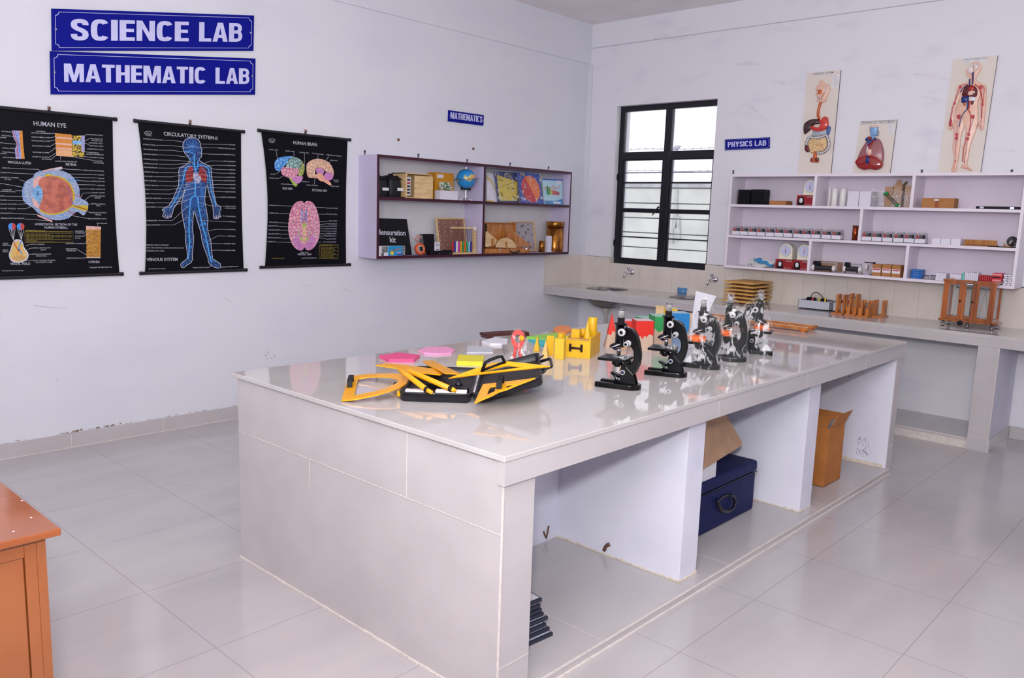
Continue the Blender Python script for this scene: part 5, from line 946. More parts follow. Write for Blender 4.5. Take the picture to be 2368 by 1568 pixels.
for y in (-.02, .19*w*2): b.cyl((.05, y, hl*.3), (.053, y, hl*.3), .004, M_chr, 10)
b.build('tray', root, .001)
b = MB(); b.hexa([(-.062, -w/2, 0), (-.055, -w/2, 0), (-.055, w*.12, 0), (-.062, w*.12, 0)], [(-.085, -w/2, h), (-.078, -w/2, h), (-.078, w*.12, h), (-.085, w*.12, h)], M_kit); b.build('lid', root)
b = MB(); b.box(.02, .022, -w*.2, w*.04, hl*.9, h*.62, M_wc)
for v, ww in ((.78, .18), (.66, .2), (.55, .12)): b.box(.022, .0225, -w*.16, -w*.16+w*ww, hl*.9+(h*.62-hl*.9)*v, hl*.9+(h*.62-hl*.9)*(v+.04), M_txtk)
b.box(.022, .0225, -w*.12, -w*.0, hl+.004, hl+.010, M_txtk)
b.build('white_card', root)
# --- pegboard
M_pg = mat('brown_hardboard', (150, 108, 96), .6, c2=(128, 86, 76), scale=9, stretch=(1, 6, 1), ramp=(.4, .6))
xf = .075; y0, _ = yz(c5, 1160, 1400, xf+.05); y1, _ = yz(c5, 1540, 1400, xf+.05); _, z1 = yz(c5, 1130, 960, xf)
root = thing('peg_board', 'wooden framed brown board with small white pins behind the abacus', 'board', (.06, (y0+y1)/2, ZS0), rot=(0, RD(-9), 0)); w = y1-y0; h = (z1-ZS0)/cos(RD(9))
b = MB(); b.box(.03, .045, -w/2, w/2, 0, .012, M_ply); b.box(.03, .045, -w/2, w/2, h-.012, h, M_ply); b.box(.03, .045, -w/2, -w/2+.014, .012, h-.012, M_ply); b.box(.03, .045, w/2-.014, w/2, .012, h-.012, M_ply); b.build('frame', root, .001)
b = MB(); b.box(.032, .038, -w/2+.01, w/2-.01, .01, h-.01, M_pg)
for i in range(7):
    for j in range(5): b.cyl((.038, -w*.42+j*w*.21+.01*(i % 2), .03+i*(h-.05)/6.5), (.044, -w*.42+j*w*.21+.01*(i % 2), .03+i*(h-.05)/6.5), .0028, M_paper, 6)
b.build('pin_panel', root)
# --- abacus
xf = .19; y0, _ = yz(c5, 1300, 1430, xf); y1, _ = yz(c5, 1640, 1430, xf); _, z1 = yz(c5, 1300, 1070, xf)
root = thing('abacus', 'wooden abacus with ten upright rods of coloured beads', 'abacus', (.18, (y0+y1)/2, ZS0)); w = y1-y0; h = z1-ZS0
b = MB(); b.box(-.02, .02, -w/2, w/2, 0, .014, M_ply); b.box(-.012, .012, -w/2+.0, w/2-.04, h-.016, h-.002, M_ply); b.box(-.016, .016, w/2-.032, w/2-.018, .014, h, M_ply); b.box(-.03, -.02, w/2-.02, w/2+.02, .0, h*.96, M_ply); b.build('frame', root, .001)
b = MB(); b.box(.018, .020, w/2-.055, w/2-.02, h-.028, h+.004, M_wc); b.build('paper_label', root)
cols = [(206, 40, 40), (60, 60, 170), (235, 235, 235), (205, 60, 170), (235, 160, 30), (30, 150, 80), (235, 110, 40), (40, 160, 100), (140, 210, 235), (70, 50, 150)]
for k, c in enumerate(cols):
    b = MB(); y = -w/2+.022+k*(w-.082)/9; m = mat('bead_'+str(k), c, .3)
    prof = []; 
    for q in range(10): prof += [(.0065, .0145+q*.0092), (.0092, .0178+q*.0092), (.0092, .0205+q*.0092), (.0065, .0236+q*.0092)]
    b.lathe(prof, m, (0, y, 0), 12); rd_ = b.build('bead_column', root)
    b = MB(); b.cyl((0, y, .10), (0, y, h-.015), .0018, M_rust if k < 8 else M_dk, 6); b.build('rod', rd_)
# --- upper right bay: bagged boards
def sheet(label, cat, q, xb, name='teaching_board', lean=.03, m=M_wc):
    """quad in c6 pixels (front plane at bottom xb+lean, top xb)"""
    root = thing(name, label, cat, (xb, 0, ZS1)); 
    tl, tr, br, bl = q; A = LW(*c6(*tl), xb); B_ = LW(*c6(*tr), xb); D = LW(*c6(*bl), xb+lean); Cc = LW(*c6(*br), xb+lean); zb = ZS1
    D = V((xb+lean, D.y, zb)); Cc = V((xb+lean, Cc.y, zb)); root.location = ((D+Cc)/2); o = V(root.location); b = MB(); b.M = Mx.Translation(-o)
    n = (B_-A).cross(D-A).normalized(); n = n if n.x > 0 else -n
    def P(u, v, l=0): return (A*(1-u)+B_*u)*(1-v)+(D*(1-u)+Cc*u)*v + n*l - o
    b.M = Mx.Identity(4); b.hexa([P(0, 1, -.006), P(1, 1, -.006), P(1, 0, -.006), P(0, 0, -.006)], [P(0, 1), P(1, 1), P(1, 0), P(0, 0)], m); b.build('board_sheet', root); return root, P
M_yb = mat('yellow_board', (208, 184, 62), .35, scale=8, var=.05); M_rbl = mat('royal_blue_board', (32, 66, 172), .35, scale=10); M_navy = mat('navy_board', (34, 48, 118), .4)
def film(P, root, g=.008):
    b = MB(); n = 10; vs = []
    random.seed(int(P(0, 0).y*1000) % 97)
    for j in range(n+1):
        for i in range(n+1): vs.append(P(-.04+1.08*i/n, -.02+1.02*j/n, g+random.uniform(-.003, .004)))
    b.add(vs, [(j*(n+1)+i, (j+1)*(n+1)+i, (j+1)*(n+1)+i+1, j*(n+1)+i+1) for j in range(n) for i in range(n)], M_film, True); b.build('plastic_wrap', root)
root, P = sheet('clear bagged yellow ring and white sheet, leftmost in the upper right bay', 'teaching aid', [(287, 250), (405, 262), (440, 655), (287, 655)], .10, m=M_wc)
b = MB(); pts = smooth([(.0, .12, 0), (.35, .18, 0), (.7, .35, 0), (.95, .6, 0)], False, 4); b.add([P(u, v, .002) for u, v, _ in pts]+[P(u, v+.09, .002) for u, v, _ in pts], [(i, len(pts)+i, len(pts)+i+1, i+1) for i in range(len(pts)-1)], M_yb); b.add([P(0, .93, .002), P(0, 1, .002), P(.8, 1, .002), P(.5, .95, .002)], [(0, 1, 2, 3)], M_yb); b.build('yellow_ring', root); film(P, root)
root, P = sheet('plastic wrapped navy board with a yellow geometry sheet in the upper right bay', 'teaching aid', [(395, 226), (722, 245), (755, 660), (455, 660)], .12, m=M_navy)
b = MB(); b.add([P(.08, .11, .002), P(.06, .95, .002), P(.92, .93, .002), P(.99, .30, .002)], [(0, 1, 2, 3)], M_yb); Lk = lambda u0, v0, u1, v1, w=.01: b.add([P(u0, v0-w, .003), P(u0, v0+w, .003), P(u1, v1+w, .003), P(u1, v1-w, .003)], [(0, 1, 2, 3)], M_txtk)
Lk(.1, .52, .95, .30, .006); Lk(.14, .25, .32, .30, .012); Lk(.18, .17, .2, .3, .02); Lk(.5, .5, .56, .54, .02); Lk(.7, .52, .82, .56, .014); Lk(.16, .68, .24, .78, .03); Lk(.68, .78, .86, .88, .014); b.build('geometry_sheet', root); b = MB(); b.add([P(.4, .04, .009), P(.38, .17, .009), P(.74, .19, .009), P(.68, .03, .009)], [(0, 1, 2, 3)], M_tin); b.build('bag_header', root); film(P, root)
root, P = sheet('plastic wrapped royal blue board with a red and orange fraction disc', 'teaching aid', [(728, 232), (1045, 262), (1112, 680), (790, 672)], .148, m=M_rbl)
b = MB(); cs = [mat('pie_orange', (232, 110, 40), .35), mat('pie_red', (196, 30, 44), .35)]
for k in range(12):
    a0 = k*30; pts = [(.5, .53)]+[(.5+.42*cos(RD(a0+j*7.5)), .53-.43*sin(RD(a0+j*7.5))) for j in range(5)]; b.add([P(u, v, .003) for u, v in pts][::-1], [tuple(range(6))], cs[0] if (k in (0, 1, 2, 3, 10, 11)) else cs[1])
b.build('fraction_disc', root); b = MB(); b.add([P(.06, .03, .009), P(.06, .12, .009), P(.3, .13, .009), P(.3, .03, .009)], [(0, 1, 2, 3)], M_tin); b.build('bag_header', root); film(P, root)
root, P = sheet('light blue graph folder with falling coloured bars near the right end of the shelf', 'folder', [(1092, 332), (1385, 345), (1386, 700), (1122, 690)], .155, 'graph_folder', .02, mat('pale_cyan_cover', (178, 214, 232), .35, var=.03))
b = MB(); R4 = lambda u0, v0, u1, v1, m, l=.002: b.add([P(u0, v0, l), P(u0, v1, l), P(u1, v1, l), P(u1, v0, l)], [(0, 1, 2, 3)], m)
R4(0, 0, 1, .06, mat('cover_blue', (60, 100, 190), .4)); b.add([P(0, .86, .002), P(0, 1, .002), P(1, 1, .002), P(1, .76, .002), P(.6, .85, .002)], [(0, 1, 2, 3, 4)], mat('cover_mid_blue', (70, 150, 215), .4)); R4(.48, .88, .88, .96, M_wc, .003); R4(.7, .05, .92, .2, M_wc, .003); R4(.05, .89, .35, .93, M_tin, .003)
for k, (v, c) in enumerate(((.28, (40, 130, 60)), (.33, (60, 150, 60)), (.42, (200, 200, 60)), (.44, (215, 90, 50)), (.45, (200, 40, 40)), (.47, (190, 36, 40)), (.50, (180, 30, 40)))): R4(.17+k*.095, v, .17+k*.095+.07, .62-.0*k, mat('bar%d' % k, c, .4), .003)
for pts in ([(.05, .4), (.2, .3), (.35, .38), (.5, .27), (.62, .3)], [(.3, .5), (.5, .38), (.7, .36), (.85, .27)], [(.02, .3), (.12, .45), (.1, .6)]):
    for (a0, c0_), (a1, c1_) in zip(pts, pts[1:]): b.add([P(a0, c0_-.012, .003), P(a0, c0_+.012, .003), P(a1, c1_+.012, .003), P(a1, c1_-.012, .003)], [(0, 1, 2, 3)], cs[0])
b.build('cover_print', root)
# --- lower right bay: open instrument case
M_oak = mat('varnished_oak', (196, 128, 62), .35, c2=(168, 98, 44), scale=7, stretch=(1, 8, 1), ramp=(.4, .62), coat=.3); M_okd = mat('dark_wood_inner', (120, 66, 34), .5)
xf = .215; y0, zf = yz(c6, 268, 1340, xf); y0 = max(y0, YM+.014); y1, _ = yz(c6, 915, 1350, xf); hb = yz(c6, 600, 1352, xf)[1]-ZS0
root = thing('instrument_case', 'open varnished wooden instrument case with a black handle at the lower right bay', 'case', (.132, (y0+y1)/2, ZS0+.0012)); w = y1-y0
b = MB(); b.box(-.03, .075, -w/2, w/2, 0, .006, M_oak); b.box(.069, .075, -w/2, w/2, .006, hb, M_oak); b.box(-.03, -.024, -w/2, w/2, .006, hb, M_oak); b.box(-.03, .075, -w/2, -w/2+.006, .006, hb, M_oak); b.box(-.03, .075, w/2-.006, w/2, .006, hb, M_oak); b.build('case_base', root, .001)
hl = yz(c6, 400, 968, .07)[1]-ZS0; yl1 = yz(c6, 650, 970, .07)[0]-(y0+y1)/2
b = MB(); b.box(-.038, -.032, -w/2, yl1, hb*.8, hl, M_oak); b.box(-.032, -.006, -w/2, yl1, hl-.008, hl, M_oak); b.box(-.032, -.006, yl1-.008, yl1, hb*.8, hl, M_oak)
b.box(-.032, -.028, -w/2+.01, -w/2+.12, hb, hl-.015, M_okd); b.box(-.032, -.026, -w/2+.12, yl1-.01, hb, hl-.015, M_oak); lid = b.build('case_lid', root, .001)
for k in range(4):
    b = MB(); z = hl-.04-k*.022; b.cyl((-.020, -w/2+.02, z), (-.020, -w/2+.14, z), .007, M_oak, 10); b.build('stored_rod', lid)
b = MB(); b.box(-.016, -.010, -w/2+.088, -w/2+.104, hb, hl-.02, M_blk); b.build('retaining_strap', lid)
b = MB(); b.tube([(.078, w*.04, hb*.62), (.086, w*.05, hb*.45), (.088, w*.08, hb*.2), (.088, w*.2, hb*.15), (.086, w*.25, hb*.4), (.078, w*.24, hb*.65)], .0055, M_blk, 8); b.build('carry_handle', root)
for y in (-w*.17, w*.42): b = MB(); b.box(.075, .079, y-.012, y+.012, hb*.72, hb*1.02, M_chr); b.build('catch', root)
def tri(pts, xb, th, name, label, cat, m=M_ply, lean=.0, hole=None):
    P3 = [LW(*c6(x, y), xb) for x, y in pts]; zmin = min(p.z for p in P3); 
    c = sum(P3, V())/len(P3); root = thing(name, label, cat, (xb, c.y, zmin)); o = V(root.location)
    b = MB(); b.prism([(p.y-o.y, p.z-o.z) for p in P3], 0, th, m, (V((0, 0, 0)), V((0, 1, 0)), V((0, 0, 1)))); b.build('blade', root, .001); return root, o
root, o = tri([(635, 1075), (940, 1312), (700, 1335), (545, 1205)], .165, .006, 'set_square', 'large wooden triangular set square with a slot grip, leaning in the instrument case', 'set square', M_oak)
b = MB(); p_ = LW(*c6(672, 1225), .165)-o; b.M = Mx.Translation(p_)@Mx.Rotation(RD(12), 4, 'X'); b.box(.006, .016, -.005, .005, -.036, .036, M_oak); b.build('grip', root, .001)
arcp = [(560+142*cos(a)*1.0, 1338-145*sin(a)) for a in [i*pi/16 for i in range(17)]]
root, o = tri([(x+(x-560)*.05, y-((x-420)*.02 if 0 else 0)+(x-560)*.06) for x, y in arcp], .176, .006, 'protractor', 'wooden half round protractor with printed scale in the instrument case', 'protractor', M_ply)
b = MB(); p_ = LW(*c6(560, 1300), .176)-o; b.M = Mx.Translation(p_)@Mx.Rotation(RD(14), 4, 'X'); b.box(.006, .016, -.006, .006, -.034, .034, M_oak); b.build('grip', root, .001)
b = MB(); c_ = LW(*c6(560, 1338), .176)-o
R_ = (LW(*c6(700, 1338), .176)-LW(*c6(560, 1338), .176)).y
for i in range(1, 24):
    a = i*pi/24; 
    for r0, r1 in ((.80, .9),): b.add([(.0066, c_.y+R_*r0*cos(a)-.0006, c_.z+R_*r0*sin(a)), (.0066, c_.y+R_*r0*cos(a)+.0006, c_.z+R_*r0*sin(a)), (.0066, c_.y+R_*r1*cos(a)+.0006, c_.z+R_*r1*sin(a)), (.0066, c_.y+R_*r1*cos(a)-.0006, c_.z+R_*r1*sin(a))], [(0, 1, 2, 3)], M_txtk)
b.build('scale_marks', root)
root, o = tri([(268, 1110), (285, 1095), (430, 1225), (390, 1310), (262, 1325)], .19, .006, 'set_square', 'pale wooden set square with a wooden slot, at the left of the instrument case', 'set square', M_ply)
b = MB(); p_ = LW(*c6(368, 1258), .19)-o; b.box(.006, .009, p_.y-.02, p_.y+.018, p_.z-.034, p_.z+.034, M_oak); b.build('slot_inlay', root)
# --- framed panel
xf = .09; y0, _ = yz(c6, 700, 1395, xf+.04); y1, _ = yz(c6, 1050, 1395, xf+.04); _, z1 = yz(c6, 700, 962, xf)
M_mar2 = mat('swirled_grey_sheet', (170, 160, 170), .4, c2=(88, 76, 84), kind='wave', scale=16, ramp=(.35, .65))
root = thing('framed_board', 'wooden framed panel with swirled grey fill behind the wooden set square', 'board', (.048, (y0+y1)/2+.006, ZS0), rot=(0, RD(-10), 0)); w = y1-y0; h = (z1-ZS0)/cos(RD(10))
b = MB(); b.box(.03, .05, -w/2, w/2, 0, .012, M_ply); b.box(.03, .05, -w/2, w/2, h-.012, h, M_ply); b.box(.03, .05, -w/2, -w/2+.014, .012, h-.012, M_ply); b.box(.03, .05, w/2-.014, w/2, .012, h-.012, M_ply); b.build('frame', root, .001)
b = MB(); b.box(.032, .040, -w/2+.01, w/2-.01, .01, h-.01, M_mar2); b.build('filled_panel', root)
# --- brass cylinders and white stand
M_brs = mat('brass', (190, 128, 60), .22, metal=1, c2=(120, 72, 34), scale=10, ramp=(.4, .7))
def rcyl(l, r, t, xb, name, label, cat, m, prof=None, grp=None):
    y0, z1 = yz(c6, l, t, xb); y1, _ = yz(c6, r, t, xb); R0 = (y1-y0)/2; h = z1-ZS0
    root = thing(name, label, cat, (xb, (y0+y1)/2, ZS0)); return root, R0, h
root, R0, h = rcyl(1198, 1366, 955, .12, 'brass_canister', 'tall dented brass canister with a lid at the right end of the lower shelf', 'canister', M_brs)
b = MB(); b.lathe([(R0*.96, 0), (R0*.97, .004), (R0*.96, h*.84), (0, h*.84)], M_brs, n=36); b.build('canister_body', root)
b = MB(); b.lathe([(R0*1.0, h*.83), (R0*1.02, h*.835), (R0*1.0, h*.99), (R0*.97, h), (0, h)], M_brs, n=36); b.build('canister_lid', root)
root, R0, h = rcyl(1056, 1116, 1238, .15, 'brass_cylinder', 'small plain brass cylinder left of the white stand', 'cylinder', M_brs)
b = MB(); b.lathe([(R0, 0), (R0, h), (R0*.85, h), (R0*.85, h-.01), (0, h-.01)], M_brs, n=28); b.build('cylinder_body', root)
y0, z1 = yz(c6, 1165, 1162, .16); y1, _ = yz(c6, 1222, 1162, .16)
b = MB(); b.box(.14, .17, y0, y1, ZS0, z1, M_wc); b.box(.13, .18, y0-.006, y1+.006, ZS0, ZS0+.008, M_wc); tag(b.build('white_column', bevel=.002), 'upright white plastic column between the two brass cylinders', 'column')
# ================================================================== long lilac shelf on the right wall
M_sh = mat('pale_lilac_paint', (232, 223, 235), .4, scale=6, var=.02); M_shb = mat('shelf_back_lilac', (221, 210, 226), .5, scale=4, var=.03)
SX0, SX1, SY, ST, SB = 1.7386, 3.9158, -.242, 1.862, 1.079
T1, T2, T3 = 1.614, 1.356, 1.099
shf = thing('wall_shelf', 'wide pale lilac open shelf on the right wall with three rows of bays', 'shelf', (2.83, 0, SB))
def sb(): b = MB(); b.M = Mx.Translation((-2.83, 0, -SB)); return b
t_ = .020
for nm, x in (('side_panel', SX0), ('side_panel', SX1-t_)): b = sb(); b.box(x, x+t_, SY, 0, SB, ST, M_sh); b.build(nm, shf, .001)
b = sb(); b.box(SX0+t_, SX1-t_, SY, 0, ST-t_, ST, M_sh); b.build('top_panel', shf)
for z in (T1, T2): b = sb(); b.box(SX0+t_, SX1-t_, SY, 0, z-t_, z, M_sh); b.build('shelf_board', shf)
b = sb(); b.box(SX0+t_, SX1-t_, SY, 0, SB, T3, M_sh); b.build('bottom_panel', shf)
b = sb(); b.box(SX0+t_, SX1-t_, -.006, 0, T3, ST-t_, M_shb); b.build('back_panel', shf)
for x, z0, z1 in ((2.475, T1, ST-t_), (3.2, T1, ST-t_), (2.851, T2, T1-t_), (2.476, T3, T2-t_), (3.208, T3, T2-t_)): b = sb(); b.box(x-.011, x+.011, SY, -.006, z0, z1, M_sh); b.build('divider', shf, .0008)
for p in ((1696, 397), (2132, 396), (2340, 396)): 
    if p[0] != 2340 or 1: clip(shf, p, 'y', RW)
b = sb(); b.box(SX1, SX1+.05, -.012, -.002, SB+.0, SB+.006, M_blk); b.build('mounting_clip', shf)
def c4(x, y): return (1660+x/5.6, 380+y/5.6)
def d5(x, y): return (2000+x/4.9, 380+y/4.9)
def xz(c, x, y, yf): p = RW(*c(x, y), yf); return p.x, p.z
def rbx(c, l, t, r, yf, dep, zs, name, label, cat, m, group=None, bev=.001, single=True):
    """box standing on shelf height zs: front face pixels l..r, top t, front plane yf"""
    x0, z1 = xz(c, l, t, yf); x1, _ = xz(c, r, t, yf)
    if single: return tag(MB().box(x0-(x0+x1)/2, x1-(x0+x1)/2, 0, dep, 0, z1-zs, m).build(name, bevel=bev, loc=((x0+x1)/2, yf, zs)), label, cat, group)
    root = thing(name, label, cat, ((x0+x1)/2, yf, zs), group=group); MB().box(x0-(x0+x1)/2, x1-(x0+x1)/2, 0, dep, 0, z1-zs, m).build('box_body', root, bev); return root, x1-x0, z1-zs
M_crt = mat('brown_corrugated_card', (178, 122, 72), .75, c2=(160, 106, 60), scale=10, ramp=(.3, .7)); M_crt2 = mat('pale_brown_card', (184, 148, 120), .75, c2=(168, 130, 104), scale=10)
# --- black case stacks
yf = -.17
for si, (l, r, nm, tt) in enumerate(((252, 424, 'left', 326), (424, 616, 'right', 323))):
    n = 5; x0, zt = xz(c4, l+2, tt, yf); x1, _ = xz(c4, r-3, tt, yf); hh = (zt-T1)/n
    lv = ['bottom', 'second from the bottom', 'middle', 'second from the top', 'top']
    for k in range(n):
        dx = random.uniform(-.004, .004); root = thing('instrument_case', '%s black case in the %s stack on the top row' % (lv[k], nm), 'case', ((x0+x1)/2+dx*.5, yf+.055, T1+k*hh), group='flat black cases in two stacks')
        w = x1-x0-.008; b = MB(); b.box(-w/2, w/2, -.05, .05, 0, hh*.52, M_kit); b.build('case_base', root, .003); b = MB(); b.box(-w/2+.001, w/2-.001, -.049, .05, hh*.56, hh-.001, M_kit); b.box(-w/2+.004, w/2-.004, -.046, .046, hh*.5, hh*.6, M_kit); b.build('case_lid', root, .003)
# --- flat brown carton
x0, zt = xz(c4, 668, 470, -.2); x1, _ = xz(c4, 880, 470, -.2)
tag(MB().box(-(x1-x0)/2, (x1-x0)/2, 0, .13, 0, zt-T1, M_crt).build('carton_box', bevel=.003, loc=((x0+x1)/2, -.2, T1)), 'flat brown carton lying alone in the middle of the upper left bay', 'box')
# --- stop clock boxes and clocks
M_rbx = mat('crimson_box_print', (150, 14, 22), .3, scale=9, var=.08); M_ivory = mat('ivory_plastic', (228, 222, 206), .35, scale=9, var=.02); M_dial = mat('pale_blue_dial', (196, 200, 232), .3)
def clockbox(l, t, r, yf, zs, label):
    root, w, h = rbx(c4, l, t, r, yf, .12, zs, 'clock_box', label, 'box', M_rbx, 'red printed boxes under the dial clocks', single=False)
    b = MB(); fr = (V((-w*.22, -.0006, h*.5)), V((1, 0, 0)), V((0, 0, 1))); n = 20
    b.prism([(h*.32*cos(2*pi*i/n), h*.36*sin(2*pi*i/n)+.0) for i in range(n)], 0, .0006, M_kit, fr); b.box(-w*.22-h*.32, -w*.22+h*.34, -.001, -.0004, h*.04, h*.5, M_kit)
    b.prism([(h*.17*cos(2*pi*i/n), h*.24*sin(2*pi*i/n)) for i in range(n)], .0008, .0014, M_paper, fr); b.box(-w*.225, -w*.215, -.0024, -.0016, h*.36, h*.64, M_txtk)
    text(b, 'RACER', (w*.12, -.001, h*.80), (w*.46, -.001, h*.80), h*.1, (0, -1, 0), M_pw, .02); text(b, 'Stop Clock', (w*.05, -.001, h*.10), (w*.42, -.001, h*.10), h*.07, (0, -1, 0), M_pw, .02)
    b.build('box_print', root); return w, h, root
def dialclock(cx, cz, rad, yf, zs, label, flm=True, dx=0):
    """round dial clock with a domed body: pixel centre and radius in c4"""
    X, Z = xz(c4, cx, cz, yf); R0 = rad/5.6/FPX*6.9
    root = thing('dial_clock', label, 'clock', (X, yf, zs), group='ivory dial clocks on red boxes'); hz = Z-zs
    b = MB(); n = 28; pts = [(-R0*1.3, 0.004), (R0*1.3, 0.004)]+[(R0*1.28*cos(a), hz+R0*1.28*sin(a)) for a in [i*pi/n for i in range(n+1)]]
    b.prism(pts, -.075, 0, M_ivory, (V((0, 0, 0)), V((1, 0, 0)), V((0, 0, 1)))); b.box(-R0*1.36, R0*1.36, -.003, .078, 0, .014, M_ivory); b.build('clock_body', root, .004)
    b = MB(); fr = (V((0, -.0002, hz)), V((1, 0, 0)), V((0, 0, 1)))
    Mr = Mx.Rotation(RD(90), 3, 'X'); b.lathe([(R0*1.06, 0), (R0*1.1, .004), (R0*1.02, .007), (R0*.99, .003), (R0*.99, 0), (R0*1.06, 0)], M_ivory, (0, 0, hz), 32, Mr); b.prism([(R0*cos(2*pi*i/32), R0*sin(2*pi*i/32)) for i in range(32)], 0, .002, M_dial, fr)
    for i in range(48):
        a = 2*pi*i/48; r0 = R0*(.86 if i % 4 else .8); b.prism([(r0*cos(a)-.0004, r0*sin(a)), (R0*.94*cos(a)-.0004, R0*.94*sin(a)), (R0*.94*cos(a)+.0004, R0*.94*sin(a)), (r0*cos(a)+.0004, r0*sin(a))], .0021, .0024, M_txg, fr)
    b.build('dial', root)
    b = MB(); b.box(-.0012, .0012, -.0042, -.0034, hz-R0*.05, hz+R0*.78, M_red); b.box(-.0010, .0010, -.0048, -.0042, hz-R0*.2, hz+R0*.3, M_red); b.cyl((0, -.003, hz), (0, -.007, hz), .004, M_red, 10); b.cyl((0, -.003, hz-R0*.35), (0, -.0045, hz-R0*.35), .004, M_txtk, 8); b.build('hands', root)
    if flm:
        b = MB(); n = 18; random.seed(int(cx)); vs = []
        for j, y in enumerate((-.012, .085)):
            for i in range(n+1): a = -.15+i*(pi+.3)/n; q = 1.42+random.uniform(-.04, .08); vs.append((R0*q*cos(a), y, max(.002, hz+R0*q*sin(a)*1.02)))
        b.add(vs, [(i, i+1, n+2+i, n+1+i) for i in range(n)], M_film, True); b.build('plastic_wrap', root)
    return root
w_, h_, r1 = clockbox(1026, 400, 1232, -.20, T1, 'crimson printed clock box at the right end of the upper left bay')
dialclock(1196, 290, 64, -.19, T1+h_, 'ivory dial clock on the crimson box in the upper row, partly hidden by the divider')
w_, h_, r1 = clockbox(748, 1224, 972, -.215, T3, 'left one of the two crimson clock boxes in the bottom row')
dialclock(880, 1115, 66, -.205, T3+h_, 'left one of the two ivory dial clocks in the bottom row')
w_, h_, r1 = clockbox(978, 1236, 1168, -.205, T3, 'right one of the two crimson clock boxes in the bottom row, against the divider')
dialclock(1118, 1128, 66, -.195, T3+h_, 'right one of the two ivory dial clocks in the bottom row, against the divider')
# --- white rolls and white boxes
M_pvc = mat('white_plastic_tube', (228, 224, 222), .3, var=.02)
for l, r, t, yf, lab in ((1468, 1548, 305, -.16, 'thick white plastic cylinder, left of the pair in the upper middle bay'), (1574, 1660, 308, -.16, 'thick white plastic cylinder, right of the pair beside the white boxes'), (1438, 1468, 305, -.12, 'thin white plastic cylinder half hidden behind the thick left one')):
    x0, z1 = xz(c4, l, t, yf); x1, _ = xz(c4, r, t, yf); R0 = (x1-x0)/2
    tag(MB().lathe([(R0*.9, 0), (R0, .004), (R0, z1-T1-.006), (R0*.85, z1-T1), (R0*.3, z1-T1)], M_pvc, n=28).build('plastic_cylinder', loc=((x0+x1)/2, yf+R0, T1)), lab, 'cylinder', 'white plastic cylinders on the top row')
rbx(c4, 1686, 348, 1832, -.19, .14, T1, 'white_box', 'left one of two tall white boxes on the top shelf row', 'box', M_wc, 'two tall white boxes')
rbx(c4, 1840, 350, 1990, -.19, .14, T1, 'white_box', 'right one of two tall white boxes on the top shelf row', 'box', M_wc, 'two tall white boxes')
# --- cartons behind and clear bags, green rods
rbx(d5, 232, 252, 320, -.10, .07, T1, 'carton_box', 'tall narrow brown carton behind the green ended rods', 'box', M_crt2)
root, w, h = rbx(d5, 330, 238, 425, -.11, .07, T1, 'carton_box', 'brown carton with its top flaps up in the upper middle bay', 'box', M_crt2, single=False)
b = MB(); b.hexa([(-w/2+.004, 0, h), (w/2, 0, h), (w/2, .003, h), (-w/2+.004, .003, h)], [(-w*.25, .025, h+.042), (w*.2, .025, h+.042), (w*.2, .028, h+.042), (-w*.25, .028, h+.042)], M_crt2); b.build('box_flap', root); b = MB(); b.hexa([(w/2-.003, 0, h), (w/2, 0, h), (w/2, .06, h), (w/2-.003, .06, h)], [(w/2+.02, .0, h+.03), (w/2+.023, .0, h+.03), (w/2+.023, .06, h+.03), (w/2+.02, .06, h+.03)], M_crt2); b.build('box_flap', root)
rbx(d5, 462, 242, 532, -.10, .06, T1, 'carton_box', 'brown carton at the right end of the upper middle bay, against the divider', 'box', M_crt2)
M_gry2 = mat('steel_rod', (200, 200, 208), .3, metal=.6)
for l, r, t, yf, lab, k in ((70, 235, 280, -.17, 'clear bag of crossed thin rods right beside the tall white boxes', 3), (305, 432, 285, -.18, 'clear bag standing in front of the flap topped carton', 2), (440, 532, 288, -.19, 'clear bag against the divider in the upper middle bay', 2)):
    x0, z1 = xz(d5, l, t, yf); x1, _ = xz(d5, r, t, yf); w = x1-x0; h = z1-T1; root = thing('clear_bag', lab, 'bag', ((x0+x1)/2, yf, T1), group='clear bags of apparatus')
    b = MB(); n = 8; vs = []; random.seed(l)
    for j in range(n+1):
        for i in range(n+1): vs.append((-w/2+w*i/n, -.02*(1-j/n)*sin(pi*i/n)-.004+random.uniform(-.003, .003), h*j/n))
    b.add(vs, [(j*(n+1)+i, j*(n+1)+i+1, (j+1)*(n+1)+i+1, (j+1)*(n+1)+i) for j in range(n) for i in range(n)], M_film, True)
    b.box(-w/2, w/2, .012, .013, 0, h*.9, M_film); b.build('plastic_bag', root)
    for q in range(k): b = MB(); sx = 1 if q % 2 else -1; b.cyl((-sx*w*.42+.01*q, .003, .006), (sx*w*.15-.01*q, .003, h*.8-.02*q), .002, M_gry2, 6); b.build('thin_rod', root)
root = thing('green_ended_rods', 'pair of dark rods with green plastic ends leaning in front of the clear bags', 'rods', (xz(d5, 350, 480, -.215)[0], -.212, T1))
M_gp = mat('green_plastic', (24, 140, 70), .35)
A = RW(*d5(225, 335), -.20)-V(root.location); B_ = RW(*d5(355, 475), -.22)-V(root.location); B_.z = max(B_.z, .012)
for k in (0, 1):
    o = V((.014*k, .008*k, .005*k)); b = MB(); b.cyl(A+o, B_+o, .0035, mat('dark_green_rod', (30, 60, 52), .4), 8); b.build('rod', root)
    for q, rr in ((A, .012), (B_, .011)): b = MB(); b.sph(q+o, rr, M_gp, 12); b.build('rod_end', root)
b = MB(); b.sph(B_+V((.022, 0, -.002)), .007, M_wht, 10); b.build('white_bead', root)
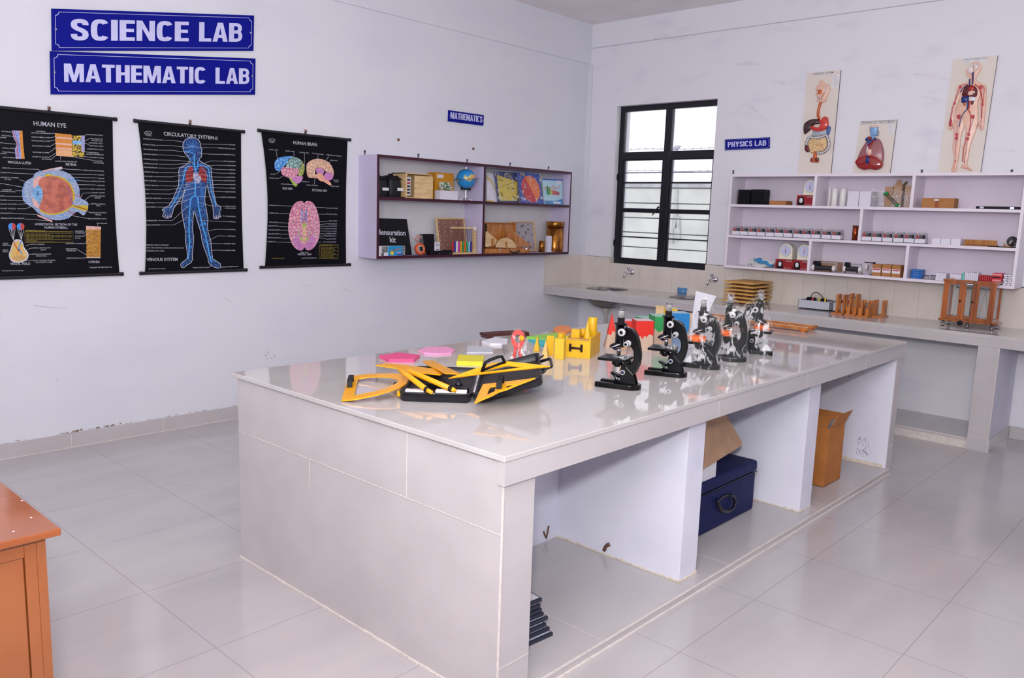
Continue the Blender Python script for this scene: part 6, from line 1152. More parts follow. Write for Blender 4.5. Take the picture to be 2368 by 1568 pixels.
# --- long carton and flat black case
root, w, h = rbx(d5, 648, 380, 1020, -.20, .10, T1, 'long_carton', 'long brown carton with a white sticker in the upper right bay', 'box', M_crt, single=False)
b = MB(); b.box(-w*.12, w*.02, -.0006, 0, h*.72, h*.88, M_paper); b.build('white_sticker', root); b = MB(); b.box(-w*.08, w*.04, -.0005, 0, 0, h*.7, mat('brown_packing_tape', (150, 84, 40), .25)); b.build('packing_tape', root)
root, w, h = rbx(d5, 1258, 474, 1752, -.215, .13, T1, 'flat_case', 'flat black case with two silver clasps at the right end of the top row', 'case', M_kit, single=False, bev=.004)
for u in (-.38, .32): b = MB(); b.box((u-.03)*w, (u+.07)*w, -.004, 0, h*.15, h*.85, M_chr); b.build('clasp', root, .001)
# --- meters
M_smk = mat('clear_case_grey', (150, 146, 156), .2, alpha=.35, spec=.6)
def meter_proto(label):
    root = thing('panel_meter', label, 'meter', (0, 0, 0), group='wrapped meters with red and black terminals in the middle row')
    Q = Mx.Diagonal((1.2, 1, 1.28, 1)); MB0 = MB
    def MB_():
        q = MB0(); q.M = Q; return q
    b = MB_(); b.hexa([(-.029, -.03, 0), (.029, -.03, 0), (.029, .045, 0), (-.029, .045, 0)], [(-.029, -.026, .026), (.029, -.026, .026), (.029, .045, .034), (-.029, .045, .034)], M_wc); b.box(-.030, .030, -.032, .046, 0, .003, M_kit); b.build('meter_body', root, .001)
    b = MB_(); b.cyl((-.017, -.018, .026), (-.017, -.026, .046), .0062, M_red, 12); b.build('red_terminal', root); b = MB_(); b.cyl((.020, -.018, .026), (.020, -.026, .046), .0062, M_blk, 12); b.build('black_terminal', root)
    b = MB_(); b.hexa([(-.026, -.02, .028), (.026, -.02, .028), (.026, .045, .034), (-.026, .045, .034)], [(-.022, .01, .058), (.022, .01, .058), (.022, .045, .062), (-.022, .045, .062)], M_smk); b.box(-.010, .012, -.012, -.006, .03, .046, M_kit); b.build('meter_window', root)
    b = MB_(); n = 8; vs = []; random.seed(11)
    for j, y in enumerate((-.036, -.02, .02, .05)):
        for i in range(n+1): a = pi*i/n; vs.append((.031*cos(a)*(1+random.uniform(-.05, .05)), y, max(.001, (.058 if j else .036)*(1+random.uniform(-.06, .1))*abs(sin(a))**.5+(.02 if j > 1 else 0))))
    b.add(vs, [(j*(n+1)+i, j*(n+1)+i+1, (j+1)*(n+1)+i+1, (j+1)*(n+1)+i) for j in range(3) for i in range(n)], M_film, True); b.build('plastic_wrap', root)
    return root
ords = ['leftmost', 'second', 'third', 'fourth', 'fifth', 'sixth', 'seventh', 'eighth', 'ninth', 'tenth', 'eleventh']
mp_ = None
for k, px in enumerate((248, 352, 462, 572, 690, 805, 922, 1050, 1162, 1282, 1420, 1548)):
    X = RW(*c4(px, 900), -.20).x; lab = 'plastic wrapped meter in the long row, ' + ('nearest the copper coil' if k == 11 else ords[k]+' from the left' if k else 'leftmost at the shelf side')
    if mp_ is None: mp_ = meter_proto(lab); mp_.location = (X, -.195, T2)
    else: dup(mp_, (X, -.195, T2), lab)
for k, px in enumerate((25, 140, 262, 388, 508, 632)):
    X = RW(*d5(px, 880), -.20).x; lab = 'plastic wrapped meter in the short row, ' + ('nearest the long white boxes' if k == 5 else ords[k]+' from the divider' if k else 'next to the divider')
    dup(mp_, (X, -.195, T2), lab)
x0, z1 = xz(c4, 1735, 792, -.2); x1, _ = xz(c4, 1818, 792, -.2); R0 = (x1-x0)/2; M_cop = mat('copper_sheet', (196, 104, 66), .25, metal=1, c2=(150, 70, 44), scale=30, stretch=(1, 1, .2))
root = thing('copper_cylinder', 'copper coloured cylinder at the right end of the long meter row', 'cylinder', ((x0+x1)/2, -.2+R0, T2)); h = z1-T2
b = MB(); b.lathe([(R0*.97, .004), (R0*.97, h-.004)], M_cop, n=28); b.build('copper_winding', root); b = MB(); b.lathe([(0, h-.006), (R0*1.02, h-.006), (R0*1.02, h), (R0*.7, h+.001), (0, h+.001)], M_okd, n=28); b.build('wooden_rim', root); b = MB(); b.lathe([(R0*1.05, 0), (R0*1.05, .006), (R0*.9, .007)], M_okd, n=28); b.build('base_rim', root)
# --- white long boxes, metre bridges, tray
for k, (l, r) in enumerate(((762, 862), (866, 975), (979, 1088))):
    rbx(d5, l, 838+k*1.5, r, -.225, .09, T2, 'white_carton', '%s white carton in the row of three beside the short meter row' % ('left', 'middle', 'right')[k], 'box', M_wc, 'three white cartons in a row')
M_ob = mat('amber_wood', (190, 128, 54), .4, c2=(160, 98, 38), scale=8, stretch=(8, 1, 1), ramp=(.4, .65))
root, w, h = rbx(d5, 1130, 850, 1495, -.06, .02, T2, 'backing_plank', 'wooden plank standing against the shelf back behind the ribbed wooden scale', 'plank', M_ob, single=False)
root, w, h = rbx(d5, 1118, 898, 1490, -.19, .06, T2, 'ribbed_scale', 'long wooden apparatus with a finely ribbed face in the middle row', 'apparatus', M_ob, single=False)
b = MB()
for i in range(60): b.box(-w*.46+w*.9*i/60, -w*.46+w*.9*i/60+.0015, -.0015, 0, h*.2, h*.86, M_okd)
b.build('ribbed_face', root)
x0, z1 = xz(d5, 1390, 932, -.225); x1, _ = xz(d5, 1700, 932, -.225)
root = thing('black_tray', 'flat black tray with a small brass plug, at the right end of the middle row', 'tray', ((x0+x1)/2, -.18, T2)); w = x1-x0
b = MB(); b.box(-w/2, w/2, -.045, .05, 0, .006, M_kit); b.build('tray_base', root, .001); b = MB(); b.box(w*.05, w*.30, -.03, .01, .006, .014, M_ob); b.cyl((w*.08, -.02, .014), (w*.08, -.02, .028), .004, M_brs, 10); b.build('brass_plug', root)
# dark object in a clear bag
X, Z = xz(d5, 1668, 870, -.17)
root = thing('bagged_component', 'dark round component in a crumpled clear bag against the right shelf side', 'component', (min(X, SX1-t_-.058), -.135, T2+.0065))
b = MB(); b.sph((0.01, .0, .036), .034, M_kit, 16, (1, .8, 1.05)); b.build('dark_coil', root)
b = MB(); random.seed(5); b.lathe([(.030, 0), (.044, .02), (.04, .05), (.022, .075), (.008, .085), (.02, .10)], M_film, (0, 0, 0), 14); b.build('plastic_bag', root)
# --- bottom row
root = thing('folded_cloth', 'crumpled blue and white cloth roll left of the crimson clock boxes', 'cloth', (RW(*c4(560, 1330), -.18).x, -.16, T3))
M_bc2 = mat('sky_blue_cloth', (60, 150, 205), .7, c2=(30, 100, 170), kind='vor', scale=60, ramp=(.1, .3)); M_wc2 = mat('white_cloth', (218, 218, 216), .8, bump=.4, scale=30)
b = MB(); 
for k in range(4):
    z = .012+k*.013; pts = [(-.115+.03*k*.3+.02*j, -.03+.012*k+.006*sin(j+k), z+.008*sin(j*.9+k)+(.012 if j < 3 else 0)) for j in range(11)]; b.tube(pts, .0125, M_wc2, 8)
for k in range(3): b.tube([(-.11+.014*cos(a)+k*.03, -.045, .018+.013*sin(a)) for a in [i*pi/5 for i in range(9)]], .0045, M_wc2, 6)
b.build('white_roll', root)
b = MB(); n = 12
vs = [(-.055+.165*i/n, -.052+.075*j, .062-.038*(i/n)**1.4+.010*j+.005*sin(i*1.1)) for j in (0, 1) for i in range(n+1)]; vs += [(v[0], v[1], v[2]-.016) for v in vs]
b.add(vs, [(i, i+1, n+2+i, n+1+i) for i in range(n)]+[(2*(n+1)+i, i+2*(n+1)+(n+1), i+1+2*(n+1)+(n+1), 2*(n+1)+i+1) for i in range(n)]+[(i, 2*(n+1)+i, 2*(n+1)+i+1, i+1) for i in range(n)], M_bc2, True); b.build('blue_fold', root)
# rheostats
M_rsc = mat('black_winding', (22, 22, 28), .35, c2=(48, 48, 56), kind='wave', scale=60, ramp=(.3, .7)); M_cer = mat('white_ceramic', (232, 226, 226), .25); M_stl = mat('grey_cast_leg', (186, 180, 184), .35, metal=.3)
rbx(c4, 1255, 1252, 1560, -.13, .10, T3, 'carton_box', 'pale brown carton behind the left rheostat in the bottom row', 'box', M_crt2)
def rheo(px0, px1, pyc, label, yf=-.18):
    x0, z = xz(c4, px0, pyc, yf); x1, _ = xz(c4, px1, pyc, yf); w = x1-x0; hc = z-T3
    root = thing('rheostat', label, 'rheostat', ((x0+x1)/2, yf, T3), group='rheostats in the bottom row')
    b = MB(); b.cyl((-w*.36, 0, hc), (w*.36, 0, hc), .020, M_rsc, 24); b.build('coil', root)
    for s in (-1, 1):
        b = MB(); b.lathe([(.017, -.004), (.024, 0), (.024, .016), (.012, .022)], M_cer, (s*w*.37, 0, hc), 20, Mx.Rotation(RD(90*s), 3, 'Y')); b.build('ceramic_end', root)
        b = MB(); x = s*w*.47; b.tube([(x, -.026, 0), (x, -.018, .02), (x, -.012, hc), (x, 0, hc+.046)], .0042, M_stl, 8); b.tube([(x, .026, 0), (x, .018, .02), (x, .012, hc), (x, 0, hc+.046)], .0042, M_stl, 8); b.cyl((x-.002, 0, hc), (x+.002, 0, hc), .016, M_stl, 16); b.build('end_leg', root)
        b = MB(); b.cyl((s*w*.33, -.02, hc-.02), (s*w*.33, -.034, hc-.026), .004, M_brs, 8); b.build('terminal', root)
    b = MB(); b.cyl((-w*.48, 0, hc+.040), (w*.5, 0, hc+.040), .0042, M_gry2, 10); b.build('slide_bar', root)
    b = MB(); b.box(-w*.42, -w*.14, -.016, .016, hc+.018, hc+.050, M_kit); b.build('slider', root, .003)
    return root
rheo(1215, 1535, 1330, 'left rheostat with a black coil, in front of the pale brown carton')
rheo(1628, 1862, 1348, 'right rheostat with a black coil and white ceramic ends', -.175)
X, Z = xz(c4, 1930, 1440, -.17)
root = thing('small_stand_apparatus', 'small apparatus with a white disc on a shiny round base beside the labelled cartons', 'apparatus', (X, -.16, T3))
b = MB(); b.lathe([(.040, 0), (.042, .004), (.03, .008), (0, .009)], M_chr, n=28); b.build('round_base', root); b = MB(); b.lathe([(.0, -.006), (.024, -.006), (.026, 0), (.024, .006), (0, .006)], M_cer, (-.01, 0, .058), 20, Mx.Rotation(RD(90), 3, 'Y')); b.build('white_disc', root)
b = MB(); b.tube([(.012, -.01, .006), (.010, 0, .05), (.012, 0, .1)], .004, M_stl, 8); b.tube([(.03, .0, .006), (.028, 0, .05), (.03, 0, .09)], .006, M_gry2, 8); b.cyl((-.03, 0, .095), (.05, 0, .092), .004, M_kit, 8); b.cyl((.035, 0, .092), (.05, 0, .092), .008, M_kit, 10); b.build('metal_arm', root)
# labelled cartons
M_rl = mat('red_print', (205, 60, 90), .5)
for k, (l, r, t) in enumerate(((88, 190, 1128), (200, 303, 1131), (310, 412, 1140))):
    root, w, h = rbx(d5, l, t, r, -.215, .075, T3, 'labelled_carton', '%s of three small brown cartons with red and white labels' % ('left', 'middle', 'right')[k], 'box', M_crt, 'three labelled cartons', single=False)
    b = MB(); b.box(-w*.46, w*.44, -.0006, 0, h*.30, h*.64, M_paper); b.box(-w*.40, w*.38, -.0009, -.0006, h*.50, h*.60, M_rl); b.build('printed_label', root)
# blue boxes
lv = ['bottom', 'second from the bottom', 'middle', 'second from the top', 'top']
x0, zt = xz(d5, 528, 1188, -.19); x1, _ = xz(d5, 645, 1188, -.19); hh = (zt-T3)/5; M_bbx = mat('bright_blue_box', (16, 104, 190), .35)
for k in range(5):
    root = thing('blue_box', '%s bright blue box of the stack beside the glass jars' % lv[k], 'box', ((x0+x1)/2+random.uniform(-.002, .002), -.15, T3+k*hh), group='bright blue boxes stacked beside the jars'); w = x1-x0
    b = MB(); b.box(-w/2, w/2, -.04, .05, 0, hh-.0006, M_bbx); b.build('box_body', root, .001); b = MB(); text(b, ('Slide Set', 'Black Paper', 'Wall Slides', 'Magnet Set', 'Lens Set')[k], (-w*.3, -.0406, hh*.35), (w*.25, -.0406, hh*.35), hh*.3, (0, -1, 0), M_pw); b.build('box_print', root)
# jars
M_jar = mat('clear_jar_plastic', (220, 216, 224), .1, alpha=.3, spec=.8)
for px, t, r0, fillc, lab in ((692, 1258, 24, (190, 184, 192), 'clear jar with a dark lid nearest the blue boxes'), (770, 1260, 31, (90, 84, 88), 'clear jar with a dark lid and dark contents beside the white slide boxes')):
    X, z1 = xz(d5, px, t, -.185); R0 = r0/4.9/FPX*7; h = z1-T3; root = thing('storage_jar', lab, 'jar', (X, -.185+R0, T3), group='two small jars with dark lids')
    b = MB(); b.lathe([(R0*.92, 0), (R0*.96, .004), (R0*.96, h*.8), (R0*.8, h*.82)], M_jar, n=24); b.build('jar_glass', root); b = MB(); b.lathe([(R0*.8, .002), (R0*.8, h*.5), (0, h*.52)], mat('jar_fill_%d' % r0, fillc, .4, scale=90, var=.3), n=20); b.build('contents', root); b = MB(); b.lathe([(R0*1.02, h*.80), (R0*1.02, h), (0, h)], mat('dark_lid', (60, 54, 66), .4), n=24); b.build('jar_lid', root)
# white slide boxes
for k in range(3):
    x0, zt = xz(d5, 806, 1230, -.20); x1, _ = xz(d5, 925, 1230, -.20); hh = (zt-T3)/3
    tag(MB().box(-(x1-x0)/2, (x1-x0)/2, 0, .09, 0, hh-.0008, M_wc).build('white_slide_box', bevel=.001, loc=((x0+x1)/2, -.20, T3+k*hh)), '%s flat white box in the stack of three beside the dark lidded jars' % ('bottom', 'middle', 'top')[k], 'box', 'flat white boxes, left stack')
for k in range(2):
    x0, zt = xz(d5, 968, 1242, -.20); x1, _ = xz(d5, 1095, 1242, -.20); hh = (zt-T3)/2
    tag(MB().box(-(x1-x0)/2, (x1-x0)/2, 0, .09, 0, hh-.0008, M_wc).build('white_slide_box', bevel=.001, loc=((x0+x1)/2, -.20, T3+k*hh)), '%s flat white box in the stack of two left of the teal box' % ('bottom', 'top')[k], 'box', 'flat white boxes, right stack')
x0, zt = xz(d5, 1103, 1228, -.19); x1, _ = xz(d5, 1130, 1228, -.19)
tag(MB().box(-(x1-x0)/2, (x1-x0)/2, 0, .08, 0, zt-T3, mat('teal_card', (110, 195, 185), .5)).build('teal_box', bevel=.001, loc=((x0+x1)/2, -.19, T3)), 'narrow upright teal box left of the row of white packets', 'box')
x0, zt = xz(d5, 1134, 1222, -.19); x1, _ = xz(d5, 1290, 1222, -.19); n = 7
for k in range(n):
    w = (x1-x0)/n; tag(MB().box(-w/2+.0006, w/2-.0006, 0, .08, 0, zt-T3-.001*(k % 3), M_wc).build('white_packet', bevel=.001, loc=(x0+w*(k+.5), -.19, T3)), ('white packet next to the teal box, first of the upright row' if k == 0 else 'white packet next to the red packets, last of the upright row' if k == n-1 else '%s upright white packet counted from the teal box' % ords[k]), 'packet', 'upright white packets right of the teal box')
M_rp = mat('red_packet_print', (205, 30, 44), .35, c2=(90, 10, 20), kind='wave', scale=30, ramp=(.7, .9))
x0, zt = xz(d5, 1296, 1255, -.19); x1, _ = xz(d5, 1444, 1255, -.19); n = 6
for k in range(n):
    w = (x1-x0)/n; tag(MB().box(-w/2+.0006, w/2-.0006, 0, .08, 0, zt-T3, M_rp).build('red_packet', bevel=.001, loc=(x0+w*(k+.5), -.19, T3)), ('low red packet next to the last white packet' if k == 0 else 'low red packet next to the two taller red boxes' if k == n-1 else '%s low red packet counted from the white packets' % ords[k]), 'packet', 'low red packets in a row')
x0, zt = xz(d5, 1450, 1230, -.20); x1, _ = xz(d5, 1562, 1230, -.20); hh = (zt-T3)/2
for k in range(2):
    root = thing('red_box', '%s of the two stacked red boxes beside the small white cartons' % ('lower', 'upper')[k], 'box', ((x0+x1)/2, -.20, T3+k*hh), group='two stacked red boxes'); w = x1-x0
    b = MB(); b.box(-w/2, w/2, 0, .09, 0, hh-.0008, M_rp if 0 else mat('pinkish_red_box', (214, 44, 62), .35)); b.build('box_body', root, .001); b = MB(); b.box(-w*.45, w*.4, -.0006, 0, hh*.15, hh*.38, M_kit); b.box(-w*.45, w*.4, -.0006, 0, hh*.6, hh*.85, mat('pink_label', (232, 150, 160), .5)); b.build('box_print', root)
x0, zt = xz(d5, 1572, 1243, -.20); x1, _ = xz(d5, 1672, 1243, -.20); rows = 5; hh = (zt-T3)/rows
for j in range(rows):
    for i in range(2):
        w = (x1-x0)/2; off = (.006 if j % 2 else -.002)
        x_c = x0+w*(i+.5)+off*.5
        tag(MB().box(-w/2+.0014, w/2-.0014, 0, .08, 0, hh-.0020, M_wc).build('small_white_carton', bevel=.001, loc=(x_c, -.20, T3+j*hh)), 'small white carton by the right shelf side, %s column, %s' % (('left', 'right')[i], ('bottom', 'second from bottom', 'middle', 'second from top', 'top')[j]), 'box', 'small white cartons stacked at the right end')
# ================================================================== things on the wall counter
ZC = .789
def g7(x, y): return (1640+x/5.148, 630+y/5.148)
def g8(x, y): return (2080+x/6.031, 600+y/6.031)
# --- stack of six drawing boards
Fb = TB(*g7(545, 400), ZC); n_ = 6
dv = V((Fb.x-CAM.x, Fb.y-CAM.y, 0)).normalized(); zt = PL(Fb, dv, *g7(530, 127)).z
pF = TB(*g7(530, 127), zt); pL = TB(*g7(180, 96), zt); pR = TB(*g7(815, 112), zt)
e1 = (pL-pF); e2 = (pR-pF); e1.z = e2.z = 0; L1 = e1.length; L2 = e2.length; e1.normalize(); e2 = e2-e1*e2.dot(e1); e2.normalize()
M_brd = mat('golden_plywood', (216, 168, 92), .5, c2=(196, 146, 72), scale=6, stretch=(1, 1, 14), ramp=(.4, .6)); M_btn = mat('dark_batten', (126, 78, 56), .6, scale=20)
pit = (zt-ZC)/n_; lv6 = ['lowest', 'second lowest', 'third from the bottom', 'third from the top', 'second from the top', 'topmost']
for k in range(n_):
    o = pF+e1*random.uniform(-.004, .012)*(k < 5)+e2*random.uniform(-.004, .014)*(k < 5); o.z = ZC+k*pit
    rt = thing('drawing_board', '%s wooden drawing board of the stack beside the right tap' % lv6[k], 'board', o, group='stacked wooden drawing boards')
    P = lambda a, c, z: e1*a+e2*c+V((0, 0, z))
    b = MB(); z0, z1 = pit*.50, pit-.001; b.hexa([P(0, 0, z0), P(0, L2, z0), P(L1, L2, z0), P(L1, 0, z0)], [P(0, 0, z1), P(0, L2, z1), P(L1, L2, z1), P(L1, 0, z1)], M_brd); b.build('board_panel', rt, .001)
    for a0 in (.055, L1-.10):
        b = MB(); b.hexa([P(a0, .03, 0), P(a0, L2-.05, 0), P(a0+.045, L2-.05, 0), P(a0+.045, .03, 0)], [P(a0, .03, z0), P(a0, L2-.05, z0), P(a0+.045, L2-.05, z0), P(a0+.045, .03, z0)], M_btn); b.build('batten', rt)
    b = MB(); b.hexa([P(.055, .05, z0*.2), P(.055, .06, z0*.2), P(L1-.06, .06, z0*.2), P(L1-.06, .05, z0*.2)], [P(.055, .05, z0), P(.055, .06, z0), P(L1-.06, .06, z0), P(L1-.06, .05, z0)], M_btn); b.build('cross_batten', rt)
# --- two grey battery trays
M_gmt = mat('light_grey_metal', (192, 194, 206), .4, scale=12, var=.03); M_yp = mat('yellow_terminal', (222, 196, 60), .35)
def battery(x0, x1, y0, label):
    h = .072; rt = thing('battery_box', label, 'power supply', ((x0+x1)/2, y0+.09, ZC), group='open grey metal terminal boxes'); w = (x1-x0)/2; d = .09
    b = MB(); z = .006; b.box(-w, w, -d, -d+.003, z, h, M_gmt); b.box(-w, w, d-.003, d, z, h, M_gmt); b.box(-w, -w+.003, -d, d, z, h, M_gmt); b.box(w-.003, w, -d, d, z, h, M_gmt); b.box(-w, w, -d, d, z, z+.003, M_gmt); b.box(-w+.003, w-.003, -d+.003, d-.003, h-.02, h-.016, M_kit); b.build('metal_case', rt)
    b = MB(); [b.cyl((sx*(w-.015), sy*(d-.015), 0), (sx*(w-.015), sy*(d-.015), .008), .006, M_blk, 10) for sx in (-1, 1) for sy in (-1, 1)]; b.build('feet', rt)
    for u, m in ((-.30, M_red), (.12, M_yp), (.5, M_yp)):
        b = MB(); b.cyl((u*w, -.03, h-.018), (u*w, -.03, h+.022), .008, m, 12); b.build('terminal_post', rt)
    for u in (-.65, -.42, .25): b = MB(); b.box(u*w-.018, u*w+.018, .0, .045, h-.018, h+.016, M_kit); b.build('black_socket', rt, .004)
    b = MB(); b.tube(smooth([(-.6*w, .02, h+.01), (-.5*w, .02, h+.045), (-.25*w, .02, h+.062), (0, .02, h+.045), (.22*w, .02, h+.018)], False, 4), .003, M_kit, 8); b.build('loop_cable', rt)
    b = MB(); b.tube([(.4*w, .0, h+.004), (.7*w, .02, h+.008), (.95*w, .0, h+.002)], .003, M_kit, 6); b.build('loose_cable', rt); return rt
xa = TB(*g7(1082, 421), ZC).x; xb_ = TB(*g7(1440, 465), ZC).x
battery(xa, xb_-.005, -.185, 'open grey metal terminal box with a looping black cable, left one on the counter')
battery(xb_+.01, xb_+.01+(xb_-xa), -.165, 'open grey metal terminal box half hidden behind the wooden uprights')
# --- wooden uprights
M_uw = mat('orange_brown_wood', (196, 118, 50), .45, c2=(166, 90, 34), scale=12, stretch=(2, 2, .3), ramp=(.4, .65), coat=.2)
def upright(bx, label, kind, y0, posts, h, front=None, w=.028):
    p = RW(*g7(bx, 500), y0); rt = thing('wooden_upright', label, 'stand', (p.x, y0, ZC), group='small wooden stands in a row on the counter')
    b = MB(); b.box(-.042, .042, -.075, .075, 0, .012, M_uw); b.build('base_plate', rt, .002)
    for (px_, py_) in posts:
        b = MB(); x = px_; t = .008
        if kind == 'slot': b.box(x-t, x+t, py_-.036, py_-.022, .012, h, M_uw); b.box(x-t, x+t, py_+.022, py_+.036, .012, h, M_uw); b.box(x-t, x+t, py_-.022, py_+.022, .012, .03, M_uw); b.box(x-t, x+t, py_-.022, py_+.022, h-.03, h, M_uw)
        else: b.prism([(-.036, 0), (.036, 0), (.036, h-.012), (.022, h-.012), (0, h*.58), (-.022, h-.012), (-.036, h-.012)], -t, t, M_uw, (V((x, py_, .012)), V((0, 1, 0)), V((0, 0, 1))))
        b.build('upright_post', rt, .0012)
        if front: b = MB(); b.box(x-.014, x+.014, py_-.036-.022, py_-.036, .012, .012+front, M_uw); b.build('front_block', rt, .001)
    return rt
upright(1556, 'wooden stand with two tall slotted posts, leftmost of the wooden stands', 'slot', -.27, ((-.018, 0), (.032, 0)), .152)
upright(1715, 'wooden stand with two tall slotted posts and small front blocks', 'slot', -.265, ((-.022, 0), (.026, 0)), .165, .055)
upright(1858, 'wooden stand with two short notched posts and small front blocks', 'notch', -.28, ((-.020, 0), (.030, 0)), .125, .055)
rt = upright(2030, 'wooden stand with two short notched posts, rightmost of the wooden stands', 'notch', -.185, ((-.034, 0), (.030, 0)), .128)
# --- balance in its glazed wooden case
BX0, BX1 = TB(*g8(505, 850), .828).x, TB(*g8(1285, 935), .828).x; BY0, BY1 = -.345, -.150; bz0 = .828; bzt = RW(*g8(560, 265), BY0-.01).z
rt = thing('analytical_balance', 'glazed wooden balance case on black levelling screws at the right end of the counter', 'balance', ((BX0+BX1)/2, (BY0+BY1)/2, ZC)); w = (BX1-BX0)/2; d = (BY1-BY0)/2; zb = bz0-ZC; zt_ = bzt-ZC
M_rw = mat('reddish_varnished_teak', (176, 96, 42), .3, c2=(120, 56, 22), scale=7, stretch=(3, 3, .4), ramp=(.35, .7), coat=.5); M_gl = mat('case_glass', (235, 240, 245), .02, alpha=.05, spec=.6)
b = MB(); b.prism([(-w, -d), (w-.03, -d), (w+.01, -d+.05), (w+.01, d), (-w, d)], zb, zb+.014, M_rw); b.build('base_board', rt, .003)
b = MB(); cw = w-.022; cd = d-.012; ps = .016
b.box(-cw-.014, cw+.014, -cd-.014, -cd+.02, zt_-.014, zt_, M_rw); b.box(-cw-.014, cw+.014, cd-.02, cd+.014, zt_-.014, zt_, M_rw); b.box(-cw-.014, -cw+.022, -cd+.02, cd-.02, zt_-.014, zt_, M_rw); b.box(cw-.022, cw+.014, -cd+.02, cd-.02, zt_-.014, zt_, M_rw); b.box(-cw+.02, cw-.02, -cd+.02, cd-.02, zt_-.008, zt_-.005, M_gl); b.build('top_frame', rt, .002)
b = MB()
for sx in (-1, 1):
    for sy in (-1, 1): b.box(sx*cw-ps/2, sx*cw+ps/2, sy*cd-ps/2, sy*cd+ps/2, zb+.014, zt_-.014, M_rw)
for y in (cd,): b.box(-cw, cw, y-.006, y+.006, zb+.014, zb+.03, M_rw); b.box(-cw, cw, y-.006, y+.006, zt_-.03, zt_-.014, M_rw)
for x in (-cw, cw): b.box(x-.006, x+.006, -cd, cd, zb+.014, zb+.03, M_rw); b.box(x-.006, x+.006, -cd, cd, zt_-.03, zt_-.014, M_rw)
b.build('case_frame', rt, .001)
b = MB(); b.box(-cw, cw, cd-.001, cd+.001, zb+.03, zt_-.03, M_gl); b.box(-cw-.001, -cw+.001, -cd, cd, zb+.03, zt_-.03, M_gl); b.box(cw-.001, cw+.001, -cd, cd, zb+.03, zt_-.03, M_gl); b.build('side_glass', rt)
# three front leaves: two doors and a middle panel
xs = [(-cw+.008, -cw*.26), (-cw*.26+.002, cw*.27), (cw*.27+.002, cw-.008)]
for k, (x0, x1) in enumerate(xs):
    b = MB(); y = -cd-.004; f = .020; b.box(x0, x0+f, y-.006, y+.006, zb+.016, zt_-.016, M_rw); b.box(x1-f, x1, y-.006, y+.006, zb+.016, zt_-.016, M_rw); b.box(x0+f, x1-f, y-.006, y+.006, zb+.016, zb+.036, M_rw); b.box(x0+f, x1-f, y-.006, y+.006, zt_-.034, zt_-.016, M_rw); o = b.build('glazed_leaf', rt, .001)
    MB().box(x0+f, x1-f, y-.001, y+.001, zb+.036, zt_-.034, M_gl).build('glass_pane', o)
    if k != 2: b = MB(); b.sph((x1-.008 if k == 0 else x1-.012, y-.012, (zb+zt_)/2), .0075, M_blk, 12); b.build('leaf_knob', o)
b = MB(); b.box(-.026, .026, -cd-.012, -cd-.010, zt_-.034, zt_-.020, M_kit); b.box(-.022, .022, -cd-.0125, -cd-.012, zt_-.030, zt_-.024, M_paper); b.build('name_plate', rt)
b = MB(); b.cyl((0, 0, zb+.014), (0, 0, zt_-.05), .006, M_blk, 12); b.box(-.10, .10, -.004, .004, zt_-.062, zt_-.054, M_blk); b.sph((-.10, 0, zt_-.058), .008, M_blk, 10); b.sph((.10, 0, zt_-.058), .008, M_blk, 10); b.box(.002, .012, -.010, -.006, zb+.02, zt_-.07, mat('yellow_pillar', (210, 190, 50), .4)); b.build('beam_and_pillar', rt)
for s_ in (-1, 1):
    b = MB(); x = s_*.082; b.tube([(x, 0, zt_-.055), (x-.028, 0, zb+.035)], .0009, M_blk, 5); b.tube([(x, 0, zt_-.055), (x+.028, 0, zb+.035)], .0009, M_blk, 5); b.lathe([(.0, .002), (.030, .003), (.032, .006), (.0, .0035)], M_chr, (x, 0, zb+.028), 24); b.build('scale_pan', rt)
b = MB(); b.box(-.01, .03, -cd+.01, -cd+.014, zb+.016, zb+.036, M_paper); b.build('paper_tag', rt)
b = MB(); b.cyl((-.03, -d, zb-.004), (-.03, -d-.022, zb-.004), .017, M_kit, 24); b.cyl((-.03, -d+.04, zb-.004), (-.03, -d, zb-.004), .006, M_kit, 10); b.build('arrest_knob', rt, .002)
for (x, y) in ((-w+.03, -d+.02), (.01, -d+.02), (w-.02, -d+.04), (-w+.03, d-.02), (w-.02, d-.02)):
    b = MB(); b.cyl((x, y, .004), (x, y, zb), .0032, M_chr, 10); b.cyl((x, y, zb-.010), (x, y, zb), .010, M_blk, 14); b.cyl((x, y, .018), (x, y, .022), .012, M_blk, 16); b.lathe([(.010, 0), (.011, .003), (.004, .006)], M_blk, (x, y, 0), 16); b.build('levelling_screw', rt)
# --- blue dish
p = TB(*(1240+1805/5.382, 600+428/5.382), ZC); M_bd2 = mat('translucent_blue_plastic', (96, 156, 216), .2, alpha=.8)
rt = thing('blue_dish', 'translucent blue plastic dish standing behind the right sink', 'dish', (p.x, p.y+.03, ZC))
b = MB(); b.lathe([(.045, 0), (.052, .006), (.052, .046), (.049, .048), (.049, .01), (0, .008)], M_bd2, n=32); b.build('dish_body', rt); b = MB(); b.lathe([(.053, .040), (.055, .046), (.055, .054), (.050, .056), (.0, .055)], M_bd2, n=32); b.build('dish_lid', rt)
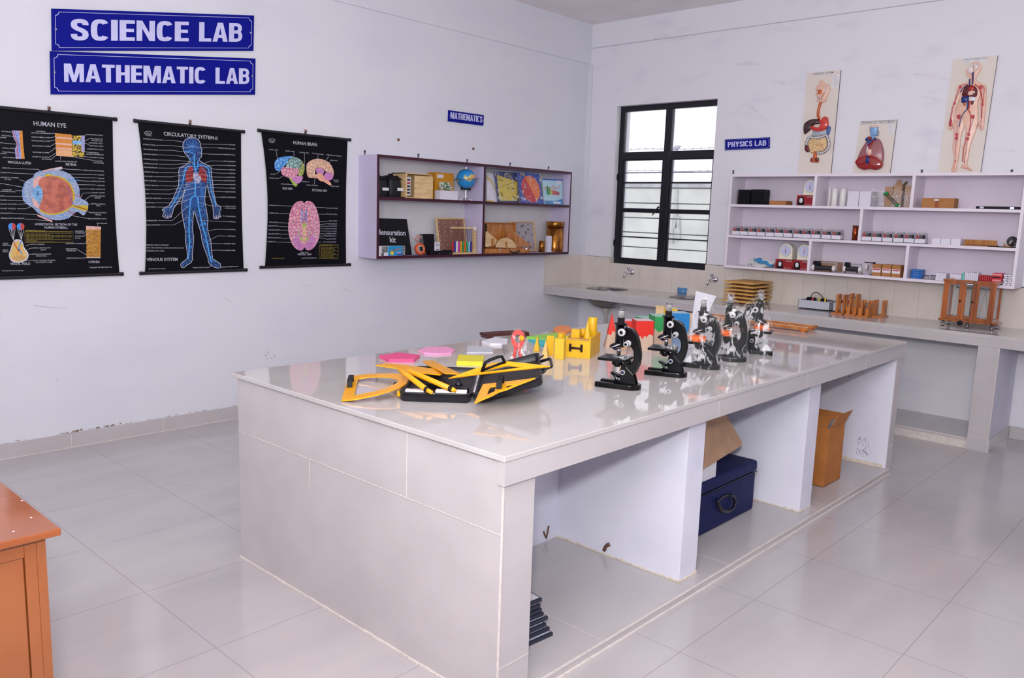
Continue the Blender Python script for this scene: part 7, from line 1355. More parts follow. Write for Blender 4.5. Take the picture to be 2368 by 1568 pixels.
# --- orange varnished cabinet in the near left corner
M_orw = mat('orange_painted_wood', (160, 92, 48), .36, c2=(146, 78, 36), scale=5, stretch=(.4, 1, 1), ramp=(.35, .7), coat=.35, bump=.15)
M_ort = mat('orange_glossy_top', (146, 74, 28), .2, c2=(158, 86, 42), scale=5, ramp=(.35, .7), coat=.6, bump=.25)
CX1, CY1 = 3.366, -6.063
rt = thing('side_cabinet', 'glossy orange brown wooden cabinet in the near left corner of the room', 'cabinet', (3.0, -6.5, 0)); T_ = Mx.Translation((-3.0, 6.5, 0))
b = MB(); b.M = T_; b.box(2.55, CX1, -7.3, CY1, .784, .80, M_ort); b.build('cabinet_top', rt, .003)
q = LW(*(57, 1290), CX1-.028); q0 = LW(*(105, 1245), CX1-.028); fx_ = CX1-.028; yr = q0.y; st_ = yr-q.y
b = MB(); b.M = T_; b.box(2.6, fx_, yr-.018, yr, 0, .784, M_orw); b.box(2.6, fx_-.012, -7.25, yr-.018, .02, .784, M_orw); b.build('carcass', rt, .001)
b = MB(); b.M = T_; b.box(fx_-.012, fx_, yr-st_, yr-.018, 0, .784, M_orw); b.box(fx_-.012, fx_, -7.25, yr-st_, q.z, .784, M_orw); b.box(fx_-.012, fx_, -7.25, yr-st_, 0, .06, M_orw); b.build('face_frame', rt, .0015)
b = MB(); b.M = T_; b.box(fx_-.012, fx_-.005, -7.25, yr-st_-.002, .06, q.z-.002, M_orw); b.build('recessed_panel', rt, .001)
for (x, y) in ((72, 1197), (31, 1229), (51, 1158)): 
    p = TB(x, y, .8); b = MB(); b.M = T_; b.lathe([(.0025, 0), (.002, .0006), (0, .0008)], M_paper, (p.x, p.y, .8), 8); b.build('paint_speck', rt)
# ================================================================== things on the island table
Z = .80
def z1(x, y): return (760+x/4.2286, 720+y/4.2286)
def z2(x, y): return (1100+x/6.965, 690+y/6.965)
def z3(x, y): return (1350+x/6.032, 660+y/6.032)
def flat(name, label, cat, px, crop, m, h=.012, z=Z, bev=.001, sm=0):
    P = [TB(*crop(x, y), z+h) for x, y in px]; 
    if sm: P = [V(q) for q in smooth([(p.x, p.y, z+h) for p in P], True, sm)]
    c = sum(P, V())/len(P); o = V((c.x, c.y, z)); b = MB(); b.prism([(p.x-o.x, p.y-o.y) for p in P], 0, h, m); return tag(b.build(name, bevel=bev, loc=o), label, cat)
Mp = lambda n, c, r=.45: mat(n, c, r, scale=20, var=.03)
M_hot = Mp('hot_pink_foam', (232, 78, 136)); M_lpk = Mp('light_pink_foam', (240, 158, 204)); M_lem = Mp('lemon_foam', (226, 212, 44)); M_gfo = Mp('pale_grey_foam', (196, 196, 208)); M_wfo = Mp('white_foam', (226, 224, 236))
flat('foam_hexagon', 'hot pink foam hexagon near the back left edge of the island table', 'foam shape', [(495, 428), (690, 400), (893, 424), (835, 468), (590, 468)][:5], z1, M_hot, .014)
flat('foam_octagon', 'light pink foam octagon lying beside the hot pink one', 'foam shape', [(870, 380), (960, 346), (1150, 344), (1237, 372), (1200, 400), (1070, 411), (930, 401)], z1, M_lpk, .010)
flat('foam_square', 'yellow foam square on the table in front of the pale grey one', 'foam shape', [(1270, 422), (1524, 432), (1505, 492), (1250, 487)], z1, M_lem, .020)
flat('foam_square', 'pale grey foam square behind the yellow one', 'foam shape', [(1355, 335), (1612, 350), (1608, 398), (1350, 398)], z1, M_gfo, .006)
flat('foam_sheet', 'curled white foam sheet near the dark wooden rack', 'foam shape', [(1497, 288), (1625, 250), (1755, 268), (1745, 300), (1690, 312), (1580, 312)], z1, M_wfo, .014)
flat('foam_triangle', 'bright green foam triangle behind the yellow blocks', 'foam shape', [(820, 612), (1290, 548), (1470, 600), (1110, 662)], z2, Mp('lime_foam', (150, 212, 88)), .012)
flat('foam_sheet', 'turquoise foam sheet partly under the bright green one', 'foam shape', [(850, 655), (1120, 672), (1115, 745), (1078, 756)], z2, Mp('turquoise_foam', (60, 190, 196)), .010)
flat('foam_disc', 'round orange foam disc near the back edge of the island table', 'foam shape', [(1400+145*cos(a), 488+52*sin(a)) for a in [2*pi*i/32 for i in range(32)]], z2, Mp('orange_foam', (238, 140, 66)), .014, bev=.002)
flat('grey_wedge', 'small grey wedge lying beside the plastic bagged red tool', 'wedge', [(430, 745), (500, 742), (495, 850), (470, 845)], z2, Mp('mid_grey', (150, 146, 150)), .02)
# dark wooden rack
M_dwd = mat('dark_red_wood', (78, 34, 34), .4, scale=20); rt = thing('slatted_rack', 'dark slatted wooden rack near the back edge of the table', 'rack', (2.15, -3.3, Z))
A = TB(*z1(1552, 222), Z+.03); B_ = TB(*z1(1960, 198), Z+.03); A.z = B_.z = 0; o = V((2.15, -3.3, 0)); dr = (B_-A).normalized(); nn = V((dr.y, -dr.x, 0)); LL = (B_-A).length
for k in range(4):
    b = MB(); p = A-o-nn*(.0)+nn*(-.024*k+.0); q = p+dr*LL; b.hexa([p+V((0, 0, .014)), q+V((0, 0, .014)), q-nn*.014+V((0, 0, .014)), p-nn*.014+V((0, 0, .014))], [p+V((0, 0, .028)), q+V((0, 0, .028)), q-nn*.014+V((0, 0, .028)), p-nn*.014+V((0, 0, .028))], M_dwd); b.build('slat', rt, .001)
for u in (.04, .9): b = MB(); p = A-o+dr*LL*u; b.hexa([p, p+dr*.03, p+dr*.03-nn*.09, p-nn*.09], [v+V((0, 0, .014)) for v in (p, p+dr*.03, p+dr*.03-nn*.09, p-nn*.09)], M_dwd); b.build('cross_bar', rt)
# --- geometry kit case
N0 = V((3.117, -4.609, Z)); u_ = V((.741, .671, 0)).normalized(); v_ = V((-u_.y, u_.x, 0)); W_, D_, H_ = .262, .50, .036
M_cas = mat('black_grained_plastic', (20, 21, 30), .42, scale=90, bump=.3, spec=.5); M_ins = mat('inner_dark_brown', (34, 25, 27), .5, scale=60, bump=.3); M_yel2 = mat('amber_yellow_plastic', (244, 172, 18), .3, c2=(236, 160, 14), scale=8)
rt = thing('geometry_kit_case', 'open black geometry kit case with a coiled hinge, near the front of the island table', 'case', N0)
th = RD(17); lu = u_*cos(th)+V((0, 0, sin(th))); ln = v_.cross(lu)*-1 if v_.cross(lu).z < 0 else v_.cross(lu)
def tray(name, o, a, c, n, L, D, H, par):
    P = lambda x, y, z: o+a*x+c*y+n*z; t = .004; r = .022; b = MB(); k = 6
    def rr(ins): 
        R0 = r-ins*.5; pts = []
        for (cx, cy, a0) in ((L-r, r, -90), (L-r, D-r, 0), (r, D-r, 90), (r, r, 180)):
            pts += [(cx+(r-ins)*cos(RD(a0+90*i/k)), cy+(r-ins)*sin(RD(a0+90*i/k))) for i in range(k+1)]
        return pts
    rings = [(rr(.006), 0), (rr(0), .008), (rr(-.0), H*.82), (rr(-.003), H*.84), (rr(-.003), H), (rr(.004), H), (rr(.006), .006)]
    m_ = len(rings[0][0]); vs = [P(x, y, z) for ring, z in rings for x, y in ring]; flip = a.cross(c).dot(n) < 0
    fs = [(j*m_+i, j*m_+(i+1) % m_, (j+1)*m_+(i+1) % m_, (j+1)*m_+i) for j in range(6) for i in range(m_)]+[tuple(range(m_-1, -1, -1)), tuple(6*m_+i for i in range(m_))]
    b.add(vs, fs[:-1], M_cas, True); b.add([P(x, y, z) for ring, z in rings[-1:] for x, y in ring], [tuple(range(m_))], M_ins); return b.build(name, par)
tray('base_tray', -u_*W_, u_, v_, V((0, 0, 1)), W_-.006, D_, H_, rt)
lo = u_*.012+V((0, 0, .002))
ld = tray('lid_tray', lo, lu, v_, ln, W_-.006, D_, H_, rt)
b = MB(); P = lambda x, y, z: lo+lu*x+v_*y+ln*z
for q in ((.16, .34),): b.tube([P(W_-.004, q[0], H_*.7), P(W_+.035, q[0]+.004, H_*.75), P(W_+.038, q[0]+.02, H_*.75), P(W_+.038, q[1]-.02, H_*.75), P(W_+.035, q[1]-.004, H_*.75), P(W_-.004, q[1], H_*.7)], .006, M_cas, 8)
b.build('carry_handle', rt); 
for y in (.08, .40): b = MB(); b.M = Mx.Identity(4); b.tube([P(W_-.006, y, H_*.8), P(W_+.010, y, H_*.9), P(W_+.014, y, H_*1.05)], .004, M_cas, 6); b.build('latch_hook', rt)
b = MB(); b.tube([V((0, 0, H_*.95))+v_*(.03+.0018*i)+u_*(.003+.0045*cos(i*1.05))+V((0, 0, .0045*sin(i*1.05))) for i in range(230)], .0013, M_chr, 5); b.build('coil_hinge', rt)
b = MB(); b.box(-.006, .006, -.005, .005, 0, .02, M_yel2); o_ = b.build('yellow_latch', rt, .002); o_.location = -u_*(W_+.006)+v_*.03+V((0, 0, .012))
K = lambda x, y, z: N0-u_*W_+u_*x+v_*y+V((0, 0, z))
def kbox(name, label, cat, x0, x1, y0, y1, z0, z1_, m, bev=.002):
    o = K((x0+x1)/2, (y0+y1)/2, z0); b = MB(); R_ = lambda x, y, z: u_*x+v_*y+V((0, 0, z)); w = (x1-x0)/2; d = (y1-y0)/2; h = z1_-z0
    b.hexa([R_(-w, -d, 0), R_(w, -d, 0), R_(w, d, 0), R_(-w, d, 0)], [R_(-w, -d, h), R_(w, -d, h), R_(w, d, h), R_(-w, d, h)], m); return tag(b.build(name, bevel=bev, loc=o), label, cat)
kbox('chalk_block', 'white block lying in the front of the open kit case', 'block', .128, .242, .012, .046, .0065, .0415, Mp('chalk_white', (238, 228, 222), .8))
kbox('small_clear_box', 'small white topped box in the front left of the open kit case', 'box', .018, .108, .012, .044, .0065, .040, mat('white_and_clear', (226, 222, 228), .3, c2=(150, 140, 140), scale=40, ramp=(.55, .65)))
rt2 = thing('black_holder_rail', 'long black plastic rail lying inside the open kit case', 'rail', K(.15, .17, .0065))
R_ = lambda x, y, z: u_*x+v_*y+V((0, 0, z)); b = MB(); b.hexa([R_(-.075, .035, 0), R_(.085, -.05, 0), R_(.094, -.032, 0), R_(-.066, .053, 0)], [R_(-.075, .035, .022), R_(.085, -.05, .022), R_(.094, -.032, .022), R_(-.066, .053, .022)], M_blk); b.build('rail_body', rt2, .004); b = MB(); b.lathe([(.017, .022), (.015, .03), (.008, .036), (.007, .046), (0, .048)], M_blk, R_(.05, .01, 0), 18); b.build('suction_knob', rt2)
# plates lying across the case, each on its own sloping plane
def plate(name, label, cat, anchors, outer, inner=None, th=.0045, crop=z1, m=M_yel2):
    A = [TB(*crop(x, y), z) for x, y, z in anchors]; n = (A[1]-A[0]).cross(A[2]-A[0]).normalized(); n = n if n.z > 0 else -n
    f = lambda x, y: PL(A[0], n, *crop(x, y)); O = [f(*q) for q in outer]; c = sum(O, V())/len(O); zb = V((c.x, c.y, c.z-th)); rt = thing(name, label, cat, zb)
    a = (O[1]-O[0]).normalized(); bb = n.cross(a); fr = (c-n*th-zb, a, bb); to = lambda p: ((p-(c-n*th)).dot(a), (p-(c-n*th)).dot(bb))
    b = MB()
    if inner: b.ring([to(p) for p in O] if 1 else 0, [to(f(*q)) for q in inner], 0, th, m, fr)
    else: b.prism([to(p) for p in O], 0, th, m, fr)
    o = b.build('plate', rt); bpy.context.view_layer.objects.active = o
    return rt, f, n, zb
def fixn(rt):
    for o in kids(rt):
        bm = bmesh.new(); bm.from_mesh(o.data); bmesh.ops.recalc_face_normals(bm, faces=bm.faces); bm.to_mesh(o.data); bm.free()
M_tick = mat('printed_scale_marks', (150, 100, 30), .6)
def ticks(rt, f, n, zb, a, c, cnt, ln_, side=1):
    b = MB()
    for i in range(cnt):
        t = (i+.5)/cnt; x = a[0]+(c[0]-a[0])*t; y = a[1]+(c[1]-a[1])*t; l = ln_*(1.6 if i % 5 == 0 else 1); p = f(x, y)-zb; q = f(x, y-l)-zb; w = (f(c[0], c[1])-f(a[0], a[1])).normalized()*.0006
        b.add([p-w+n*.0004, p+w+n*.0004, q+w+n*.0004, q-w+n*.0004], [(0, 1, 2, 3)], M_tick)
    b.build('scale_marks', rt)
rt, f, n, zb = plate('blackboard_protractor', 'large amber half round protractor with black grips, leftmost on the island table', 'protractor', [(125, 868, Z+.007), (205, 632, Z+.007), (785, 655, Z+.046)],
    [(125, 868), (230, 862), (330, 845), (480, 812), (600, 775), (700, 738), (760, 700), (785, 655), (770, 628), (720, 612), (620, 606), (480, 608), (380, 612), (300, 622), (205, 632), (180, 690), (150, 780)],
    [(250, 820), (252, 822), (330, 805), (450, 782), (560, 750), (630, 720), (670, 695), (678, 678), (672, 665), (640, 650), (580, 641), (470, 636), (380, 642), (300, 655), (285, 668), (272, 715), (258, 780)]); fixn(rt)
b = MB(); pts = [(230, 838), (330, 822), (465, 795), (585, 762), (668, 728), (718, 697), (735, 655), (722, 637), (680, 628), (600, 622), (480, 622), (380, 626)]
for i in range(len(pts)-1):
    for t in range(6):
        x = pts[i][0]+(pts[i+1][0]-pts[i][0])*t/6; y = pts[i][1]+(pts[i+1][1]-pts[i][1])*t/6; p = f(x, y)-zb+n*.0005; b.add([p+V((-.0006, 0, 0)), p+V((.0006, 0, 0)), p+V((.0006, .004, 0)), p+V((-.0006, .004, 0))], [(0, 1, 2, 3)], M_tick)
b.build('scale_marks', rt)
def grip(rt, f, zb, x0, y0, x1, y1, h=.03, w=.014, t=.006, name='grip'):
    p = f(x0, y0)-zb; q = f(x1, y1)-zb; a = (q-p).normalized(); s_ = V((-a.y, a.x, 0)).normalized()*w/2; up = V((0, 0, 1)); b = MB()
    def bar(P0, P1, tt): d = (P1-P0).normalized(); k = s_.cross(d).normalized()*tt/2; b.hexa([P0-s_-k, P0+s_-k, P0+s_+k, P0-s_+k], [P1-s_-k, P1+s_-k, P1+s_+k, P1-s_+k], M_kit)
    bar(p, p+up*h+a*.004, t); bar(q, q+up*h-a*.004, t); bar(p+up*h+a*.001, q+up*h-a*.001, t); o = b.build(name, rt, .0015); return o
grip(rt, f, zb, 205, 745, 222, 690, .026, .020)
b = MB(); p = f(652, 690)-zb; q = f(628, 718)-zb; b.tube([p-V((0, 0, .006)), q-V((0, 0, .016))], .006, M_kit, 8); b.build('underside_grip', rt)
rt, f, n, zb = plate('straightedge', 'amber plastic ruler reaching left from the open kit case', 'ruler', [(460, 525, Z+.044), (550, 508, Z+.044), (1280, 605, Z+.046)], [(460, 524), (550, 508), (640, 512), (930, 548), (1110, 568), (1180, 592), (1130, 600), (1090, 618), (900, 596), (700, 560)]); fixn(rt); ticks(rt, f, n, zb, (560, 522), (1080, 586), 26, 8)
rt, f, n, zb = plate('straightedge', 'amber plastic ruler slanting behind the other ruler at the kit case', 'ruler', [(920, 485, Z+.038), (1010, 480, Z+.038), (1280, 600, Z+.064)], [(920, 484), (985, 478), (1030, 484), (1130, 535), (1200, 565), (1282, 603), (1265, 608), (1135, 604), (1060, 562), (960, 520)]); fixn(rt); ticks(rt, f, n, zb, (980, 500), (1220, 592), 18, 8)
# the two large set squares
LID = lambda x, y, h: N0+lo+lu*x+v_*y+ln*(H_+h)
rt, f, n, zb = plate('blackboard_set_square', 'large amber set square with a black bow grip, lying across the open kit case', 'set square', [(1170, 655, Z+.058), (2168, 532, Z+.128), (1750, 490, Z+.126)],
    [(1172, 652), (1480, 612), (1850, 570), (2168, 536), (2000, 515), (1750, 488), (1600, 505), (1400, 570)], [(1400, 604), (1500, 595), (1700, 572), (1910, 545), (1850, 540), (1745, 528), (1600, 560), (1480, 588)]); fixn(rt)
p = f(1497, 590)-zb; q = f(1725, 505)-zb; b = MB(); a = (q-p).normalized(); up = V((0, 0, 1)); s_ = V((a.y, -a.x, 0)).normalized()
b.tube([p, p+up*.030+a*.014, p+up*.034+a*.030, q+up*.034-a*.030, q+up*.030-a*.014, q], .006, M_kit, 8); b.tube([p+up*.004, q+up*.004], .005, M_kit, 6); b.build('bow_grip', rt)
rt, f, n, zb = plate('blackboard_set_square', 'smaller amber set square with a black loop grip, resting on the kit case lid', 'set square', [(1425, 895, Z+.054), (2020, 652, Z+.116), (1510, 712, Z+.072)],
    [(1425, 893), (1462, 810), (1510, 712), (1750, 682), (2020, 650), (1850, 715), (1700, 775), (1560, 835)], None)
for o in kids(rt): bpy.data.objects.remove(o)
A_ = [(1425, 893), (1462, 810), (1510, 712), (1700, 688), (2020, 650), (1850, 715), (1740, 760), (1600, 818)]
a = (f(*A_[1])-f(*A_[0])).normalized(); bb = n.cross(a); c0 = zb; to = lambda q: ((f(*q)-zb-n*0).dot(a), (f(*q)-zb).dot(bb)); fr = (V((0, 0, 0)), a, bb); h0 = (f(*A_[0])-zb).dot(n)
b = MB(); hole1 = [(1548, 815), (1560, 775), (1580, 735), (1630, 728), (1640, 731), (1622, 782), (1600, 790), (1570, 805)]
S1 = [(1425, 893), (1462, 810), (1510, 712), (1640, 696), (1690, 690), (1665, 782), (1600, 818), (1500, 860)]
b.ring([to(q) for q in S1], [to(q) for q in hole1], h0-.0045, h0, M_yel2, fr)
S2 = [(1690, 690), (1850, 672), (2020, 650), (1850, 715), (1740, 760), (1665, 782)]; hole2 = [(1745, 718), (1800, 710), (1860, 703), (1820, 716), (1780, 732), (1733, 752)]
b.ring([to(q) for q in S2], [to(q) for q in hole2], h0-.0045, h0, M_yel2, fr); b.build('plate', rt); fixn(rt)
grip(rt, f, zb, 1665, 762, 1690, 705, .030, .020)
# compass
rt = thing('blackboard_compass', 'large yellow blackboard compass with two thick legs, resting in the open kit case', 'compass', TB(*z1(950, 700), Z+.03))
o = V(rt.location)
for (a0, b0, tip, zz) in (((700, 572), (958, 766), (1015, 797), 0), ((790, 585), (1190, 755), (1245, 778), 1)):
    P0 = TB(*z1(*a0), Z+.078)-o; P1 = TB(*z1(*b0), Z+.052)-o; P2 = TB(*z1(*tip), Z+.044)-o; d = (P1-P0).normalized()
    b = MB(); b.tube([P0-d*.004, P0, P1], [.008, .0105, .0098], M_yel2, 14); lg = b.build('compass_leg', rt)
    b = MB(); b.tube([P1-d*.002, P1+d*.006], .0118, M_kit, 16); b.build('clamp_ring', lg)
    b = MB(); b.tube([P1+d*.006, P2], [.009, .0065], M_yel2, 10)
    b.build('chuck', lg)
    if not zz: b = MB(); b.tube([P2-d*.004, P2+d*.016], [.0035, .001], M_chr, 8); b.build('needle', lg)
# --- bagged red tool
p = TB(*z2(670, 990), Z); rt = thing('bagged_red_tool', 'red plastic tool with a yellow part in a crumpled clear bag, behind the kit case', 'tool', p)
ax = CR.copy(); ax.z = 0; ax.normalize(); ay = V((-ax.y, ax.x, 0)); Q = lambda x, z, y=0: ax*x+V((0, 0, z))+ay*y
M_rtp = mat('soft_red_plastic', (222, 66, 62), .35, scale=10)
b = MB(); n = 24; R1 = lambda k: [(.032*cos(t)*k, .045*sin(t)*k) for t in [2*pi*i/n for i in range(n)]]; b.ring(R1(1), R1(.45), -.006, .006, M_rtp, (Q(0, .100), ax, V((0, 0, 1)))); b.build('red_ring', rt, .002)
for s_ in (-1, 1): b = MB(); b.tube([Q(s_*.010, .06), Q(s_*.012, .035), Q(s_*.020, .002)], [.008, .008, .009], M_rtp, 10); b.build('red_leg', rt)
b = MB(); b.sph(Q(.016, .105, -.010), .016, M_yel2, 14, (1, .6, .9)); b.build('yellow_part', rt)
b = MB(); n = 22; random.seed(9); vs = []
for j, (zz, rx) in enumerate(((0.001, .058), (.03, .052), (.06, .046), (.1, .042), (.13, .032), (.150, .014), (.156, .004))):
    for i in range(n): t = 2*pi*i/n; k = rx*(1+.10*sin(5*t+j)+random.uniform(-.06, .06))*(1+(.6 if cos(t) > .4 and j < 3 else 0)*(3-j)/3); vs.append(Q(k*cos(t), zz, k*.5*sin(t)))
b.add(vs, [(j*n+i, j*n+(i+1) % n, (j+1)*n+(i+1) % n, (j+1)*n+i) for j in range(6) for i in range(n)], M_filmc, True); b.build('plastic_bag', rt)
# --- yellow box of solids
M_ybx = mat('yellow_painted_wood', (226, 178, 18), .4, c2=(210, 158, 12), scale=14, ramp=(.35, .7)); M_ylt = mat('bare_yellowish_wood', (206, 158, 84), .55, scale=20)
FL, FR, RB = TB(*z2(1440, 945)), TB(*z2(1838, 978)), TB(*z2(2035, 850)); a = (FR-FL); wb = a.length; a.normalize(); c = (RB-FR); db = c.length; c = V((-a.y, a.x, 0)); hb_ = .100
rt = thing('solids_box', 'yellow wooden box with an iron handle and a half open sliding lid', 'box', FL); P = lambda x, y, z: a*x+c*y+V((0, 0, z))
def hx(b, x0, x1, y0, y1, z0, z1_, m): b.hexa([P(x0, y0, z0), P(x1, y0, z0), P(x1, y1, z0), P(x0, y1, z0)], [P(x0, y0, z1_), P(x1, y0, z1_), P(x1, y1, z1_), P(x0, y1, z1_)], m)
b = MB(); hx(b, 0, wb, 0, .008, 0, hb_-.006, M_ybx); hx(b, 0, wb, db-.008, db, 0, hb_, M_ybx); hx(b, 0, .008, .008, db-.008, 0, hb_, M_ybx); hx(b, wb-.008, wb, .008, db-.008, 0, hb_, M_ybx); hx(b, .008, wb-.008, .008, db-.008, 0, .006, M_ybx); hx(b, wb-.008, wb, 0, .008, hb_-.006, hb_, M_ybx); b.build('box_body', rt, .001)
b = MB(); hx(b, .006, wb-.006, -.006, db*.45, hb_-.012, hb_-.006, M_ylt); b.build('sliding_lid', rt, .001)
M_irn = mat('dark_iron', (56, 34, 28), .45, metal=.5); b = MB(); zc_ = hb_*.5; xc = wb*.42
for s_ in (-1, 1): hx(b, xc+s_*.028-.006, xc+s_*.028+.006, -.0025, 0, zc_-.020, zc_+.018, M_irn); b.sph(P(xc+s_*.028, -.004, zc_+.012), .006, M_irn, 10); b.sph(P(xc+s_*.028, -.004, zc_-.014), .0045, M_irn, 10)
b.tube([P(xc-.030, -.008, zc_), P(xc+.032, -.008, zc_-.002)], .0055, M_irn, 8); b.build('iron_handle', rt)
# a sloping inner board carries the solids
b = MB(); hx(b, .009, wb-.009, db*.45, db-.009, hb_-.03, hb_-.022, M_ylt); b.build('inner_rest', rt)
def at(x, y, z): return FL+P(x, y, z)
zl = hb_-.006
def solid(name, label, pos, mk, group='yellow wooden solids'):
    b = MB(); mk(b); return tag(b.build(name, bevel=.0012, loc=pos), label, 'solid', group)
def hexo(w, d, h, m=M_ybx):
    return lambda b: b.hexa([a*-w/2-c*d/2, a*w/2-c*d/2, a*w/2+c*d/2, a*-w/2+c*d/2], [q+V((0, 0, h)) for q in (a*-w/2-c*d/2, a*w/2-c*d/2, a*w/2+c*d/2, a*-w/2+c*d/2)], m)
solid('wooden_cube', 'yellow wooden cube standing on the lid of the yellow box', at(wb*.36, .030, zl), hexo(.040, .040, .043))
solid('wooden_sphere', 'yellow wooden ball on the yellow box between the cube and the cone', at(wb*.55, .080, zl+.021), lambda b: b.sph((0, 0, 0), .021, M_ybx, 24))
solid('wooden_cone', 'yellow wooden cone standing on the yellow box lid', at(wb*.80, .035, zl), lambda b: b.lathe([(.0195, 0), (.0195, .002), (.0008, .092), (0, .0925)], M_ybx, n=28))
solid('wooden_cylinder', 'tall yellow wooden cylinder rising out of the yellow box', at(wb*.80, db*.5+.03, hb_-.022), lambda b: b.lathe([(.0225, 0), (.0225, .105), (0, .1052)], M_ybx, n=32))
def pyr(w, d, h, m=M_ybx, sk=0):
    def g(b):
        q = [a*-w/2-c*d/2, a*w/2-c*d/2, a*w/2+c*d/2, a*-w/2+c*d/2]; t = V((0, 0, h))+a*sk; b.add(q+[t], [(3, 2, 1, 0), (0, 1, 4), (1, 2, 4), (2, 3, 4), (3, 0, 4)], m)
    return g
def bp(x, y): return TB(*z2(x, y))
solid('wooden_cuboid', 'tall yellow cuboid standing right beside the front of the yellow box', bp(1350, 975), hexo(.046, .03, .100, mat('worn_yellow_wood', (232, 184, 40), .45, scale=12)))
solid('wooden_prism', 'tall yellow triangular prism left of the tall cuboid', bp(1205, 915), lambda b: b.prism([(-.019, -.014), (.019, -.012), (.008, .02)], 0, .098, M_ybx, (V((0, 0, 0)), a, c)))
solid('wooden_hexagonal_block', 'yellow block with six sides behind the tall cuboid', bp(1365, 900), lambda b: b.prism([(.020*cos(t), .020*sin(t)) for t in [i*pi/3 for i in range(6)]], 0, .105, M_ybx, (V((0, 0, 0)), a, c)))
solid('wooden_pyramid', 'slender pale wooden pyramid standing in front of the tall prism', bp(1120, 965), pyr(.034, .034, .095, mat('pale_worn_wood', (222, 178, 104), .5, scale=60)))
solid('wooden_pyramid', 'slender deep yellow pyramid at the left of the yellow blocks', bp(985, 850), pyr(.03, .03, .085))
# --- painted card boxes behind the microscopes
M_tan = mat('tan_cardboard', (196, 168, 148), .7, scale=12, var=.04)
def paintbox(name, label, pf, w, d, h, m, mtop, ang=0, jag=.4, shape='box'):
    ca, sa = cos(ang), sin(ang); ea = V((ca, sa, 0)); ec = V((-sa, ca, 0)); rt = thing(name, label, 'card model', pf, group='painted card solids')
    q = [V((0, 0, 0)), ea*w, ea*w+ec*d, ec*d]; up = V((0, 0, 1)); random.seed(int(pf.x*997))
    if shape == 'box': tops = [p+up*h for p in q]
    elif shape == 'pyr': t = (q[0]+q[2])/2+up*h; tops = [t]*4
    b = MB()
    if shape == 'box': b.hexa(q, tops, M_tan)
    else: b.add(q+[tops[0]], [(3, 2, 1, 0), (0, 1, 4), (1, 2, 4), (2, 3, 4), (3, 0, 4)], M_tan)
    b.build('card_body', rt)
    b = MB()
    for i in range(4):
        p0, p1, t0, t1 = q[i], q[(i+1) % 4], tops[i], tops[(i+1) % 4]; nn = (p1-p0).cross(up).normalized()*.0006; k = 8
        low = []
        for j in range(k+1):
            s_ = j/k; base = p0+(p1-p0)*s_; top = t0+(t1-t0)*s_; jj = max(.05, min(.9, jag+random.uniform(-.09, .09))); low.append(base+(top-base)*jj+nn)
        if shape == 'box': b.poly(low+[t1+nn, t0+nn], m)
        else: b.poly(low+[t0+nn], m)
    if shape == 'box': b.poly([t+up*.0006 for t in tops], mtop)
    b.build('painted_upper_part', rt); return rt
M_rdp = mat('bright_red_paint', (214, 30, 14), .5, scale=20, var=.05); M_pkt = mat('pale_pink_top', (226, 190, 206), .5); M_grp = mat('green_paint', (34, 150, 78), .5, scale=20); M_mnt = mat('mint_top', (160, 208, 190), .5); M_blp = mat('azure_paint', (30, 130, 200), .5, scale=20); M_blt = mat('pale_blue_top', (170, 205, 235), .5)
f_ = TB(*z3(715, 912)); g_ = TB(*z3(955, 916)); ag = math.atan2((g_-f_).y, (g_-f_).x)
paintbox('card_cuboid', 'bright red topped card box with a bare tan lower half, right behind the front microscopes', f_, (g_-f_).length, .10, .156, M_rdp, M_pkt, ag, .48)
paintbox('card_cuboid', 'red card box with a dark oval cut in its pale top, behind the first microscope', TB(*z3(535, 845)), .082, .09, .135, M_rdp, M_pkt, ag-.1, .3)
paintbox('card_pyramid', 'tall red topped card pyramid beside the yellow wooden box', TB(*z3(300, 870)), .068, .06, .185, M_rdp, M_rdp, ag, .42, 'pyr')
paintbox('card_pyramid', 'red topped card pyramid between the two red card boxes', TB(*z3(642, 882)), .034, .03, .165, M_rdp, M_rdp, ag, .42, 'pyr')
paintbox('card_pyramid', 'pale orange card pyramid peeking over the first microscope', TB(*z3(480, 905)), .045, .04, .150, mat('pale_orange_paint', (240, 190, 100), .5), M_tan, ag, .05, 'pyr')
paintbox('card_cuboid', 'green topped card box behind the second microscope', TB(*z3(975, 815)), .10, .13, .15, M_grp, M_mnt, ag, .5)
paintbox('card_cuboid', 'low mint topped card box behind the bright red one', TB(*z3(850, 760)), .10, .12, .118, M_grp, M_mnt, ag+.25, .6)
paintbox('card_cuboid', 'azure blue card box at the left of the bagged microscopes', TB(*z3(1200, 680)), .115, .12, .125, M_blp, M_blt, ag, .1)
paintbox('card_cuboid', 'yellow card box behind the second microscope eyepiece', TB(*z3(1030, 560)), .12, .09, .11, mat('yellow_paint', (234, 190, 20), .5), mat('pale_yellow_top', (236, 214, 150), .5), ag-.15, .05)
paintbox('card_pyramid', 'small blue card pyramid in front of the upright wooden plank', TB(*z3(925, 590)), .045, .04, .095, M_blp, M_blp, ag, .05, 'pyr')
p = TB(*z3(930, 585)); b = MB(); b.hexa([V((0, .05, 0)), a*.05+V((0, .05, 0)), a*.05+c*.02+V((0, .05, 0)), c*.02+V((0, .05, 0))], [q+V((0, .05, .135)) for q in (V(), a*.05, a*.05+c*.02, c*.02)], M_ply); tag(b.build('plank_block', loc=p), 'upright bare wooden plank behind the small blue pyramid', 'block')
p = TB(*z3(1345, 560)); b = MB(); b.hexa([V((0, 0, 0)), a*.10, a*.10+c*.06, c*.06], [q+V((0, 0, .080)) for q in (V(), a*.10, a*.10+c*.06, c*.06)], M_ply); tag(b.build('plank_block', loc=p), 'low bare wooden block beyond the azure blue card box', 'block')
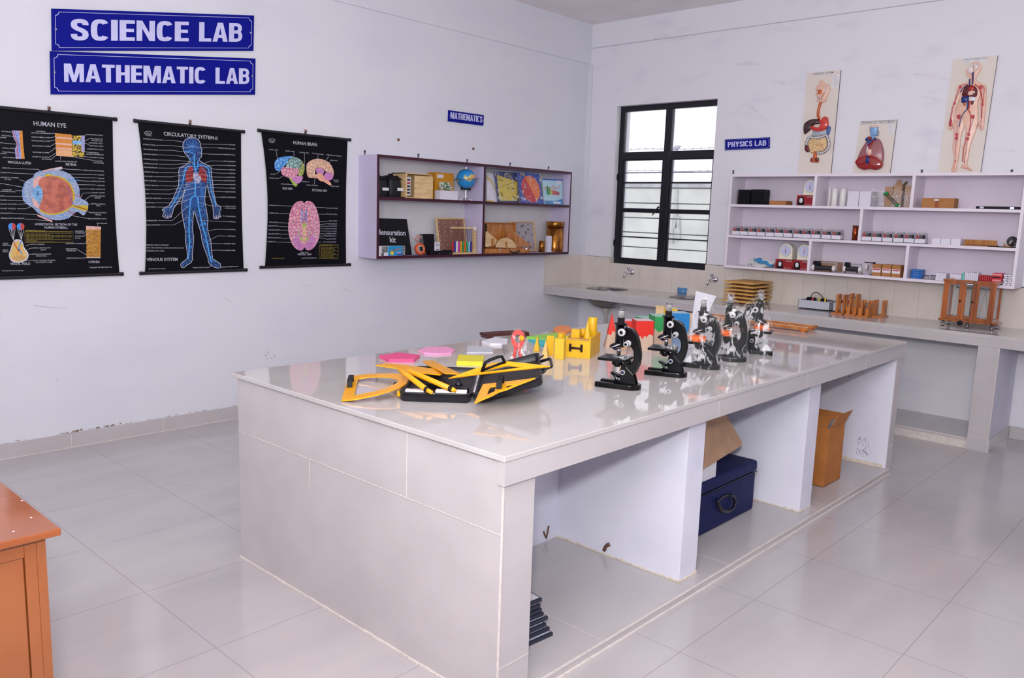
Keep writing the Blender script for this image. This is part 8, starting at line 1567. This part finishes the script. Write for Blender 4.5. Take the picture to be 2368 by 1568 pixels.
p = TB(*z3(262, 870)); b = MB(); b.hexa([V((0, 0, 0)), a*.035, a*.035+c*.09, c*.09], [q+V((0, 0, .085)) for q in (V(), a*.035, a*.035+c*.09, c*.09)], M_ply); tag(b.build('plank_block', loc=p+c*.10), 'short bare wooden block just right of the yellow wooden box', 'block')
# --- grey white card behind the bagged microscopes
p0 = TB(1612, 808); vd = V((p0.x-CAM.x, p0.y-CAM.y, 0)).normalized(); A4 = [PL(p0, vd, x, y) for x, y in ((1609, 673), (1657, 685), (1634, 734), (1605, 790), (1583, 780))]
rt = thing('tilted_box', 'pale grey flat box tilted on its corner behind the first bagged microscope', 'box', V((sum(q.x for q in A4)/5, sum(q.y for q in A4)/5, Z))); 
xa_ = V((-vd.y, vd.x, 0))*-1; fr = (V(rt.location)*0, xa_, V((0, 0, 1))); to = lambda q: ((q-V(rt.location)).dot(xa_), q.z-Z)
low = PL(p0, vd, 1590, 801); low.z = Z; low2 = PL(p0, vd, 1600, 804); low2.z = Z
b = MB(); b.prism([to(q) for q in (A4[0], A4[1], A4[3], low2, low)], -.016, 0, M_gfo, fr); b.build('box_body', rt, .002)
b = MB(); b.prism([to(PL(p0, vd, x, y)) for x, y in ((1614, 692), (1624, 691), (1631, 685), (1632, 686), (1625, 696), (1625, 735), (1614, 733))], .0 if 0 else .0002, .0012, mat('pale_grey_print', (208, 208, 218), .5), fr); b.build('box_print', rt)
# --- long wooden strips at the far end
for (y0, x0, x1, lab) in ((-1.66, 2.30, 3.10, 'long varnished wooden strip on small feet, nearer of the two at the table end'), (-1.52, 2.36, 3.085, 'long varnished wooden strip on small feet, farther of the two at the table end')):
    rt = thing('wooden_strip', lab, 'wooden strip', ((x0+x1)/2, y0+.03, Z), group='two long varnished strips'); w = (x1-x0)/2
    b = MB(); b.box(-w, w, -.03, .03, .014, .030, M_uw); b.box(-w+.01, w-.01, -.012, .012, .030, .0306, mat('pale_rule_strip', (236, 214, 190), .4)); b.build('strip_board', rt, .002)
    for s_ in (-1, 1): b = MB(); b.box(s_*(w-.03)-.015, s_*(w-.03)+.015, -.028, .028, 0, .014, M_uw); b.build('foot', rt, .001)
# --- microscopes
M_mbk = mat('black_microscope_enamel', (4, 4, 7), .18, scale=30, spec=.28); M_sil = mat('satin_steel', (226, 224, 226), .3, metal=.6); M_knb = mat('pale_grey_knob', (190, 188, 190), .35); M_pur = mat('blue_black_lens', (20, 24, 60), .15)
def mirror_y(pts): return pts
def microscope(label, bag=False, wrap=None):
    rt = thing('microscope', label, 'microscope', (0, 0, 0), group='microscopes in a row along the island table')
    # base: horseshoe
    b = MB(); n = 10; out = [(.090, .042), (.086, .046), (.0, .044)]+[(-.05-.042*sin(pi*i/n), .042*cos(pi*i/n)) for i in range(n+1)]+[(.0, -.044), (.086, -.046), (.090, -.042)]
    inn = [(.060, .018), (.060, .018), (.02, .018)]+[(-.012-.002*sin(pi*i/n), .018*cos(pi*i/n)) for i in range(n+1)]+[(.02, -.018), (.060, -.018), (.060, -.018)]
    arms = [(.090, .040), (.086, .046), (0, .044)]+out[3:-3]+[(0, -.044), (.086, -.046), (.090, -.040), (.088, -.020), (.02, -.018), (-.008, -.012), (-.008, .012), (.02, .018), (.088, .020)]
    b.prism(arms, 0, .021, M_mbk); b.build('base', rt, .004, 3)
    b = MB(); b.prism([(-.008, .020), (-.045, .020), (-.075, .020), (-.062, .062), (-.030, .092), (-.010, .092), (-.006, .06)], -.020, -.012, M_mbk, (V(), V((1, 0, 0)), V((0, 0, 1)))); b.prism([(-.008, .020), (-.045, .020), (-.075, .020), (-.062, .062), (-.030, .092), (-.010, .092), (-.006, .06)], .012, .020, M_mbk, (V(), V((1, 0, 0)), V((0, 0, 1)))); b.prism([(-.010, .020), (-.070, .020), (-.060, .05), (-.02, .06)], -.012, .012, M_mbk, (V(), V((1, 0, 0)), V((0, 0, 1)))); b.build('pillar', rt, .002)
    b = MB()
    for s_ in (-1, 1): b.cyl((-.020, s_*.019, .067), (-.020, s_*.026, .067), .0095, M_sil, 18); b.cyl((-.020, s_*.026, .067), (-.020, s_*.027, .067), .007, M_pur, 18)
    b.build('tilt_joint', rt)
    # curved arm
    outp = smooth([(-.012, .243, 0), (-.050, .242, 0), (-.070, .215, 0), (-.084, .165, 0), (-.087, .125, 0), (-.078, .085, 0), (-.060, .056, 0), (-.035, .060, 0), (-.012, .075, 0), (-.010, .100, 0), (-.045, .102, 0), (-.057, .125, 0), (-.057, .150, 0), (-.050, .165, 0), (-.036, .175, 0), (-.018, .178, 0)], True, 3)
    b = MB(); b.prism([(p[0], p[1]) for p in outp], -.013, .013, M_mbk, (V(), V((1, 0, 0)), V((0, 0, 1)))); b.build('arm', rt, .004, 3)
    b = MB(); b.box(-.038, .078, -.055, .055, .113, .124, M_mbk); b.box(-.042, -.02, -.02, .02, .100, .113, M_mbk); st = b.build('stage', rt, .002)
    for s_ in (-1, 1): b = MB(); b.tube([(-.022, s_*.035, .128), (.01, s_*.026, .129), (.035, s_*.012, .127)], .0022, M_sil, 6, flat=.5); b.cyl((-.022, s_*.035, .124), (-.022, s_*.035, .134), .003, M_sil, 8); b.build('stage_clip', st)
    b = MB(); b.lathe([(.020, .092), (.022, .094), (.022, .108), (.017, .113)], M_mbk, (.012, 0, 0), 24); b.lathe([(.010, .084), (.016, .092)], M_mbk, (.012, 0, 0), 20); b.build('condenser', rt)
    b = MB(); b.lathe([(.019, .166), (.0205, .168), (.0205, .258), (.0265, .259), (.0265, .263), (.0145, .264), (.0145, .285)], M_mbk, (.005, 0, 0), 30); b.build('body_tube', rt)
    b = MB(); b.lathe([(.0125, .285), (.0125, .312), (.0138, .313), (.0138, .316), (.009, .317), (0, .315)], M_sil, (.005, 0, 0), 28); b.lathe([(.0142, .3145), (.0142, .3165), (.010, .3172), (.0142, .3145)], M_kit, (.005, 0, 0), 28); b.build('eyepiece', rt)
    b = MB(); b.box(-.020, -.010, -.011, .011, .168, .255, mat('gunmetal_rack', (110, 110, 116), .3, metal=.6)); b.build('focus_rack', rt, .001)
    for s_ in (-1, 1):
        b = MB(); Ms = Mx.Rotation(RD(-90*s_), 3, 'X'); b.lathe([(.006, .012), (.006, .030), (.0145, .031), (.0155, .036), (.0150, .044), (.009, .0455)], M_knb, (-.012, 0, .231), 26, Ms); b.lathe([(.0075, .0455), (.006, .0465), (0, .0465)], M_kit, (-.012, 0, .231), 18, Ms); b.build('coarse_knob', rt)
        b = MB(); b.lathe([(.009, .012), (.0125, .014), (.0125, .018), (.008, .020), (.008, .042), (.0095, .043), (.0095, .048), (.006, .049)], M_knb, (-.034, 0, .186), 22, Ms); b.lathe([(.006, .049), (.005, .0496), (0, .0496)], M_kit, (-.034, 0, .186), 16, Ms); b.build('fine_knob', rt)
    Mt = Mx.Rotation(RD(24), 3, 'Y'); b = MB(); b.lathe([(.0, .010), (.020, .009), (.029, .003), (.030, -.001)], M_mbk, (.020, 0, .174), 30, Mt); b.lathe([(.030, -.001), (.030, -.006), (.010, -.009), (0, -.009)], M_chr, (.020, 0, .174), 30, Mt); b.build('nosepiece', rt)
    b = MB(); b.lathe([(.0095, .160), (.0095, .149), (.0080, .147), (.0080, .136), (.004, .129), (0, .129)][::-1], M_chr, (.008, 0, 0), 20); b.build('objective', rt)
    b = MB(); Mt2 = Mx.Rotation(RD(55), 3, 'Y'); b.lathe([(0, -.022), (.006, -.020), (.008, -.004), (.007, .006)], M_pur, (.036, 0, .166), 16, Mt2); b.build('objective', rt)
    b = MB(); Mt3 = Mx.Rotation(RD(-22), 3, 'Y'); b.lathe([(0, .003), (.020, .003), (.024, .001), (.024, -.003), (0, -.005)][::-1], M_mbk, (.014, 0, .052), 28, Mt3); b.tube([(.014, -.026, .05), (.010, -.014, .032), (.004, 0, .028), (.010, .014, .032), (.014, .026, .05)], .0025, M_mbk, 6); b.box(-.01, .02, -.008, .008, .016, .030, M_mbk); b.build('mirror', rt)
    return rt
MIC = microscope('black microscope without a bag, nearest in the row')
def mplace(x, y, ang, lab, src=None, first=False):
    o = MIC if first else dup(MIC); o.location = (x, y, Z); o.rotation_euler = (0, 0, ang); o['label'] = lab; return o
def hd(p, q): return math.atan2(p[1]-q[1], p[0]-q[0])
m1 = mplace(3.292, -3.945, hd((3.204, -3.987), (3.384, -3.931)), 'uncovered black microscope nearest the camera in the row', first=True)
m2 = mplace(3.276, -3.565, hd((3.194, -3.603), (3.366, -3.537)), 'uncovered black microscope, second in the row, beside the bagged ones')
m3 = mplace(3.277, -3.27, hd((3.194, -3.31), (3.36, -3.27)), 'bagged microscope with an orange pack, next to the uncovered ones')
m4 = mplace(3.262, -2.985, hd((3.198, -3.035), (3.336, -2.975)), 'bagged microscope with an orange pack, middle of the three bagged ones')
m5 = mplace(3.252, -2.665, hd((3.335, -2.640), (3.167, -2.70)), 'bagged microscope facing the other way, farthest in the row')
M_opk = mat('orange_crumpled_pack', (240, 112, 26), .4, c2=(220, 86, 14), scale=40, ramp=(.4, .6), bump=.6)
def wrapmic(m, seed, who, papers=True):
    random.seed(seed); n = 26; b = MB(); vs = []
    prof = [(0.001, .100, .056, -.004), (.03, .092, .052, -.006), (.07, .084, .050, -.006), (.115, .092, .060, -.002), (.16, .085, .054, -.008), (.20, .078, .050, -.020), (.24, .062, .050, -.022), (.275, .036, .030, -.008), (.315, .020, .018, .004), (.328, .016, .014, .005), (.335, .006, .010, .006)]
    for j, (zz, rx, ry, cx) in enumerate(prof):
        for i in range(n):
            t = 2*pi*i/n; k = 1+.06*sin(6*t+j*1.3)+random.uniform(-.035, .035); vs.append((cx+rx*k*math.copysign(abs(cos(t))**.8, cos(t)), ry*k*math.copysign(abs(sin(t))**.8, sin(t)), zz))
    b.add(vs, [(j*n+i, j*n+(i+1) % n, (j+1)*n+(i+1) % n, (j+1)*n+i) for j in range(len(prof)-1) for i in range(n)], M_filmc, True); o = b.build('bag_cover', m); o.parent = m
    b = MB(); vs = []; random.seed(seed+3)
    for j, (zz, r) in enumerate(((.1245, 1), (.134, 1.05), (.146, .8), (.151, .3))):
        for i in range(16): t = 2*pi*i/16; k = r*(1+random.uniform(-.14, .14)); vs.append((.022+.040*k*cos(t), .036*k*sin(t), zz+random.uniform(-.002, .003)))
    b.add(vs, [(j*16+i, j*16+(i+1) % 16, (j+1)*16+(i+1) % 16, (j+1)*16+i) for j in range(3) for i in range(16)]+[tuple(48+i for i in range(16))], M_opk); b.build('orange_pack', m)
    if papers: b = MB(); b.hexa([(.03, -.03, .021), (.085, -.026, .021), (.08, .026, .021), (.035, .03, .021)], [(.045, -.01, .055), (.06, -.008, .05), (.06, .01, .046), (.045, .012, .056)], M_paper); b.build('folded_paper', m, .004)
wrapmic(m3, 1, 'first'); wrapmic(m4, 2, 'second', False); wrapmic(m5, 5, 'third')
# ================================================================== things stored in the island bays
def z7(x, y): return (1580+x/3.733, 860+y/3.733)
zp = .0285
# navy case
M_nvy = mat('navy_canvas', (16, 26, 84), .6, c2=(12, 20, 70), scale=60, bump=.3, spec=.3); xf_ = 3.392
ztop = LW(*z7(628, 775), xf_).z; yR = -2.842
rt = thing('storage_case', 'large navy blue fabric case with a black handle in the middle table bay', 'case', (3.2, -3.3, zp)); T_ = Mx.Translation((-3.2, 3.3, -zp))
b = MB(); b.M = T_; b.box(2.95, xf_, -3.705, yR, zp+.001, ztop-.055, M_nvy); b.build('case_body', rt, .012, 3)
b = MB(); b.M = T_; b.box(2.945, xf_+.006, -3.705, yR+.005, ztop-.050, ztop+.008, M_nvy); b.build('case_lid', rt, .016, 3)
b = MB(); b.M = T_; b.tube([(xf_+.001, -3.705, ztop-.052), (xf_+.002, yR+.004, ztop-.052)], .0035, M_blk, 6); b.build('zip', rt)
b = MB(); b.M = T_; hp = [LW(*z7(x, y), xf_+.018) for x, y in ((300, 1110), (310, 1165), (340, 1200), (390, 1205), (435, 1170), (448, 1120), (435, 1080), (415, 1066))]; b.tube(smooth([tuple(p) for p in hp], False, 3), .010, M_blk, 8, flat=.7); hq = [LW(*z7(x, y), xf_+.003) for x, y in ((305, 1105), (350, 1075), (415, 1066))]; b.tube([hp[0], hq[0]+V((.002, 0, 0)), hq[1], hq[2], hp[-1]], .007, M_blk, 8); b.build('carry_handle', rt)
# carton on the navy case
rt = thing('open_carton', 'open carton with a hanging brown flap on top of the navy blue case', 'box', (3.2, -3.55, ztop+.0085)); o = V(rt.location); T_ = Mx.Translation(-o); zc0 = ztop+.0085
ye = LW(*z7(284, 860), 3.385).y; b = MB(); b.M = T_; b.box(2.98, 3.385, -3.71, ye, zc0, zc0+.15, M_paper); b.build('carton_body', rt, .002)
b = MB(); b.M = T_; f0 = [LW(*z7(x, y), xx) for x, y, xx in ((165, 424, 3.385), (372, 368, 3.36), (510, 612, 3.40), (500, 640, 3.405), (160, 850, 3.41))]; f0 = [V((p.x, max(p.y, -3.72), min(p.z, .703))) for p in f0]
b.add(f0+[p-V((.004, 0, 0)) for p in f0], [(0, 1, 2, 3, 4), (9, 8, 7, 6, 5)]+[(i, 5+i, 5+(i+1) % 5, (i+1) % 5) for i in range(5)], M_crt2); b.build('hanging_flap', rt)
b = MB(); b.M = T_
for i in range(14): y = -3.70+random.random()*max(.02, ye+3.67); z = zc0+.02+random.random()*.11; b.add([(3.3855, y, z), (3.3855, y+.03, z+.02), (3.3855, y+.032, z+.018), (3.3855, y+.004, z-.002)], [(0, 1, 2, 3)], M_txg)
b.build('scribbled_print', rt)
# tall carton in the far bay
pb = TB(1902, 1127, zp); pr_ = TB(1944, 1107, zp); xq = (pb.x+pr_.x)/2; y0_ = pb.y; y1_ = pr_.y; dvv = V((1, 0, 0)); zt2 = PL(V((xq, y0_, 0)), V((0, 1, 0)), 1913, 991).z
M_oc = mat('orange_brown_carton', (188, 120, 58), .7, c2=(172, 104, 46), scale=8, ramp=(.3, .7))
rt = thing('tall_carton', 'tall orange brown carton with open flaps in the far bay of the island table', 'box', (xq-.12, (y0_+y1_)/2, zp)); T_ = Mx.Translation(-V(rt.location)); t = .004
b = MB(); b.M = T_; x0 = xq-.24; b.box(xq-t, xq, y0_, y1_, zp, zt2, M_oc); b.box(x0, x0+t, y0_, y1_, zp, zt2, M_oc); b.box(x0+t, xq-t, y0_, y0_+t, zp, zt2, M_oc); b.box(x0+t, xq-t, y1_-t, y1_, zp, zt2, M_oc); b.box(x0, xq, y0_, y1_, zp, zp+t, M_oc); b.build('carton_body', rt, .001)
def flap(p, q, d, nm='flap'):
    b = MB(); b.M = T_; p, q, d = V(p), V(q), V(d); n = (q-p).cross(d).normalized()*.003; b.hexa([p, q, q+d, p+d], [p+n, q+n, q+d+n, p+d+n], M_oc); b.build(nm, rt)
flap((xq, y0_+.01, zt2), (xq, y1_-.01, zt2+.0), (.03, .02, .075)); flap((x0, y0_+.01, zt2), (x0, y1_-.01, zt2), (-.06, 0, .05)); flap((x0+.01, y0_, zt2), (xq-.01, y0_, zt2), (0, .06, .05)); flap((x0+.01, y1_, zt2), (xq-.01, y1_, zt2), (0, .03, .04))
b = MB(); b.M = T_; b.box(x0+.03, xq-.02, y0_+.02, y1_-.02, zt2-.05, zt2+.005, M_gfo); b.build('grey_contents', rt)
# crumpled carton further back
pk = RW(*z7(1250, 345), -2.10)
tag(MB().hexa([(3.02, -2.0, zp), (3.20, -2.05, zp), (3.18, -1.75, zp), (3.0, -1.72, zp)], [(3.02, -2.02, .50), (3.20, -2.07, .52), (3.20, -1.77, .57), (3.02, -1.74, .55)], M_crt2).build('brown_carton', bevel=.004), 'pale brown carton behind the tall orange brown carton', 'box')
# stack of framed sheets in the near bay
M_frm = mat('dark_frame_edge', (44, 46, 66), .4); M_gsh = mat('grey_white_sheet', (196, 196, 210), .25, c2=(150, 150, 165), scale=40, ramp=(.5, .7))
yl = (985, 1030, 1062, 1090, 1120, 1170, 1200, 1240); xr = (237, 226, 236, 250, 282, 268, 294, 318); lab8 = ['lowest', 'second from the bottom', 'third from the bottom', 'fourth from the bottom', 'fourth from the top', 'third from the top', 'second from the top', 'topmost']
for k in range(8):
    z = zp+k*.0148; px, py = 1180+xr[7-k]/3.214, 1080+yl[7-k]/3.214; pc = TB(px, py-3, z+.012); xx1, yy1 = pc.x, pc.y; ang = random.uniform(-.05, .05)
    rt = thing('framed_sheet', '%s dark edged framed sheet of the stack beside the near table end' % lab8[k], 'frame', (xx1, yy1, z), rz=0, group='stacked dark edged frames')
    b = MB(); L1_, L2_ = .22, .26; sk = ang
    q = [V((0, 0, 0)), V((-L1_, L1_*sk+.10, 0)), V((-L1_-.10, -L2_*.45+.10, 0)), V((-.09, -L2_*.62, 0))]
    q = [V((0, 0, 0)), V((-.24, .03, 0)), V((-.26, -.13, 0)), V((-.015, -.155, 0))]
    b.hexa(q[::-1], [p+V((0, 0, .0125)) for p in q[::-1]], M_frm); b.build('frame_edge', rt, .001)
    b = MB(); c_ = sum(q, V())/4; qi = [c_+(p-c_)*.93+V((0, 0, .0131)) for p in q]; b.poly(qi[::-1], M_gsh if k < 7 else M_paper); b.build('sheet', rt)
